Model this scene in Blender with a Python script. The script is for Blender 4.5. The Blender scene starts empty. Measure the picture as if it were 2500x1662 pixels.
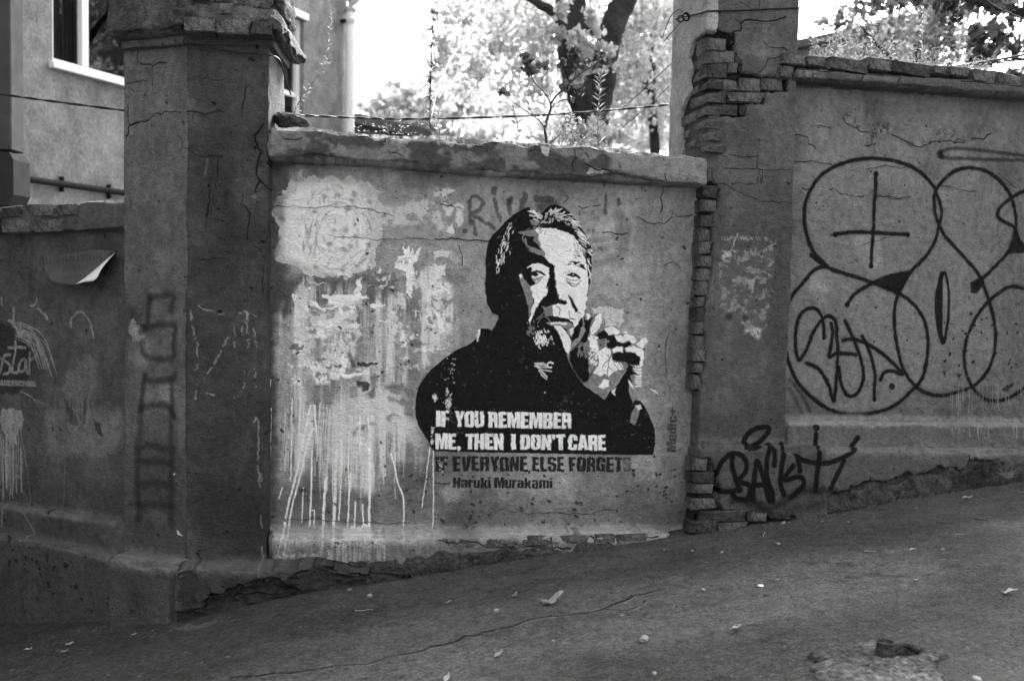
import bpy, bmesh, math, random
import numpy as np
from mathutils import Matrix, Vector

random.seed(7)
SC = bpy.context.scene
COL = SC.collection
R = math.radians

# ------------------------------------------------------------------ camera
CAM_Z = 1.55
LENS, FPX = 35.0, 35.0 / 36.0 * 2500.0
cam_data = bpy.data.cameras.new('camera')
cam = bpy.data.objects.new('camera', cam_data)
COL.objects.link(cam)
cam_data.lens = LENS
cam_data.sensor_width = 36.0
cam_data.clip_start = 0.05
cam_data.clip_end = 2000
CAM_M = (Matrix.Translation((0, 0, CAM_Z)) @ Matrix.Rotation(R(90 - 3.2), 4, 'X') @ Matrix.Rotation(0.020, 4, 'Z'))
cam.matrix_world = CAM_M
cam_data.dof.use_dof = True
cam_data.dof.focus_distance = 5.35
cam_data.dof.aperture_fstop = 1.8
SC.camera = cam

# ------------------------------------------------------------------ sky, sun, exposure
SUN_EL, SUN_AZ = R(38), R(18)          # behind the wall and to the right
world = bpy.data.worlds.new('World')
SC.world = world
world.use_nodes = True
wn, wl = world.node_tree.nodes, world.node_tree.links
wn.clear()
sky = wn.new('ShaderNodeTexSky')
sky.sky_type = 'NISHITA'
sky.sun_disc = False
sky.sun_elevation = SUN_EL
sky.sun_rotation = SUN_AZ
sky.air_density = 1.0
sky.dust_density = 4.0
bw = wn.new('ShaderNodeRGBToBW')
bg = wn.new('ShaderNodeBackground')
bg.inputs['Strength'].default_value = 0.15
wo = wn.new('ShaderNodeOutputWorld')
wl.new(sky.outputs[0], bw.inputs[0]); wl.new(bw.outputs[0], bg.inputs['Color']); wl.new(bg.outputs[0], wo.inputs['Surface'])
sun_d = bpy.data.lights.new('sun', 'SUN')
sun_d.energy = 2.2
sun_d.angle = R(14)
sun_d.color = (1, 0.995, 0.985)
sun = bpy.data.objects.new('sun', sun_d)
COL.objects.link(sun)
sdir = Vector((math.sin(SUN_AZ) * math.cos(SUN_EL), math.cos(SUN_AZ) * math.cos(SUN_EL), math.sin(SUN_EL)))
sun.rotation_euler = sdir.to_track_quat('Z', 'Y').to_euler()
vs = SC.view_settings
vs.view_transform = 'Standard'
try: vs.look = 'None'
except Exception: pass
vs.gamma = 1.0
vs.use_curve_mapping = False
vs.exposure = 3.15
SC.display_settings.display_device = 'sRGB'

# ------------------------------------------------------------------ small maths
RC = np.array(CAM_M.to_3x3())
def ray(px, py):
    d = np.array([(px - 1250.0) / FPX, (831.0 - py) / FPX, -1.0])
    return RC @ d
def at_depth(px, py, y):               # point on the pixel's line of sight at world depth y
    d = ray(px, py); t = y / d[1]
    return np.array([d[0] * t, y, CAM_Z + d[2] * t])

def lerp(a, b, t): return a + (b - a) * t
def sstep(a, b, x):
    t = np.clip((x - a) / (b - a), 0, 1)
    return t * t * (3 - 2 * t)

def vnoise3(P, scale, seed=0):
    Q = P * scale + seed * 17.31
    I = np.floor(Q).astype(np.int64); F = Q - I
    F = F * F * (3 - 2 * F)
    out = np.zeros(len(P))
    for dx in (0, 1):
        for dy in (0, 1):
            for dz in (0, 1):
                h = (I[:, 0] + dx) * 374761393 + (I[:, 1] + dy) * 668265263 + (I[:, 2] + dz) * 2147483647 + seed * 974711
                h = (h ^ (h >> 13)) * 1274126177
                h = (h ^ (h >> 16)) & 0xffff
                w = (F[:, 0] if dx else 1 - F[:, 0]) * (F[:, 1] if dy else 1 - F[:, 1]) * (F[:, 2] if dz else 1 - F[:, 2])
                out += w * (h / 65535.0)
    return out * 2 - 1
def fbm3(P, scale, octv=3, seed=0):
    s, a, o, n = scale, 1.0, 0, 0
    for k in range(octv):
        o = o + a * vnoise3(P, s, seed + k); n += a; s *= 2.1; a *= 0.5
    return o / n

class Frame:
    """a vertical plane: u along it, v up, w out of it towards the street"""
    def __init__(s, p0, ang, sx=1):
        s.p = np.array(p0, float); s.a = ang
        s.d = np.array([math.cos(ang), math.sin(ang)]); s.n = np.array([math.sin(ang), -math.cos(ang)]) * sx
    def world(s, u, v, w):
        u, v, w = np.asarray(u, float), np.asarray(v, float), np.asarray(w, float)
        u, v, w = np.broadcast_arrays(u, v, w)
        return np.stack([s.p[0] + s.d[0] * u + s.n[0] * w, s.p[1] + s.d[1] * u + s.n[1] * w, v], -1)
    def px(s, x, y, w=0.0):
        d = ray(x, y); P0 = s.p + s.n * w
        t = (s.n @ P0) / (s.n @ d[:2])
        q = d[:2] * t - P0
        return (q @ s.d, CAM_Z + d[2] * t)
def frame2(p, q):
    return Frame(p, math.atan2(q[1] - p[1], q[0] - p[0]))

# the planes of the place (plan coordinates in metres)
FC = frame2((-1.30, 5.25), (1.055, 5.70))                       # middle wall panel
FB = Frame((-1.67, 5.10), R(4))                                 # corner pillar, street face
FA = Frame((-1.67 - .423 * math.cos(R(25)), 5.10 + .423 * math.sin(R(25))), R(-25))   # corner pillar, left face (u=.423 at arris)
FL = Frame((-2.04 - 3.0 * math.cos(R(27)), 5.345 + 3.0 * math.sin(R(27))), R(-27))    # left wall panel (u=3 at the pillar)
_c = ray(1728, 200); _k = 5.60 / _c[1]
FP = Frame((_c[0] * _k, 5.60), R(12))                           # right pillar, street face
FS = Frame((FP.p[0], FP.p[1]), R(-78))                            # right pillar, left face (u<0 runs back)

FR = Frame(tuple(FP.p + FP.d * .55 - FP.n * .10), R(15))        # right wall panel
PW = FP.px(1950, 200)[0]                                        # width of the right pillar

# ground line height along x
_gp = [(FL, .125, 0, 1526), (FA, .14, 350, 1525), (FB, .14, 507, 1508), (FB, .14, 633, 1478), (FB, .14, 737, 1454), (FC, .12, 963, 1412), (FC, .12, 1178, 1377), (FC, .12, 1360, 1350),
       (FC, .12, 1472, 1335), (FC, .12, 1605, 1311), (FP, .05, 1780, 1289), (FR, .13, 2031, 1251), (FR, .13, 2210, 1215), (FR, .13, 2500, 1172)]
_q = []
for _f, _w, _x, _y in _gp:
    _u, _v = _f.px(_x, _y, _w); _q.append((_f.world(_u, _v, _w)[0], _v))
_gx = np.array([-30, -6] + [a for a, b in _q] + [6, 30.]); _gz = np.array([-3.6, -1.05] + [b for a, b in _q] + [_q[-1][1] + .38, _q[-1][1] + 3.0])
_gz[1] = _gz[2] - .30; _gz[0] = _gz[1] - 3
def gz(x, y):
    x = np.asarray(x, float); y = np.asarray(y, float)
    z = np.interp(x, _gx, _gz)
    z = (z + np.interp(x - .12, _gx, _gz) + np.interp(x + .12, _gx, _gz)) / 3
    return z + 0.015 * (5.2 - y) * 0
def ground_px(px, py):
    d = ray(px, py); t = 4.0
    for _ in range(30):
        x, y = d[0] * t, d[1] * t
        t = (float(gz(x, y)) - CAM_Z) / d[2]
    return np.array([d[0] * t, d[1] * t, float(gz(d[0] * t, d[1] * t))])

# ------------------------------------------------------------------ canvas: paint and relief of one plane
def gridnoise(shape, cu, cv, rng):
    h, w = shape
    nu, nv = int(w / cu) + 3, int(h / cv) + 3
    g = rng.random((nv, nu)) * 2 - 1
    y = np.arange(h) / cv; x = np.arange(w) / cu
    yi, xi = y.astype(int), x.astype(int); fy, fx = y - yi, x - xi
    fy = fy * fy * (3 - 2 * fy); fx = fx * fx * (3 - 2 * fx)
    g0 = g[yi][:, xi] * (1 - fx) + g[yi][:, xi + 1] * fx
    g1 = g[yi + 1][:, xi] * (1 - fx) + g[yi + 1][:, xi + 1] * fx
    return g0 * (1 - fy)[:, None] + g1 * fy[:, None]

def catmull(pts, n=8):
    p = [np.array(a, float) for a in pts]
    if len(p) < 3: return p
    q = [2 * p[0] - p[1]] + p + [2 * p[-1] - p[-2]]
    out = []
    for i in range(1, len(q) - 2):
        for k in range(n):
            t = k / n
            out.append(.5 * ((2 * q[i]) + (-q[i - 1] + q[i + 1]) * t + (2 * q[i - 1] - 5 * q[i] + 4 * q[i + 1] - q[i + 2]) * t * t + (-q[i - 1] + 3 * q[i] - 3 * q[i + 1] + q[i + 2]) * t ** 3))
    out.append(p[-1])
    return out

class Canvas:
    def __init__(s, name, fr, u0, u1, v0, v1, res=.0026, base=.2, seed=1, w=0.0):
        s.name, s.fr, s.u0, s.u1, s.v0, s.v1, s.res, s.w = name, fr, u0, u1, v0, v1, res, w
        s.W = int((u1 - u0) / res); s.H = int((v1 - v0) / res)
        s.rng = np.random.default_rng(seed)
        s.col = np.full((s.H, s.W), base, np.float32)
        s.hgt = np.zeros((s.H, s.W), np.float32)
        s.dsp = np.zeros((s.H, s.W), np.float32)
        s.wx = (gridnoise((s.H, s.W), 9, 9, s.rng) + .5 * gridnoise((s.H, s.W), 4, 4, s.rng)).astype(np.float32)
        s.wy = (gridnoise((s.H, s.W), 9, 9, s.rng) + .5 * gridnoise((s.H, s.W), 4, 4, s.rng)).astype(np.float32)
        s.crop = (0, 0, 1)
    def fb(s, cu, cv, octv=4, gain=.55):          # cu, cv in metres
        o = np.zeros((s.H, s.W), np.float32); a = 1; n = 0
        for k in range(octv):
            if cu / s.res < 1.5: break
            o += a * gridnoise((s.H, s.W), max(cu / s.res, 1.5), max(cv / s.res, 1.5), s.rng).astype(np.float32); n += a
            a *= gain; cu /= 2; cv /= 2
        return o / n
    def P(s, pts, w=None):                        # photo px (in current crop) -> canvas pixels
        ox, oy, k = s.crop; w = s.w if w is None else w; out = []
        for q in pts:
            u, v = s.fr.px(ox + q[0] / k, oy + q[1] / k, w)
            out.append(((u - s.u0) / s.res, (v - s.v0) / s.res))
        return np.array(out)
    def box(s, p, pad):
        x0 = max(0, int(p[:, 0].min() - pad)); x1 = min(s.W, int(p[:, 0].max() + pad) + 2)
        y0 = max(0, int(p[:, 1].min() - pad)); y1 = min(s.H, int(p[:, 1].max() + pad) + 2)
        return x0, x1, y0, y1
    def polymask(s, pts, warp=0.0, conv=True, w=None, aa=True):
        p = s.P(pts, w) if conv else np.array(pts)
        x0, x1, y0, y1 = s.box(p, warp * 2 + 2)
        if x1 <= x0 or y1 <= y0: return None
        X, Y = np.meshgrid(np.arange(x0, x1, dtype=np.float32), np.arange(y0, y1, dtype=np.float32))
        if warp:
            X = X + s.wx[y0:y1, x0:x1] * warp; Y = Y + s.wy[y0:y1, x0:x1] * warp
        acc = 0
        offs = ((-.25, -.25), (.25, -.25), (-.25, .25), (.25, .25)) if aa else ((0, 0),)
        for ox, oy in offs:
            ins = np.zeros(X.shape, bool); xx, yy = X + ox, Y + oy
            for i in range(len(p)):
                ax, ay = p[i - 1]; bx, by = p[i]
                if ay == by: continue
                c = ((ay > yy) != (by > yy))
                ins ^= c & (xx < (bx - ax) * (yy - ay) / (by - ay) + ax)
            acc = acc + ins
        return (slice(y0, y1), slice(x0, x1)), (acc / float(len(offs))).astype(np.float32)
    def soften(s, m, r):
        k = int(max(1, r))
        for ax in (0, 1):
            for _ in range(2):
                pad = [(0, 0), (0, 0)]; pad[ax] = (k + 1, k)
                c = np.cumsum(np.pad(m, pad, mode='edge'), axis=ax)
                m = (c[2 * k + 1:] - c[:-(2 * k + 1)]) / (2 * k + 1) if ax == 0 else (c[:, 2 * k + 1:] - c[:, :-(2 * k + 1)]) / (2 * k + 1)
        return m
    def put(s, sm, val, a=1.0, tex=None, h=0.0, d=0.0):
        if sm is None: return
        sl, m = sm
        m = m * a
        if tex is not None: m = m * tex[sl]
        v = val[sl] if isinstance(val, np.ndarray) else val
        if val is not None: s.col[sl] += (v - s.col[sl]) * m
        if h: s.hgt[sl] += h * m
        if d: s.dsp[sl] += d * m
    def poly(s, pts, val, a=1.0, warp=1.0, soft=0, tex=None, h=0.0, d=0.0, w=None, smooth=False):
        if smooth: pts = catmull(list(pts) + [pts[0]], 5)[:-1]
        if soft:
            sm = s.polymask(pts, warp, w=w, aa=False)
            if sm is None: return
            (sy, sx), m = sm; q = int(soft * 2.5)
            y0, y1, x0, x1 = max(0, sy.start - q), min(s.H, sy.stop + q), max(0, sx.start - q), min(s.W, sx.stop + q)
            M = np.zeros((y1 - y0, x1 - x0), np.float32)
            M[sy.start - y0:sy.stop - y0, sx.start - x0:sx.stop - x0] = m
            sm = ((slice(y0, y1), slice(x0, x1)), s.soften(M, soft))
        else: sm = s.polymask(pts, warp, w=w)
        s.put(sm, val, a, tex, h, d)
    def strokemask(s, p, rad, soft, warp=0.0, taper=False):
        pad = rad + soft + warp * 2 + 2
        x0, x1, y0, y1 = s.box(p, pad)
        if x1 <= x0 or y1 <= y0: return None
        M = np.full((y1 - y0, x1 - x0), 1e6, np.float32)
        n = len(p)
        for i in range(n - 1):
            a, b = p[i], p[i + 1]
            r = rad * (1 if not taper else lerp(1, .3, i / max(1, n - 2)))
            bx0 = max(x0, int(min(a[0], b[0]) - pad)); bx1 = min(x1, int(max(a[0], b[0]) + pad) + 2)
            by0 = max(y0, int(min(a[1], b[1]) - pad)); by1 = min(y1, int(max(a[1], b[1]) + pad) + 2)
            if bx1 <= bx0 or by1 <= by0: continue
            X, Y = np.meshgrid(np.arange(bx0, bx1, dtype=np.float32), np.arange(by0, by1, dtype=np.float32))
            if warp:
                X = X + s.wx[by0:by1, bx0:bx1] * warp; Y = Y + s.wy[by0:by1, bx0:bx1] * warp
            d = b - a; L = max(d @ d, 1e-6)
            t = np.clip(((X - a[0]) * d[0] + (Y - a[1]) * d[1]) / L, 0, 1)
            D = np.hypot(X - a[0] - t * d[0], Y - a[1] - t * d[1]) - (r - rad)* -1
            sl = (slice(by0 - y0, by1 - y0), slice(bx0 - x0, bx1 - x0))
            M[sl] = np.minimum(M[sl], D)
        m = 1 - sstep(rad - soft * .5 - .3, rad + soft * .5 + .5, M)
        return (slice(y0, y1), slice(x0, x1)), m.astype(np.float32)
    def stroke(s, pts, width, val, a=1.0, soft=.6, warp=.4, smooth=True, tex=None, h=0.0, d=0.0, w=None, taper=False):
        """width in metres, soft in canvas px"""
        if smooth: pts = catmull(pts, 6)
        p = s.P(pts, w)
        s.put(s.strokemask(p, width / s.res / 2, soft, warp, taper), val, a, tex, h, d)
    def crack(s, pts, wd=.004, val=.012, a=.95, h=-1.6, jit=.012, w=None, d=0.0):
        wd *= .72; p = s.P(pts, w); q = [p[0]]
        for i in range(1, len(p)):
            a0, b0 = p[i - 1], p[i]; L = np.hypot(*(b0 - a0)); n = max(2, int(L / 7))
            nrm = np.array([-(b0 - a0)[1], (b0 - a0)[0]]) / max(L, 1)
            off = 0
            for k in range(1, n + 1):
                off = off * .7 + s.rng.normal() * jit / s.res * .35
                q.append(a0 + (b0 - a0) * k / n + nrm * off * (k < n))
        q = np.array(q); n = len(q); st = 0
        while st < n - 1:
            e = min(n - 1, st + 3); r = wd / s.res / 2 * (0.45 + .8 * s.rng.random())
            sm = s.strokemask(q[st:e + 1] + np.array([1.5, -1.6]), r * 1.2, 1.2, 0)
            if sm is not None: s.col[sm[0]] *= 1 + .38 * sm[1]; s.hgt[sm[0]] += .5 * sm[1]
            s.put(s.strokemask(q[st:e + 1], r, .7, 0), val, a, None, h, d); st = e
        if n > 14 and wd < .012:
            for _ in range(int(n / 12)):
                k = int(s.rng.integers(2, n - 2)); dr = q[k + 1] - q[k - 1]; dr /= max(1e-6, np.hypot(*dr)); sg = 1 if s.rng.random() < .5 else -1
                nr = np.array([-dr[1], dr[0]]) * sg; bl = [q[k]]
                for j in range(int(s.rng.integers(2, 5))): bl.append(bl[-1] + (nr * .9 + dr * .6 * s.rng.normal()) * 4.5 + s.rng.normal(size=2) * 1.2)
                s.put(s.strokemask(np.array(bl), wd / s.res * .22, .6, 0), val, a * .75, None, h * .6, 0)
    def dots(s, n, r0, r1, val, h=-1.0, a=1.0, region=None, up=1.0):
        for _ in range(n):
            if region is None: c = np.array([s.rng.random() * s.W, s.rng.random() * s.H])
            else:
                c = np.array([lerp(region[:, 0].min(), region[:, 0].max(), s.rng.random()), lerp(region[:, 1].min(), region[:, 1].max(), s.rng.random())])
            r = lerp(r0, r1, s.rng.random() ** 3) / s.res
            ang = s.rng.random() * 3; e = np.array([math.cos(ang), math.sin(ang) * up]) * r * s.rng.random() * 1.4
            s.put(s.strokemask(np.array([c - e, c + e]), r, 1.0, .3), val, a, None, h)
    def drips(s, x0, x1, y0, y1, n, val, wd=(.002, .008), ln=(.3, 1.0), a=.85, slant=0.0):
        for _ in range(n):
            x = lerp(x0, x1, s.rng.random()); ya = lerp(y0, y0 + (y1 - y0) * .4, s.rng.random()); L = (y1 - ya) * lerp(ln[0], ln[1], s.rng.random())
            k = 8; pts = []; xx = x
            for i in range(k + 1):
                pts.append((xx, ya + L * i / k)); xx += s.rng.normal() * .5 + slant * L / k
            s.stroke(pts, lerp(wd[0], wd[1], s.rng.random() ** 2), val * lerp(.8, 1.1, s.rng.random()), a=a * lerp(.5, 1, s.rng.random()), soft=.7, warp=.5, h=.15)
    def image(s):
        im = bpy.data.images.new(s.name + '_paint', s.W, s.H, float_buffer=True, is_data=True)
        buf = np.ones((s.H, s.W, 4), np.float32)
        buf[..., 0] = np.clip(s.col, .004, .85); buf[..., 1] = np.clip(.5 + s.hgt * .12, 0, 1); buf[..., 2] = np.clip((s.soften(s.col, 1) - .40) / .22, 0, 1)
        im.pixels.foreach_set(buf.ravel()); im.update(); im.pack()
        return im
    def sample_d(s, u, v):
        x = np.clip((u - s.u0) / s.res, 0, s.W - 2); y = np.clip((v - s.v0) / s.res, 0, s.H - 2)
        return s.dsp[y.astype(int), x.astype(int)]

# ------------------------------------------------------------------ lettering for the canvas
def _rr(x0, y0, x1, y1, r):
    out = []
    for cx, cy, a0 in ((x1 - r, y1 - r, 0), (x0 + r, y1 - r, 90), (x0 + r, y0 + r, 180), (x1 - r, y0 + r, 270)):
        for k in range(4):
            a = R(a0 + k * 30); out.append((cx + r * math.cos(a), cy + r * math.sin(a)))
    return out
def _bx(x0, y0, x1, y1): return [(x0, y0), (x1, y0), (x1, y1), (x0, y1)]
t_ = .225
GL = {
 'I': (.25, [('p', _bx(0, 0, .24, 1))]),
 'F': (.46, [('p', _bx(0, 0, t_, 1)), ('p', _bx(0, .82, .44, 1)), ('p', _bx(0, .42, .40, .60))]),
 'E': (.48, [('p', _bx(0, 0, t_, 1)), ('p', _bx(0, .82, .45, 1)), ('p', _bx(0, .42, .42, .59)), ('p', _bx(0, 0, .46, .18))]),
 'L': (.44, [('p', _bx(0, 0, t_, 1)), ('p', _bx(0, 0, .42, .18))]),
 'T': (.50, [('p', _bx(.14, 0, .37, 1)), ('p', _bx(0, .81, .51, 1))]),
 'H': (.58, [('p', _bx(0, 0, t_, 1)), ('p', _bx(.33, 0, .56, 1)), ('p', _bx(0, .42, .5, .60))]),
 'Y': (.56, [('p', [(0, 1), (.23, 1), (.28, .66), (.34, 1), (.57, 1), (.40, .42), (.40, 0), (.17, 0), (.17, .42)])]),
 'V': (.58, [('p', [(0, 1), (.24, 1), (.295, .32), (.35, 1), (.59, 1), (.42, 0), (.16, 0)])]),
 'A': (.60, [('p', [(.14, 1), (.46, 1), (.60, 0), (.38, 0), (.36, .17), (.24, .17), (.22, 0), (0, 0)]), ('h', [(.265, .34), (.34, .34), (.30, .74)])]),
 'M': (.74, [('p', [(0, 0), (0, 1), (.28, 1), (.365, .5), (.45, 1), (.73, 1), (.73, 0), (.53, 0), (.53, .62), (.43, 0), (.30, 0), (.20, .62), (.20, 0)])]),
 'N': (.57, [('p', [(0, 0), (0, 1), (.20, 1), (.35, .52), (.35, 1), (.55, 1), (.55, 0), (.36, 0), (.20, .46), (.20, 0)])]),
 'O': (.58, [('p', _rr(0, 0, .56, 1, .18)), ('h', _rr(.225, .17, .335, .83, .05))]),
 'D': (.57, [('p', [(0, 0), (.36, 0), (.50, .08), (.55, .2), (.55, .8), (.50, .92), (.36, 1), (0, 1)]), ('h', _rr(.225, .17, .33, .83, .04))]),
 'C': (.57, [('p', _rr(0, 0, .55, 1, .18)), ('h', _rr(.225, .17, .33, .83, .05)), ('h', _bx(.27, .38, .56, .62))]),
 'G': (.58, [('p', _rr(0, 0, .55, 1, .18)), ('h', _rr(.225, .17, .33, .83, .05)), ('h', _bx(.27, .54, .56, .64)), ('p', _bx(.28, .40, .55, .53)), ('p', _bx(.42, 0, .55, .3))]),
 'U': (.57, [('p', _rr(0, 0, .55, 1.3, .18)), ('h', _bx(-.1, 1, .7, 1.4)), ('h', _rr(.225, .17, .33, 1.2, .05))]),
 'R': (.57, [('p', _rr(.05, .44, .54, 1, .15)), ('p', _bx(0, 0, t_, 1)), ('p', [(.22, .5), (.5, .5), (.53, .38), (.55, 0), (.34, 0), (.33, .34), (.22, .42)]), ('h', _bx(.225, .60, .32, .83))]),
 'B': (.57, [('p', _rr(.05, .46, .53, 1, .14)), ('p', _rr(.05, 0, .55, .54, .14)), ('p', _bx(0, 0, t_, 1)), ('h', _bx(.225, .62, .315, .83)), ('h', _bx(.225, .17, .325, .42))]),
 'S': (.55, [('p', _rr(0, .0, .53, 1, .17)), ('h', _bx(.21, .60, .31, .84)), ('h', _bx(.22, .17, .31, .36)), ('h', _bx(.31, .64, .6, .70)), ('h', _bx(-.1, .33, .22, .40)), ('h', [(-.02, .36), (.2, .36), (.2, .42), (.02, .5), (-.02, .5)]), ('h', [(.55, .64), (.34, .64), (.34, .58), (.52, .5), (.55, .5)])]),
 'K': (.6, [('p', _bx(0, 0, t_, 1)), ('p', [(.2, .45), (.36, 1), (.58, 1), (.42, .55), (.6, 0), (.38, 0), (.25, .4)])]),
 'P': (.55, [('p', _rr(.05, .38, .54, 1, .15)), ('p', _bx(0, 0, t_, 1)), ('h', _bx(.225, .55, .32, .83))]),
 ',': (.26, [('p', [(.0, .19), (.22, .19), (.22, .04), (.1, -.13), (.0, -.13), (.08, 0), (0, 0)])]),
 '.': (.24, [('p', _bx(.0, 0, .2, .19))]),
 "'": (.22, [('p', [(0, 1), (.2, 1), (.16, .68), (.05, .68)])]),
 '!': (.26, [('p', [(0, 1), (.22, 1), (.18, .3), (.05, .3)]), ('p', _bx(.02, 0, .2, .2))]),
 '+': (.6, [('p', _bx(.2, .15, .38, .75)), ('p', _bx(0, .36, .58, .54))]),
 'a': (.5, [('p', _rr(0, 0, .47, .77, .14)), ('h', _bx(.20, .5, .27, .63)), ('h', _bx(-.05, .46, .20, .54)), ('h', _bx(.2, .13, .27, .36)), ('p', _bx(.27, 0, .48, .5))]),
 'r': (.38, [('p', _bx(0, 0, .21, .77)), ('p', [(.2, .55), (.37, .6), (.37, .79), (.24, .72)])]),
 'u': (.5, [('p', _rr(0, 0, .47, 1.0, .12)), ('h', _bx(-.1, .77, .7, 1.1)), ('h', _bx(.205, .14, .27, 1)), ('p', _bx(.3, 0, .48, .3))]),
 'k': (.5, [('p', _bx(0, 0, .21, 1)), ('p', [(.18, .36), (.3, .77), (.49, .77), (.38, .42), (.51, 0), (.31, 0), (.2, .33)])]),
 'i': (.25, [('p', _bx(0, 0, .21, .77)), ('p', _bx(0, .85, .21, 1))]),
 'm': (.76, [('p', _rr(0, -.3, .73, .77, .1)), ('h', _bx(-.1, -.4, .8, 0)), ('h', _bx(.2, -.1, .265, .62)), ('h', _bx(.465, -.1, .53, .62))]),
 'e': (.5, [('p', _rr(0, 0, .48, .77, .15)), ('h', _bx(.2, .46, .28, .63)), ('h', _bx(.2, .14, .28, .34)), ('h', _bx(.25, .26, .5, .34))]),
 'd': (.5, [('p', _rr(0, 0, .40, .77, .14)), ('p', _bx(.27, 0, .48, 1)), ('h', _bx(.2, .14, .27, .63))]),
 'c': (.48, [('p', _rr(0, 0, .46, .77, .14)), ('h', _bx(.2, .14, .27, .63)), ('h', _bx(.22, .3, .5, .48))]),
 ' ': (.25, []),
}
def word(cv, text, A, B, C, val, a=1.0, warp=.8, tex=None, soft=0, gap=.02, h=.1):
    """A bottom-left, B bottom-right, C top-left, in the current crop's pixels"""
    W = sum(GL[c][0] + gap for c in text) - gap; x = 0
    A, B, C = (np.array(q, float) for q in (A, B, C))
    for c in text:
        gw, ops = GL[c]
        f = lambda q: tuple(A + (B - A) * ((x + q[0]) / W) + (C - A) * q[1])
        tot = None
        for kind, pts in ops:
            sm = cv.polymask([f(q) for q in pts], warp)
            if sm is None: continue
            if tot is None: tot = np.zeros((cv.H, cv.W), np.float32) if False else {}
            tot.setdefault('l', []).append((kind, sm))
        if tot:
            l = tot['l']
            y0 = min(s[0].start for k, (s, m) in l); y1 = max(s[0].stop for k, (s, m) in l)
            x0 = min(s[1].start for k, (s, m) in l); x1 = max(s[1].stop for k, (s, m) in l)
            M = np.zeros((y1 - y0, x1 - x0), np.float32)
            for kind, ((sy, sx), m) in l:
                v = M[sy.start - y0:sy.stop - y0, sx.start - x0:sx.stop - x0]
                if kind == 'p': np.maximum(v, m, out=v)
                else: np.minimum(v, 1 - m, out=v)
            if soft: M = cv.soften(M, soft)
            cv.put(((slice(y0, y1), slice(x0, x1)), M), val, a, tex, h)
        x += gw + gap
# ------------------------------------------------------------------ materials
def _mat(name):
    m = bpy.data.materials.new(name); m.use_nodes = True
    nt = m.node_tree; nt.nodes.clear()
    o = nt.nodes.new('ShaderNodeOutputMaterial'); b = nt.nodes.new('ShaderNodeBsdfPrincipled')
    nt.links.new(b.outputs[0], o.inputs['Surface'])
    b.inputs['Roughness'].default_value = .95
    b.inputs['Specular IOR Level'].default_value = .12
    return m, nt, b
def N(nt, t, **kw):
    n = nt.nodes.new(t)
    for k, v in kw.items():
        if k in n.inputs: n.inputs[k].default_value = v
        else: setattr(n, k, v)
    return n
def math_n(nt, op, a, b=None, clamp=False):
    n = nt.nodes.new('ShaderNodeMath'); n.operation = op; n.use_clamp = clamp
    for i, q in enumerate((a, b)):
        if q is None: continue
        if isinstance(q, (int, float)): n.inputs[i].default_value = q
        else: nt.links.new(q, n.inputs[i])
    return n.outputs[0]
def noise_n(nt, vec, scale, detail=4, rough=.6, dist=0.0):
    n = N(nt, 'ShaderNodeTexNoise', Scale=scale, Detail=detail, Roughness=rough, Distortion=dist)
    nt.links.new(vec, n.inputs['Vector']); return n.outputs[0]
def ramp(nt, x, a, b, lo, hi):
    n = nt.nodes.new('ShaderNodeMapRange'); nt.links.new(x, n.inputs[0])
    for i, q in enumerate((a, b, lo, hi)): n.inputs[1 + i].default_value = q
    return n.outputs[0]
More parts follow.
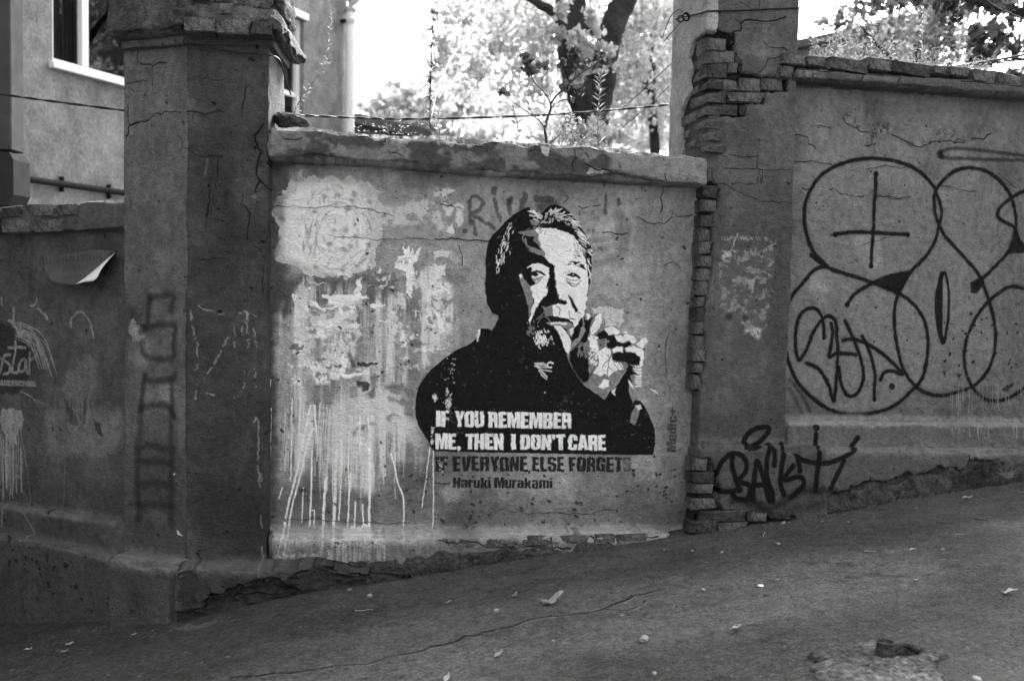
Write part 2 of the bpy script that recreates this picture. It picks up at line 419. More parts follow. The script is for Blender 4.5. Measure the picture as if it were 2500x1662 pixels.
def stucco(name, image=None, val=.2, var=.35, bump=1.0, grain=170, cell=None, gloss=.95):
    """weathered mineral surface; with an image its colour and relief come from the painted canvas"""
    m, nt, b = _mat(name); L = nt.links
    tc = nt.nodes.new('ShaderNodeTexCoord'); vec = tc.outputs['Object']
    n1 = noise_n(nt, vec, 4.0, 5, .6); n2 = noise_n(nt, vec, 26, 5, .65); n3 = noise_n(nt, vec, grain, 3, .7)
    mp = N(nt, 'ShaderNodeMapping'); mp.inputs['Rotation'].default_value = (0, R(35), 0); mp.inputs['Scale'].default_value = (1, 1, 3.2)
    L.new(vec, mp.inputs[0]); n4 = noise_n(nt, mp.outputs[0], 42, 4, .6, .4)
    if image is not None:
        im = nt.nodes.new('ShaderNodeTexImage'); im.image = image; im.interpolation = 'Cubic'; im.extension = 'EXTEND'
        uv = nt.nodes.new('ShaderNodeUVMap'); uv.uv_map = 'plane'; L.new(uv.outputs[0], im.inputs[0])
        sep = nt.nodes.new('ShaderNodeSeparateColor'); L.new(im.outputs[0], sep.inputs[0])
        base = sep.outputs[0]; hh = sep.outputs[1]
    else: base = None; hh = None
    f = math_n(nt, 'MULTIPLY', ramp(nt, n2, .3, .7, 1 - var * .8, 1 + var * .8), ramp(nt, n3, .3, .7, 1 - var * .8, 1 + var * .8))
    f = math_n(nt, 'MULTIPLY', f, ramp(nt, n4, .3, .7, 1 - var * .35, 1 + var * .35))
    if base is None: f = math_n(nt, 'MULTIPLY', f, ramp(nt, n1, .3, .7, 1 - var, 1 + var))
    if base is not None:                       # fresh coats of paint are less grainy than bare render
        pm = math_n(nt, 'MULTIPLY', sep.outputs[2], .65)
        f = math_n(nt, 'ADD', math_n(nt, 'MULTIPLY', f, math_n(nt, 'SUBTRACT', 1.0, pm)), pm)
    c = math_n(nt, 'MULTIPLY', f, base if base is not None else val)
    L.new(c, b.inputs['Base Color'])
    b.inputs['Roughness'].default_value = gloss
    h = math_n(nt, 'MULTIPLY', n2, .9)
    h = math_n(nt, 'ADD', h, math_n(nt, 'MULTIPLY', n4, .55))
    h = math_n(nt, 'ADD', h, math_n(nt, 'MULTIPLY', n3, .22))
    v = N(nt, 'ShaderNodeTexVoronoi', Scale=13.0); v.feature = 'F1'; L.new(vec, v.inputs['Vector'])
    pit = ramp(nt, v.outputs['Distance'], .0, .10, -.5, 0.0)
    h = math_n(nt, 'ADD', h, pit)
    if hh is not None: h = math_n(nt, 'ADD', h, math_n(nt, 'MULTIPLY', math_n(nt, 'SUBTRACT', hh, .5), 4.0))
    bp = N(nt, 'ShaderNodeBump', Strength=min(1.0, bump), Distance=.026 * bump)
    L.new(h, bp.inputs['Height']); L.new(bp.outputs[0], b.inputs['Normal'])
    return m
def plain(name, val, rough=.8, var=.2, scale=30, bump=.3, metal=0.0, trans=0.0, spec=None):
    m, nt, b = _mat(name); L = nt.links
    if spec is not None: b.inputs['Specular IOR Level'].default_value = spec
    tc = nt.nodes.new('ShaderNodeTexCoord'); n = noise_n(nt, tc.outputs['Object'], scale, 4)
    oi = nt.nodes.new('ShaderNodeObjectInfo')
    f = math_n(nt, 'MULTIPLY', ramp(nt, n, .25, .75, val * (1 - var), val * (1 + var)), ramp(nt, oi.outputs['Random'], 0, 1, 1 - var * .6, 1 + var * .6))
    L.new(f, b.inputs['Base Color']); b.inputs['Roughness'].default_value = rough; b.inputs['Metallic'].default_value = metal
    bp = N(nt, 'ShaderNodeBump', Strength=bump, Distance=.01); L.new(n, bp.inputs['Height']); L.new(bp.outputs[0], b.inputs['Normal'])
    return m
def leafmat(name, val, tr, spread=.5):
    m, nt, b = _mat(name); L = nt.links
    at = nt.nodes.new('ShaderNodeAttribute'); at.attribute_name = 'tint'
    v = ramp(nt, at.outputs['Fac'], 0, 1, val * (1 - spread), val * (1 + spread)); L.new(v, b.inputs['Base Color'])
    b.inputs['Roughness'].default_value = .6
    t = nt.nodes.new('ShaderNodeBsdfTranslucent'); L.new(v, t.inputs['Color'])
    mx = nt.nodes.new('ShaderNodeMixShader'); mx.inputs[0].default_value = tr
    L.new(b.outputs[0], mx.inputs[1]); L.new(t.outputs[0], mx.inputs[2])
    L.new(mx.outputs[0], nt.nodes['Material Output'].inputs['Surface'])
    return m

# ------------------------------------------------------------------ objects
def obj(name, mesh, mat=None, parent=None, loc=None):
    o = bpy.data.objects.new(name, mesh)
    COL.objects.link(o)
    if mat is not None and mesh is not None and len(mesh.materials) == 0:
        for q in (mat if isinstance(mat, (list, tuple)) else [mat]): mesh.materials.append(q)
    if parent is not None: o.parent = parent
    if loc is not None: o.location = loc
    return o
def tag(o, label=None, cat=None, group=None, kind=None):
    for k, v in (('label', label), ('category', cat), ('group', group), ('kind', kind)):
        if v: o[k] = v
    return o
def thing(name, label, cat, group=None, loc=(0, 0, 0)):
    o = bpy.data.objects.new(name, None); COL.objects.link(o); o.location = loc
    o.empty_display_size = .2
    return tag(o, label, cat, group)
def mk(name, V, F, uv=None, mi=None, smooth=True, tint=None):
    me = bpy.data.meshes.new(name)
    V = np.asarray(V, np.float32).reshape(-1, 3)
    F = np.asarray(F, np.int32); k = F.shape[1]
    me.vertices.add(len(V)); me.vertices.foreach_set('co', V.ravel())
    me.loops.add(F.size); me.loops.foreach_set('vertex_index', F.ravel())
    me.polygons.add(len(F)); me.polygons.foreach_set('loop_start', np.arange(0, F.size, k, dtype=np.int32))
    try: me.polygons.foreach_set('loop_total', np.full(len(F), k, np.int32))
    except Exception: pass
    if mi is not None: me.polygons.foreach_set('material_index', np.asarray(mi, np.int32))
    me.polygons.foreach_set('use_smooth', np.full(len(F), smooth))
    if uv is not None:
        l = me.uv_layers.new(name='plane'); l.data.foreach_set('uv', np.asarray(uv, np.float32)[F.ravel()].ravel())
    if tint is not None:
        a = me.attributes.new('tint', 'FLOAT', 'POINT'); a.data.foreach_set('value', np.asarray(tint, np.float32))
    me.update(calc_edges=True); me.validate()
    return me
def cat_geo(parts):
    V, F, U, MI, o = [], [], [], [], 0
    for i, g in enumerate(parts):
        v, f, u = g[:3]
        V.append(v); F.append(f + o); U.append(u); MI.append(np.full(len(f), g[3] if len(g) > 3 else 0)); o += len(v)
    return np.concatenate(V), np.concatenate(F), np.concatenate(U), np.concatenate(MI)

def rough_box(fr, u0, u1, v0, v1, w0, w1, cell=.012, amp=.004, chip=.008, seed=0, cv=None, off=(0, 0, 0), shape=None, wcell=None, slope=0.0, low=.0, cu=True):
    """a closed block in a frame, finely divided, worn at its edges; v0/v1 may be functions of u;
       slope>0 lowers the front of the top (a weathered ledge)"""
    fv = lambda f, u: f(u) if callable(f) else np.full_like(u, f)
    um = np.array([u0, (u0 + u1) / 2, u1]); hgt = float(np.max(fv(v1, um) - fv(v0, um)))
    nu = max(2, int((u1 - u0) / cell)); nv = max(2, int(hgt / cell)); nw = max(2, int((w1 - w0) / (wcell or cell * 1.6)))
    if nw > 14: nw = 14
    keys, faces = {}, []
    lat = []
    def face(ax, side):
        dims = [nu, nv, nw]; a, b = [i for i in range(3) if i != ax]
        A, B = np.meshgrid(np.arange(dims[a] + 1), np.arange(dims[b] + 1), indexing='ij')
        I = np.zeros(A.shape + (3,), np.int64); I[..., a] = A; I[..., b] = B; I[..., ax] = dims[ax] if side else 0
        return I, (side == (ax != 1))
    allI, quads, base = [], [], 0
    for ax in range(3):
        for side in (0, 1):
            I, flip = face(ax, side); sh = I.shape[:2]
            idx = base + np.arange(sh[0] * sh[1]).reshape(sh)
            q = np.stack([idx[:-1, :-1], idx[1:, :-1], idx[1:, 1:], idx[:-1, 1:]], -1).reshape(-1, 4)
            if not flip: q = q[:, ::-1]
            allI.append(I.reshape(-1, 3)); quads.append(q); base += sh[0] * sh[1]
    I = np.concatenate(allI); Q = np.concatenate(quads)
    key = (I[:, 0] * 100003 + I[:, 1]) * 1009 + I[:, 2]
    _, first, inv = np.unique(key, return_index=True, return_inverse=True)
    I = I[first]; Q = inv.reshape(-1)[Q]
    s, t, r = I[:, 0] / nu, I[:, 1] / nv, I[:, 2] / nw
    u = u0 + (u1 - u0) * s
    a, b = fv(v0, u), fv(v1, u)
    v = a + (b - a) * t; w = w0 + (w1 - w0) * r
    uu, vv = u.copy(), v.copy()
    W, D, H = u1 - u0, w1 - w0, b - a
    du, dv, dw = np.minimum(s, 1 - s) * W + (0 if cu else 9), np.minimum(t, 1 - t) * H, np.minimum(r, 1 - r) * D
    nrm = np.stack([np.where(I[:, 0] == 0, -1, 0) + np.where(I[:, 0] == nu, 1, 0), np.where(I[:, 1] == 0, -1, 0) + np.where(I[:, 1] == nv, 1, 0), np.where(I[:, 2] == 0, -1, 0) + np.where(I[:, 2] == nw, 1, 0)], -1).astype(float)
    nl = np.linalg.norm(nrm, axis=1, keepdims=True); nrm /= nl
    P0 = np.stack([u, v, w], -1) + np.array([seed * 3.7, seed * 1.3, seed * 7.1])
    if slope:
        v = v - slope * sstep(.0, 1.0, (w - w1 + .0 + D) / D * 1.0) * sstep(.75, 1.0, t) * (w - w0) / D
    if chip:
        Rr = chip * np.clip(1.0 + 1.3 * fbm3(P0, 9, 3, seed + 5) + 2.2 * np.maximum(0, fbm3(P0, 3.5, 2, seed + 9) - .25), .15, 5)
        d3 = np.sort(np.stack([du, dv, dw], -1), axis=1)[:, 1]
        e = np.clip(1 - d3 / Rr, 0, 1) ** 2 * Rr * .6
        su = np.where(s < .5, 1, -1) * (du < Rr); sv = np.where(t < .5, 1, -1) * (dv < Rr); sw = np.where(r < .5, 1, -1) * (dw < Rr)
        u = u + su * e; v = v + sv * e; w = w + sw * e
    nz = amp * (fbm3(P0, 3.0, 3, seed + 1) * 1.4 + fbm3(P0, 16, 3, seed + 2)) + low * fbm3(P0, 1.1, 2, seed + 3)
    u, v, w = u + nrm[:, 0] * nz, v + nrm[:, 1] * nz, w + nrm[:, 2] * nz
    if cv is not None:
        w = w + cv.sample_d(uu, vv) * (I[:, 2] == nw)
    if shape is not None: u, v, w = shape(u, v, w)
    X = fr.world(u, v, w) - np.array(off)
    if cv is not None: UV = np.stack([(uu - cv.u0) / (cv.u1 - cv.u0), (vv - (w1 - w) * .0 - cv.v0) / (cv.v1 - cv.v0)], -1)
    else: UV = np.stack([uu, vv], -1)
    return X, Q, UV

# bricks: a few shared unit meshes, scaled per brick
def brick_mesh(k):
    bm = bmesh.new(); bmesh.ops.create_cube(bm, size=1.0)
    bmesh.ops.scale(bm, vec=(.25, .10, .075), verts=bm.verts)
    bmesh.ops.bevel(bm, geom=list(bm.edges), offset=.007, segments=1, affect='EDGES', profile=.5)
    rnd = random.Random(k)
    for v in bm.verts:
        v.co += Vector((rnd.uniform(-1, 1) * .008, rnd.uniform(-1, 1) * .007, rnd.uniform(-1, 1) * .0055))
    c = rnd.choice(list(bm.verts)).co.copy()
    for v in bm.verts:
        d = (v.co - c).length
        if d < .03: v.co += (Vector((0, 0, 0)) - c) * .18
    me = bpy.data.meshes.new('brick'); bm.to_mesh(me); bm.free()
    return me
BRICKS = [brick_mesh(k) for k in range(9)]
def brick_px(fr, x0, y0, x1, y1, crop, w, parent, mat, depth=.10, tilt=0.0, rot=None, name='brick', poff=(0, 0, 0)):
    """one brick whose street face spans the given photo rectangle on the frame"""
    ox, oy, k = crop
    a = fr.px(ox + x0 / k, oy + (y0 + y1) / 2 / k, w); b = fr.px(ox + x1 / k, oy + (y0 + y1) / 2 / k, w)
    c = fr.px(ox + (x0 + x1) / 2 / k, oy + y0 / k, w); d = fr.px(ox + (x0 + x1) / 2 / k, oy + y1 / k, w)
    U, Vv = abs(b[0] - a[0]), abs(c[1] - d[1])
    me = BRICKS[random.randrange(len(BRICKS))]
    if not len(me.materials): me.materials.append(mat)
    o = bpy.data.objects.new(name, me); COL.objects.link(o)
    P = fr.world((a[0] + b[0]) / 2, (c[1] + d[1]) / 2, w - depth / 2)
    ang = math.atan2(fr.d[1], fr.d[0])
    o.rotation_euler = (0, tilt + random.uniform(-.015, .015), ang + random.uniform(-.02, .02))
    o.scale = (U / .25, depth / .10, Vv / .068)
    o.parent = parent; o.location = Vector(P) - Vector(poff)
    return o

def tube(pts, r, seg=6, r1=None, closed=False, jit=0.0, ref=None):
    pts = [np.array(p, float) for p in pts]; n = len(pts); V, F = [], []
    up = np.array([0.13, .21, .97]) if ref is None else np.array(ref)
    for i, p in enumerate(pts):
        t = pts[min(n - 1, i + 1)] - pts[max(0, i - 1)]; t /= max(1e-9, np.linalg.norm(t))
        a = np.cross(t, up if abs(t @ up) < .95 else np.array([1, 0, 0.])); a /= np.linalg.norm(a); b = np.cross(t, a)
        rr = r if r1 is None else lerp(r, r1, i / max(1, n - 1))
        if callable(r): rr = r(i / max(1, n - 1))
        for k in range(seg):
            q = 2 * math.pi * k / seg
            V.append(p + (a * math.cos(q) + b * math.sin(q)) * rr * (1 + random.uniform(-jit, jit)))
    for i in range(n - 1):
        for k in range(seg):
            F.append((i * seg + k, i * seg + (k + 1) % seg, (i + 1) * seg + (k + 1) % seg, (i + 1) * seg + k))
    # caps as quads/fans (degenerate-free): centre vertices with triangles stored as quads is avoided, use small end rings
    return np.array(V), np.array(F)
def tubes(list_, name, **kw):
    V, F, o = [], [], 0
    for args in list_:
        v, f = tube(*args[:2], **(args[2] if len(args) > 2 else {}))
        V.append(v); F.append(f + o); o += len(v)
    return mk(name, np.concatenate(V), np.concatenate(F), **kw)
def box_mesh(name, fr, u0, u1, v0, v1, w0, w1, off=(0, 0, 0), bevel=0.0):
    bm = bmesh.new(); bmesh.ops.create_cube(bm, size=1.0)
    bmesh.ops.scale(bm, vec=(u1 - u0, w1 - w0, v1 - v0), verts=bm.verts)
    if bevel: bmesh.ops.bevel(bm, geom=list(bm.edges), offset=bevel, segments=1, affect='EDGES')
    me = bpy.data.meshes.new(name)
    C = fr.world((u0 + u1) / 2, (v0 + v1) / 2, (w0 + w1) / 2)
    sgn = 1 if np.cross(fr.d, -fr.n) > 0 else -1
    for v in bm.verts:
        q = C + np.array([fr.d[0] * v.co.x - fr.n[0] * v.co.y, fr.d[1] * v.co.x - fr.n[1] * v.co.y, v.co.z]) - np.array(off)
        v.co = Vector(q)
    bmesh.ops.recalc_face_normals(bm, faces=bm.faces)
    bm.to_mesh(me); bm.free(); return me
def leafcloud(name, C, size, rng, shape='leaf', tint=None, flat=0.0, aspect=.7):
    """many small leaves: C (n,3) centres, one folded leaf of 4 triangles-ish (2 quads) each"""
    n = len(C)
    a = rng.normal(size=(n, 3)); a[:, 2] *= (1 - flat); a /= np.linalg.norm(a, axis=1, keepdims=True)
    b = rng.normal(size=(n, 3)); b -= a * (a * b).sum(1, keepdims=True); b /= np.linalg.norm(b, axis=1, keepdims=True)
    c = np.cross(a, b); S = (size * (0.6 + .8 * rng.random(n)))[:, None] if np.isscalar(size) else size[:, None]
    A = aspect
    ring = [C - a * S * .5, C - a * S * .15 + b * S * .5 * A + c * S * .08, C + a * S * .22 + b * S * .36 * A + c * S * .06, C + a * S * .55,
            C + a * S * .22 - b * S * .36 * A + c * S * .06, C - a * S * .15 - b * S * .5 * A + c * S * .08]
    V = np.stack(ring, 1).reshape(-1, 3); i = np.arange(n)[:, None] * 6
    F = np.concatenate([i + np.array([[0, 1, 2, 3]]), i + np.array([[0, 3, 4, 5]])])
    T = np.repeat(rng.random(n) if tint is None else tint, 6)
    return mk(name, V, F, smooth=False, tint=T)
# ================================================================== PAINT
def whites(cv, pts, val, thr, cu, cvv, a=1.0, warp=5, soft=2, oct_=4, h=.15):
    """scraps of an old coat: a ragged region broken up by noise"""
    n = cv.fb(cu, cvv, oct_, .65); tex = sstep(thr - .04, thr + .14, n).astype(np.float32)
    cv.poly(pts, val, a, warp=warp, soft=soft, tex=tex, h=h)
def mottled(cv, lo, seed_scale=.5, streak=.25):
    cv.col *= 1 + 1.25 * lo * cv.fb(seed_scale, seed_scale, 4, .6) + .42 * cv.fb(.16, .22, 3, .55) + streak * cv.fb(.09, .8, 4, .6) + .12 * cv.fb(.05, .05, 3)
K = dict(tl=(0, 0, 2.8), tm=(640, 0, 2.8), tr=(1200, 0, 2.8), rr=(1780, 0, 2.8), ml=(0, 480, 2.8), bl=(0, 1000, 2.368), bm=(640, 1100, 2.79),
         bc=(1200, 1100, 2.79), br=(1780, 1100, 2.79), ps=(1650, 380, 1.705), gr=(1880, 340, 2.119), tx=(1000, 960, 3.469), wl=(640, 380, 3.015),
         wb=(640, 860, 2.904), face=(1150, 450, 4.356), hand=(1360, 740, 6.029), body=(990, 740, 3.686), top=(1100, 430, 5.128), px=(0, 0, 1))

# ---------------------------------------------------------------- middle wall
c = Canvas('middle_wall', FC, -.15, 2.75, -.35, 2.75, base=.225, seed=11)
mottled(c, .28, .5, .15)
c.crop = K['px']
c.poly([(645, 380), (715, 385), (690, 800), (668, 1330), (640, 1330)], .055, .9, soft=7, warp=6)      # dark left strip: dark paint plus recess corner shade painted in
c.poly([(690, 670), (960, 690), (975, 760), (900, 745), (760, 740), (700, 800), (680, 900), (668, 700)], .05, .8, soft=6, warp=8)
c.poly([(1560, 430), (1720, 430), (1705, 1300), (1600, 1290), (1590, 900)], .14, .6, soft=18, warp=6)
c.poly([(650, 1190), (1130, 1200), (1690, 1240), (1690, 1300), (640, 1290)], .07, .62, soft=12, warp=14)
for (x, y, r) in ((1120, 1130, 45), (1010, 1190, 60), (1480, 1190, 70), (1580, 1230, 60), (1010, 760, 30), (770, 1230, 60)):
    c.poly([(x + r * math.cos(q) * 1.2, y + r * math.sin(q)) for q in np.linspace(0, 6, 9)], .085, .6, soft=9, warp=12)
# pale and grey coats
c.crop = K['wl']
c.poly([(850, 240), (1470, 240), (1560, 500), (1568, 830), (1250, 840), (1000, 900), (840, 880)], .24, .8, warp=1.5, soft=2)
c.poly([(280, 110), (310, 170), (390, 140), (430, 170), (530, 150), (560, 190), (640, 155), (700, 200), (760, 180), (830, 240), (870, 260), (840, 330), (880, 380), (870, 500), (880, 560), (860, 660),
        (830, 680), (840, 820), (700, 870), (560, 905), (340, 890), (200, 800), (90, 770), (130, 560), (70, 430), (100, 320), (170, 260), (200, 180)], .42, .97, warp=3.5, h=.35)
c.poly([(280, 215), (520, 205), (700, 215), (780, 330), (800, 560), (780, 820), (560, 880), (300, 800), (160, 740), (160, 560), (180, 330)], .62, .8, warp=3, soft=3)
for q in ([(200, 170), (260, 120), (320, 190), (250, 215)], [(80, 330), (160, 280), (150, 500), (70, 420)], [(90, 720), (130, 560), (130, 780)]): c.poly(q, .19, .8, warp=3, soft=2)
whites(c, [(840, 380), (1000, 380), (1130, 310), (1260, 330), (1330, 480), (1340, 560), (1290, 560), (1250, 480), (1000, 520), (870, 500)], .44, -.25, .05, .05, .9)
whites(c, [(1265, 240), (1470, 245), (1475, 500), (1360, 620), (1340, 400), (1300, 330)], .56, -.05, .03, .04, .9)
for k in range(46):
    x, y = c.rng.random() * 520 + 290, c.rng.random() * 600 + 240; L = c.rng.random() * 60 + 10; q = 1.0 if y > 550 else -.1
    c.stroke([(x, y), (x + L * q * .8, y - L * .7)], c.rng.random() * .006 + .004, .2, .5, soft=3, warp=1.5)
for k in range(60):
    t0 = c.rng.random() * 6.28; rx = 90 + 190 * c.rng.random(); ry = rx * 1.25; sw = .25 + .5 * c.rng.random()
    c.stroke([(545 + rx * math.cos(t0 + sw * q), 560 + ry * math.sin(t0 + sw * q)) for q in (0, .5, 1)], .004 + .005 * c.rng.random(), .22, .38, soft=2, warp=1.5)
for pts in ([(510, 215), (560, 225), (592, 250)], [(385, 265), (355, 330)], [(375, 480), (340, 600)], [(410, 490), (385, 700), (390, 745)], [(300, 640), (300, 700)], [(360, 670), (352, 735)], [(780, 470), (800, 560)], [(730, 700), (650, 760)], [(760, 760), (680, 830)],
            [(300, 440), (290, 470)], [(470, 300), (450, 330)], [(390, 400), (375, 420)], [(320, 510), (345, 620)], [(600, 600), (590, 610)]):
    c.stroke(pts, .009, .15, .5, soft=3, warp=1.5)
for (x, y) in ((450, 300), (550, 292), (380, 410), (630, 390), (605, 545), (495, 655), (600, 695), (590, 850), (650, 325), (670, 285), (780, 335), (520, 550), (680, 590), (775, 660), (640, 660), (390, 820)):
    c.stroke([(x, y), (x + 10, y + 6)], .022, .12, .6, soft=6, warp=2)
# streaked whitewash lower left
tex = np.clip(sstep(-.35, .35, c.fb(.035, .55, 4, .7)) * sstep(-.55, .0, c.fb(.20, .45, 3, .6)), 0, 1).astype(np.float32)
c.crop = K['px']
c.poly([(690, 720), (760, 700), (880, 690), (960, 720), (1060, 640), (1110, 720), (1120, 830), (1040, 880), (1010, 960), (1015, 1060), (1025, 1160), (960, 1130), (905, 1200), (860, 1190), (800, 1190), (760, 1160), (700, 1160), (680, 1000), (675, 830)], .54, .95, warp=9, soft=6, tex=tex, h=.2)
c.poly([(860, 700), (900, 690), (905, 870), (880, 890), (860, 880)], .16, .6, warp=4, soft=6)
c.poly([(880, 930), (1010, 940), (1015, 1080), (930, 1060), (850, 1130), (790, 1130), (800, 1000)], .52, .7, warp=8, soft=9)
c.poly([(676, 800), (712, 760), (712, 900), (700, 960), (690, 1180), (682, 1170)], .33, .75, warp=3, soft=4)
for q in ([(752, 955), (765, 975), (745, 1010), (735, 1040)], [(770, 1060), (790, 1200), (775, 1240), (720, 1230)], [(980, 1115), (1005, 1190), (990, 1200), (975, 1140)], [(985, 935), (1015, 945), (1012, 985), (980, 975)], [(990, 1160), (1040, 1160), (1030, 1200), (1000, 1190)]): c.poly(q, .075, .75, warp=5, soft=5)
c.crop = K['wl']
whites(c, [(1060, 880), (1150, 830), (1240, 960), (1380, 930), (1390, 1200), (1330, 1400), (1200, 1560), (1070, 1560), (980, 1200), (980, 900)], .52, .03, .05, .10, .9)
whites(c, [(300, 1180), (700, 1140), (740, 1280), (640, 1560), (250, 1560), (270, 1300)], .50, -.05, .06, .06, .9)
for q, v in (([(210, 1020), (245, 1020), (250, 1050), (225, 1075), (215, 1050)], .62), ([(325, 1070), (400, 1090), (440, 1130), (500, 1120), (560, 1100), (670, 1090), (680, 1130), (560, 1120), (450, 1145), (400, 1120)], .70),
             ([(440, 1020), (600, 1030), (780, 1035), (780, 1055), (680, 1075), (670, 1100), (560, 1110), (470, 1100), (480, 1060), (435, 1050)], .64), ([(790, 1100), (855, 1078), (850, 1128), (800, 1125)], .72),
             ([(560, 1150), (680, 1145), (680, 1170), (560, 1230), (640, 1240), (730, 1240), (720, 1270), (600, 1275), (480, 1270), (400, 1250), (400, 1225), (480, 1225)], .60),
             ([(990, 740), (1040, 735), (1030, 650), (1060, 700), (1080, 655), (1085, 720), (1110, 690), (1115, 740), (1160, 660), (1140, 780), (1105, 800), (1110, 860), (1090, 1050), (1065, 1020), (1060, 860), (965, 830), (970, 790), (985, 790)], .66),
             ([(1250, 700), (1380, 700), (1375, 745), (1310, 750), (1260, 770)], .50), ([(1270, 805), (1365, 805), (1330, 850), (1345, 870), (1300, 910), (1275, 900)], .58),
             ([(1370, 700), (1470, 730), (1430, 800), (1400, 805)], .30), ([(60, 1300), (90, 1220)], .3)):
    if len(q) > 2: c.poly(q, v, .95, warp=3.0, h=.4)
whites(c, [(1200, 940), (1370, 930), (1390, 1000), (1330, 1030), (1290, 1200), (1200, 1100)], .6, -.1, .018, .018, .9)
for q in ([(205, 1230), (250, 1280), (290, 1560), (270, 1560), (262, 1300)], [(440, 1260), (452, 1360), (440, 1400)]): c.poly(q, .5, .8, warp=3)
c.poly([(820, 880), (960, 880), (970, 1000), (870, 1040), (800, 1040)], .09, .5, warp=6, soft=6)
whites(c, [(850, 900), (970, 880), (970, 1000), (880, 980)], .52, .0, .03, .03)
c.stroke([(620, 1400), (650, 1490), (670, 1550)], .02, .06, .8, soft=3); c.poly([(690, 1525), (850, 1525), (850, 1545), (700, 1545)], .06, .9, warp=3)
c.crop = K['wl']
for k in range(150):
    x = 250 + c.rng.random() * 1150; y = 860 + c.rng.random() * 720
    if x > 1000 and y > 1500 - (x - 1000) * .5 + 200: continue
    r0 = 8 + 30 * c.rng.random() ** 2; el = 1 + 1.6 * c.rng.random(); hz = c.rng.random() < .4
    q = [(x + r0 * math.cos(t) * (el if hz else .7) * (.6 + .8 * c.rng.random()), y + r0 * math.sin(t) * (.5 if hz else el) * (.6 + .8 * c.rng.random())) for t in np.linspace(0, 5.6, 8)]
    c.poly(q, (.68 if c.rng.random() < .5 else .42) if c.rng.random() < .72 else .11, .5 + .4 * c.rng.random(), warp=3.5, h=.25)
# tiny print on the torn paper
c.crop = K['wl']
for i, ch in enumerate('599 60'):
    if ch == ' ': continue
    x = 988 + i * 15
    seg = {'5': [(x + 9, 778), (x + 1, 778), (x + 1, 786), (x + 9, 789), (x + 8, 795), (x, 795)], '9': [(x + 9, 786), (x + 1, 785), (x + 2, 778), (x + 9, 778), (x + 8, 795)], '6': [(x + 8, 778), (x + 1, 785), (x + 1, 795), (x + 9, 795), (x + 9, 787), (x + 2, 787)], '0': [(x + 1, 778), (x + 9, 778), (x + 9, 795), (x + 1, 795), (x + 1, 778)]}[ch]
    c.stroke(seg, .003, .12, .9, soft=.6, smooth=False, warp=0)
for i in range(9): c.stroke([(1010 + i * 10, 752 + i % 2 * 3), (1015 + i * 10, 760)], .003, .25, .8, warp=0)
# collage under the portrait's shoulder
c.crop = K['wb']
c.poly([(480, 150), (640, 150), (700, 150), (740, 110), (760, 140), (740, 165), (600, 178), (490, 172)], .68, .95, warp=3)
c.poly([(665, 78), (820, 75), (815, 95), (670, 100)], .04, .9, warp=3)
c.poly([(665, 200), (750, 205), (760, 230), (740, 280), (715, 290), (690, 250)], .03, .95, warp=3)
for i in range(6):
    c.stroke([(622, 255 + i * 13), (680, 245 + i * 13)], .006, .06, .8, warp=.6); c.stroke([(722, 300 + i * 6), (795, 262 + i * 12)], .006, .05, .8, warp=.6)
c.poly([(675, 245), (700, 245), (740, 320), (860, 350), (960, 370), (1000, 430), (870, 460), (790, 440), (690, 380)], .50, .85, warp=4, soft=2)
for q in ([(770, 150), (820, 165), (800, 330), (770, 330)], [(860, 240), (1000, 220), (1030, 290), (900, 290)], [(880, 310), (1080, 350), (1075, 450), (1010, 470), (1000, 380), (890, 345)], [(870, 460), (970, 430), (1000, 450), (890, 475)], [(630, 560), (780, 490), (800, 500), (640, 580)]): c.poly(q, .075, .7, warp=5, soft=2)
whites(c, [(190, 60), (400, 60), (560, 80), (560, 200), (200, 260)], .60, .05, .05, .05)
# RIP and old signs
c.crop = K['top']
for pts, r in (([(240, 600), (235, 430), (235, 300), (280, 260), (350, 275), (400, 340), (360, 430), (260, 490), (370, 540), (540, 660)], .030), ([(270, 560), (310, 740)], .03), ([(550, 300), (580, 420), (630, 570)], .026), ([(535, 155), (535, 205)], .045),
               ([(745, 290), (730, 380), (740, 470)], .034), ([(745, 300), (750, 340)], .045), ([(930, 240), (900, 330), (880, 420)], .05), ([(1080, 290), (1250, 300)], .06), ([(1935, 240), (1930, 460)], .028), ([(2100, 300), (2100, 350)], .04)):
    c.stroke(pts, r * .66, .04, .8, soft=4, warp=2.5)
c.poly([(2040, 430), (2130, 430), (2220, 520), (2260, 680), (2250, 800), (2180, 960), (2170, 1050), (2120, 1140), (1770, 1140), (1770, 1070), (2000, 1020), (2090, 960), (2060, 800)], .115, .62, warp=3, soft=4)
c.poly([(1040, 370), (1180, 330), (1200, 280), (1330, 310), (1370, 350), (1300, 400), (1150, 480)], .045, .8, warp=4, soft=3)
for txt, x0, x1, y, hh in (('FUCK', 1600, 1810, 500, 60), ('YOU!', 1700, 1865, 582, 60), ('AT', 1690, 1810, 730, 60), ('YOUR', 1730, 1980, 840, 70), ('LIFE', 1770, 1990, 950, 60)):
    word(c, txt, (x0, y), (x1, y - 12), (x0, y - hh), .085, .55, warp=1.6, soft=1)
c.stroke([(175, 690), (178, 694)], .028, .045, .85, soft=2)
tex = (1 - .5 * sstep(.25, .5, c.fb(.03, .03, 3, .7))).astype(np.float32); solid = (1 - .22 * sstep(.45, .75, c.fb(.02, .02, 3, .7))).astype(np.float32)

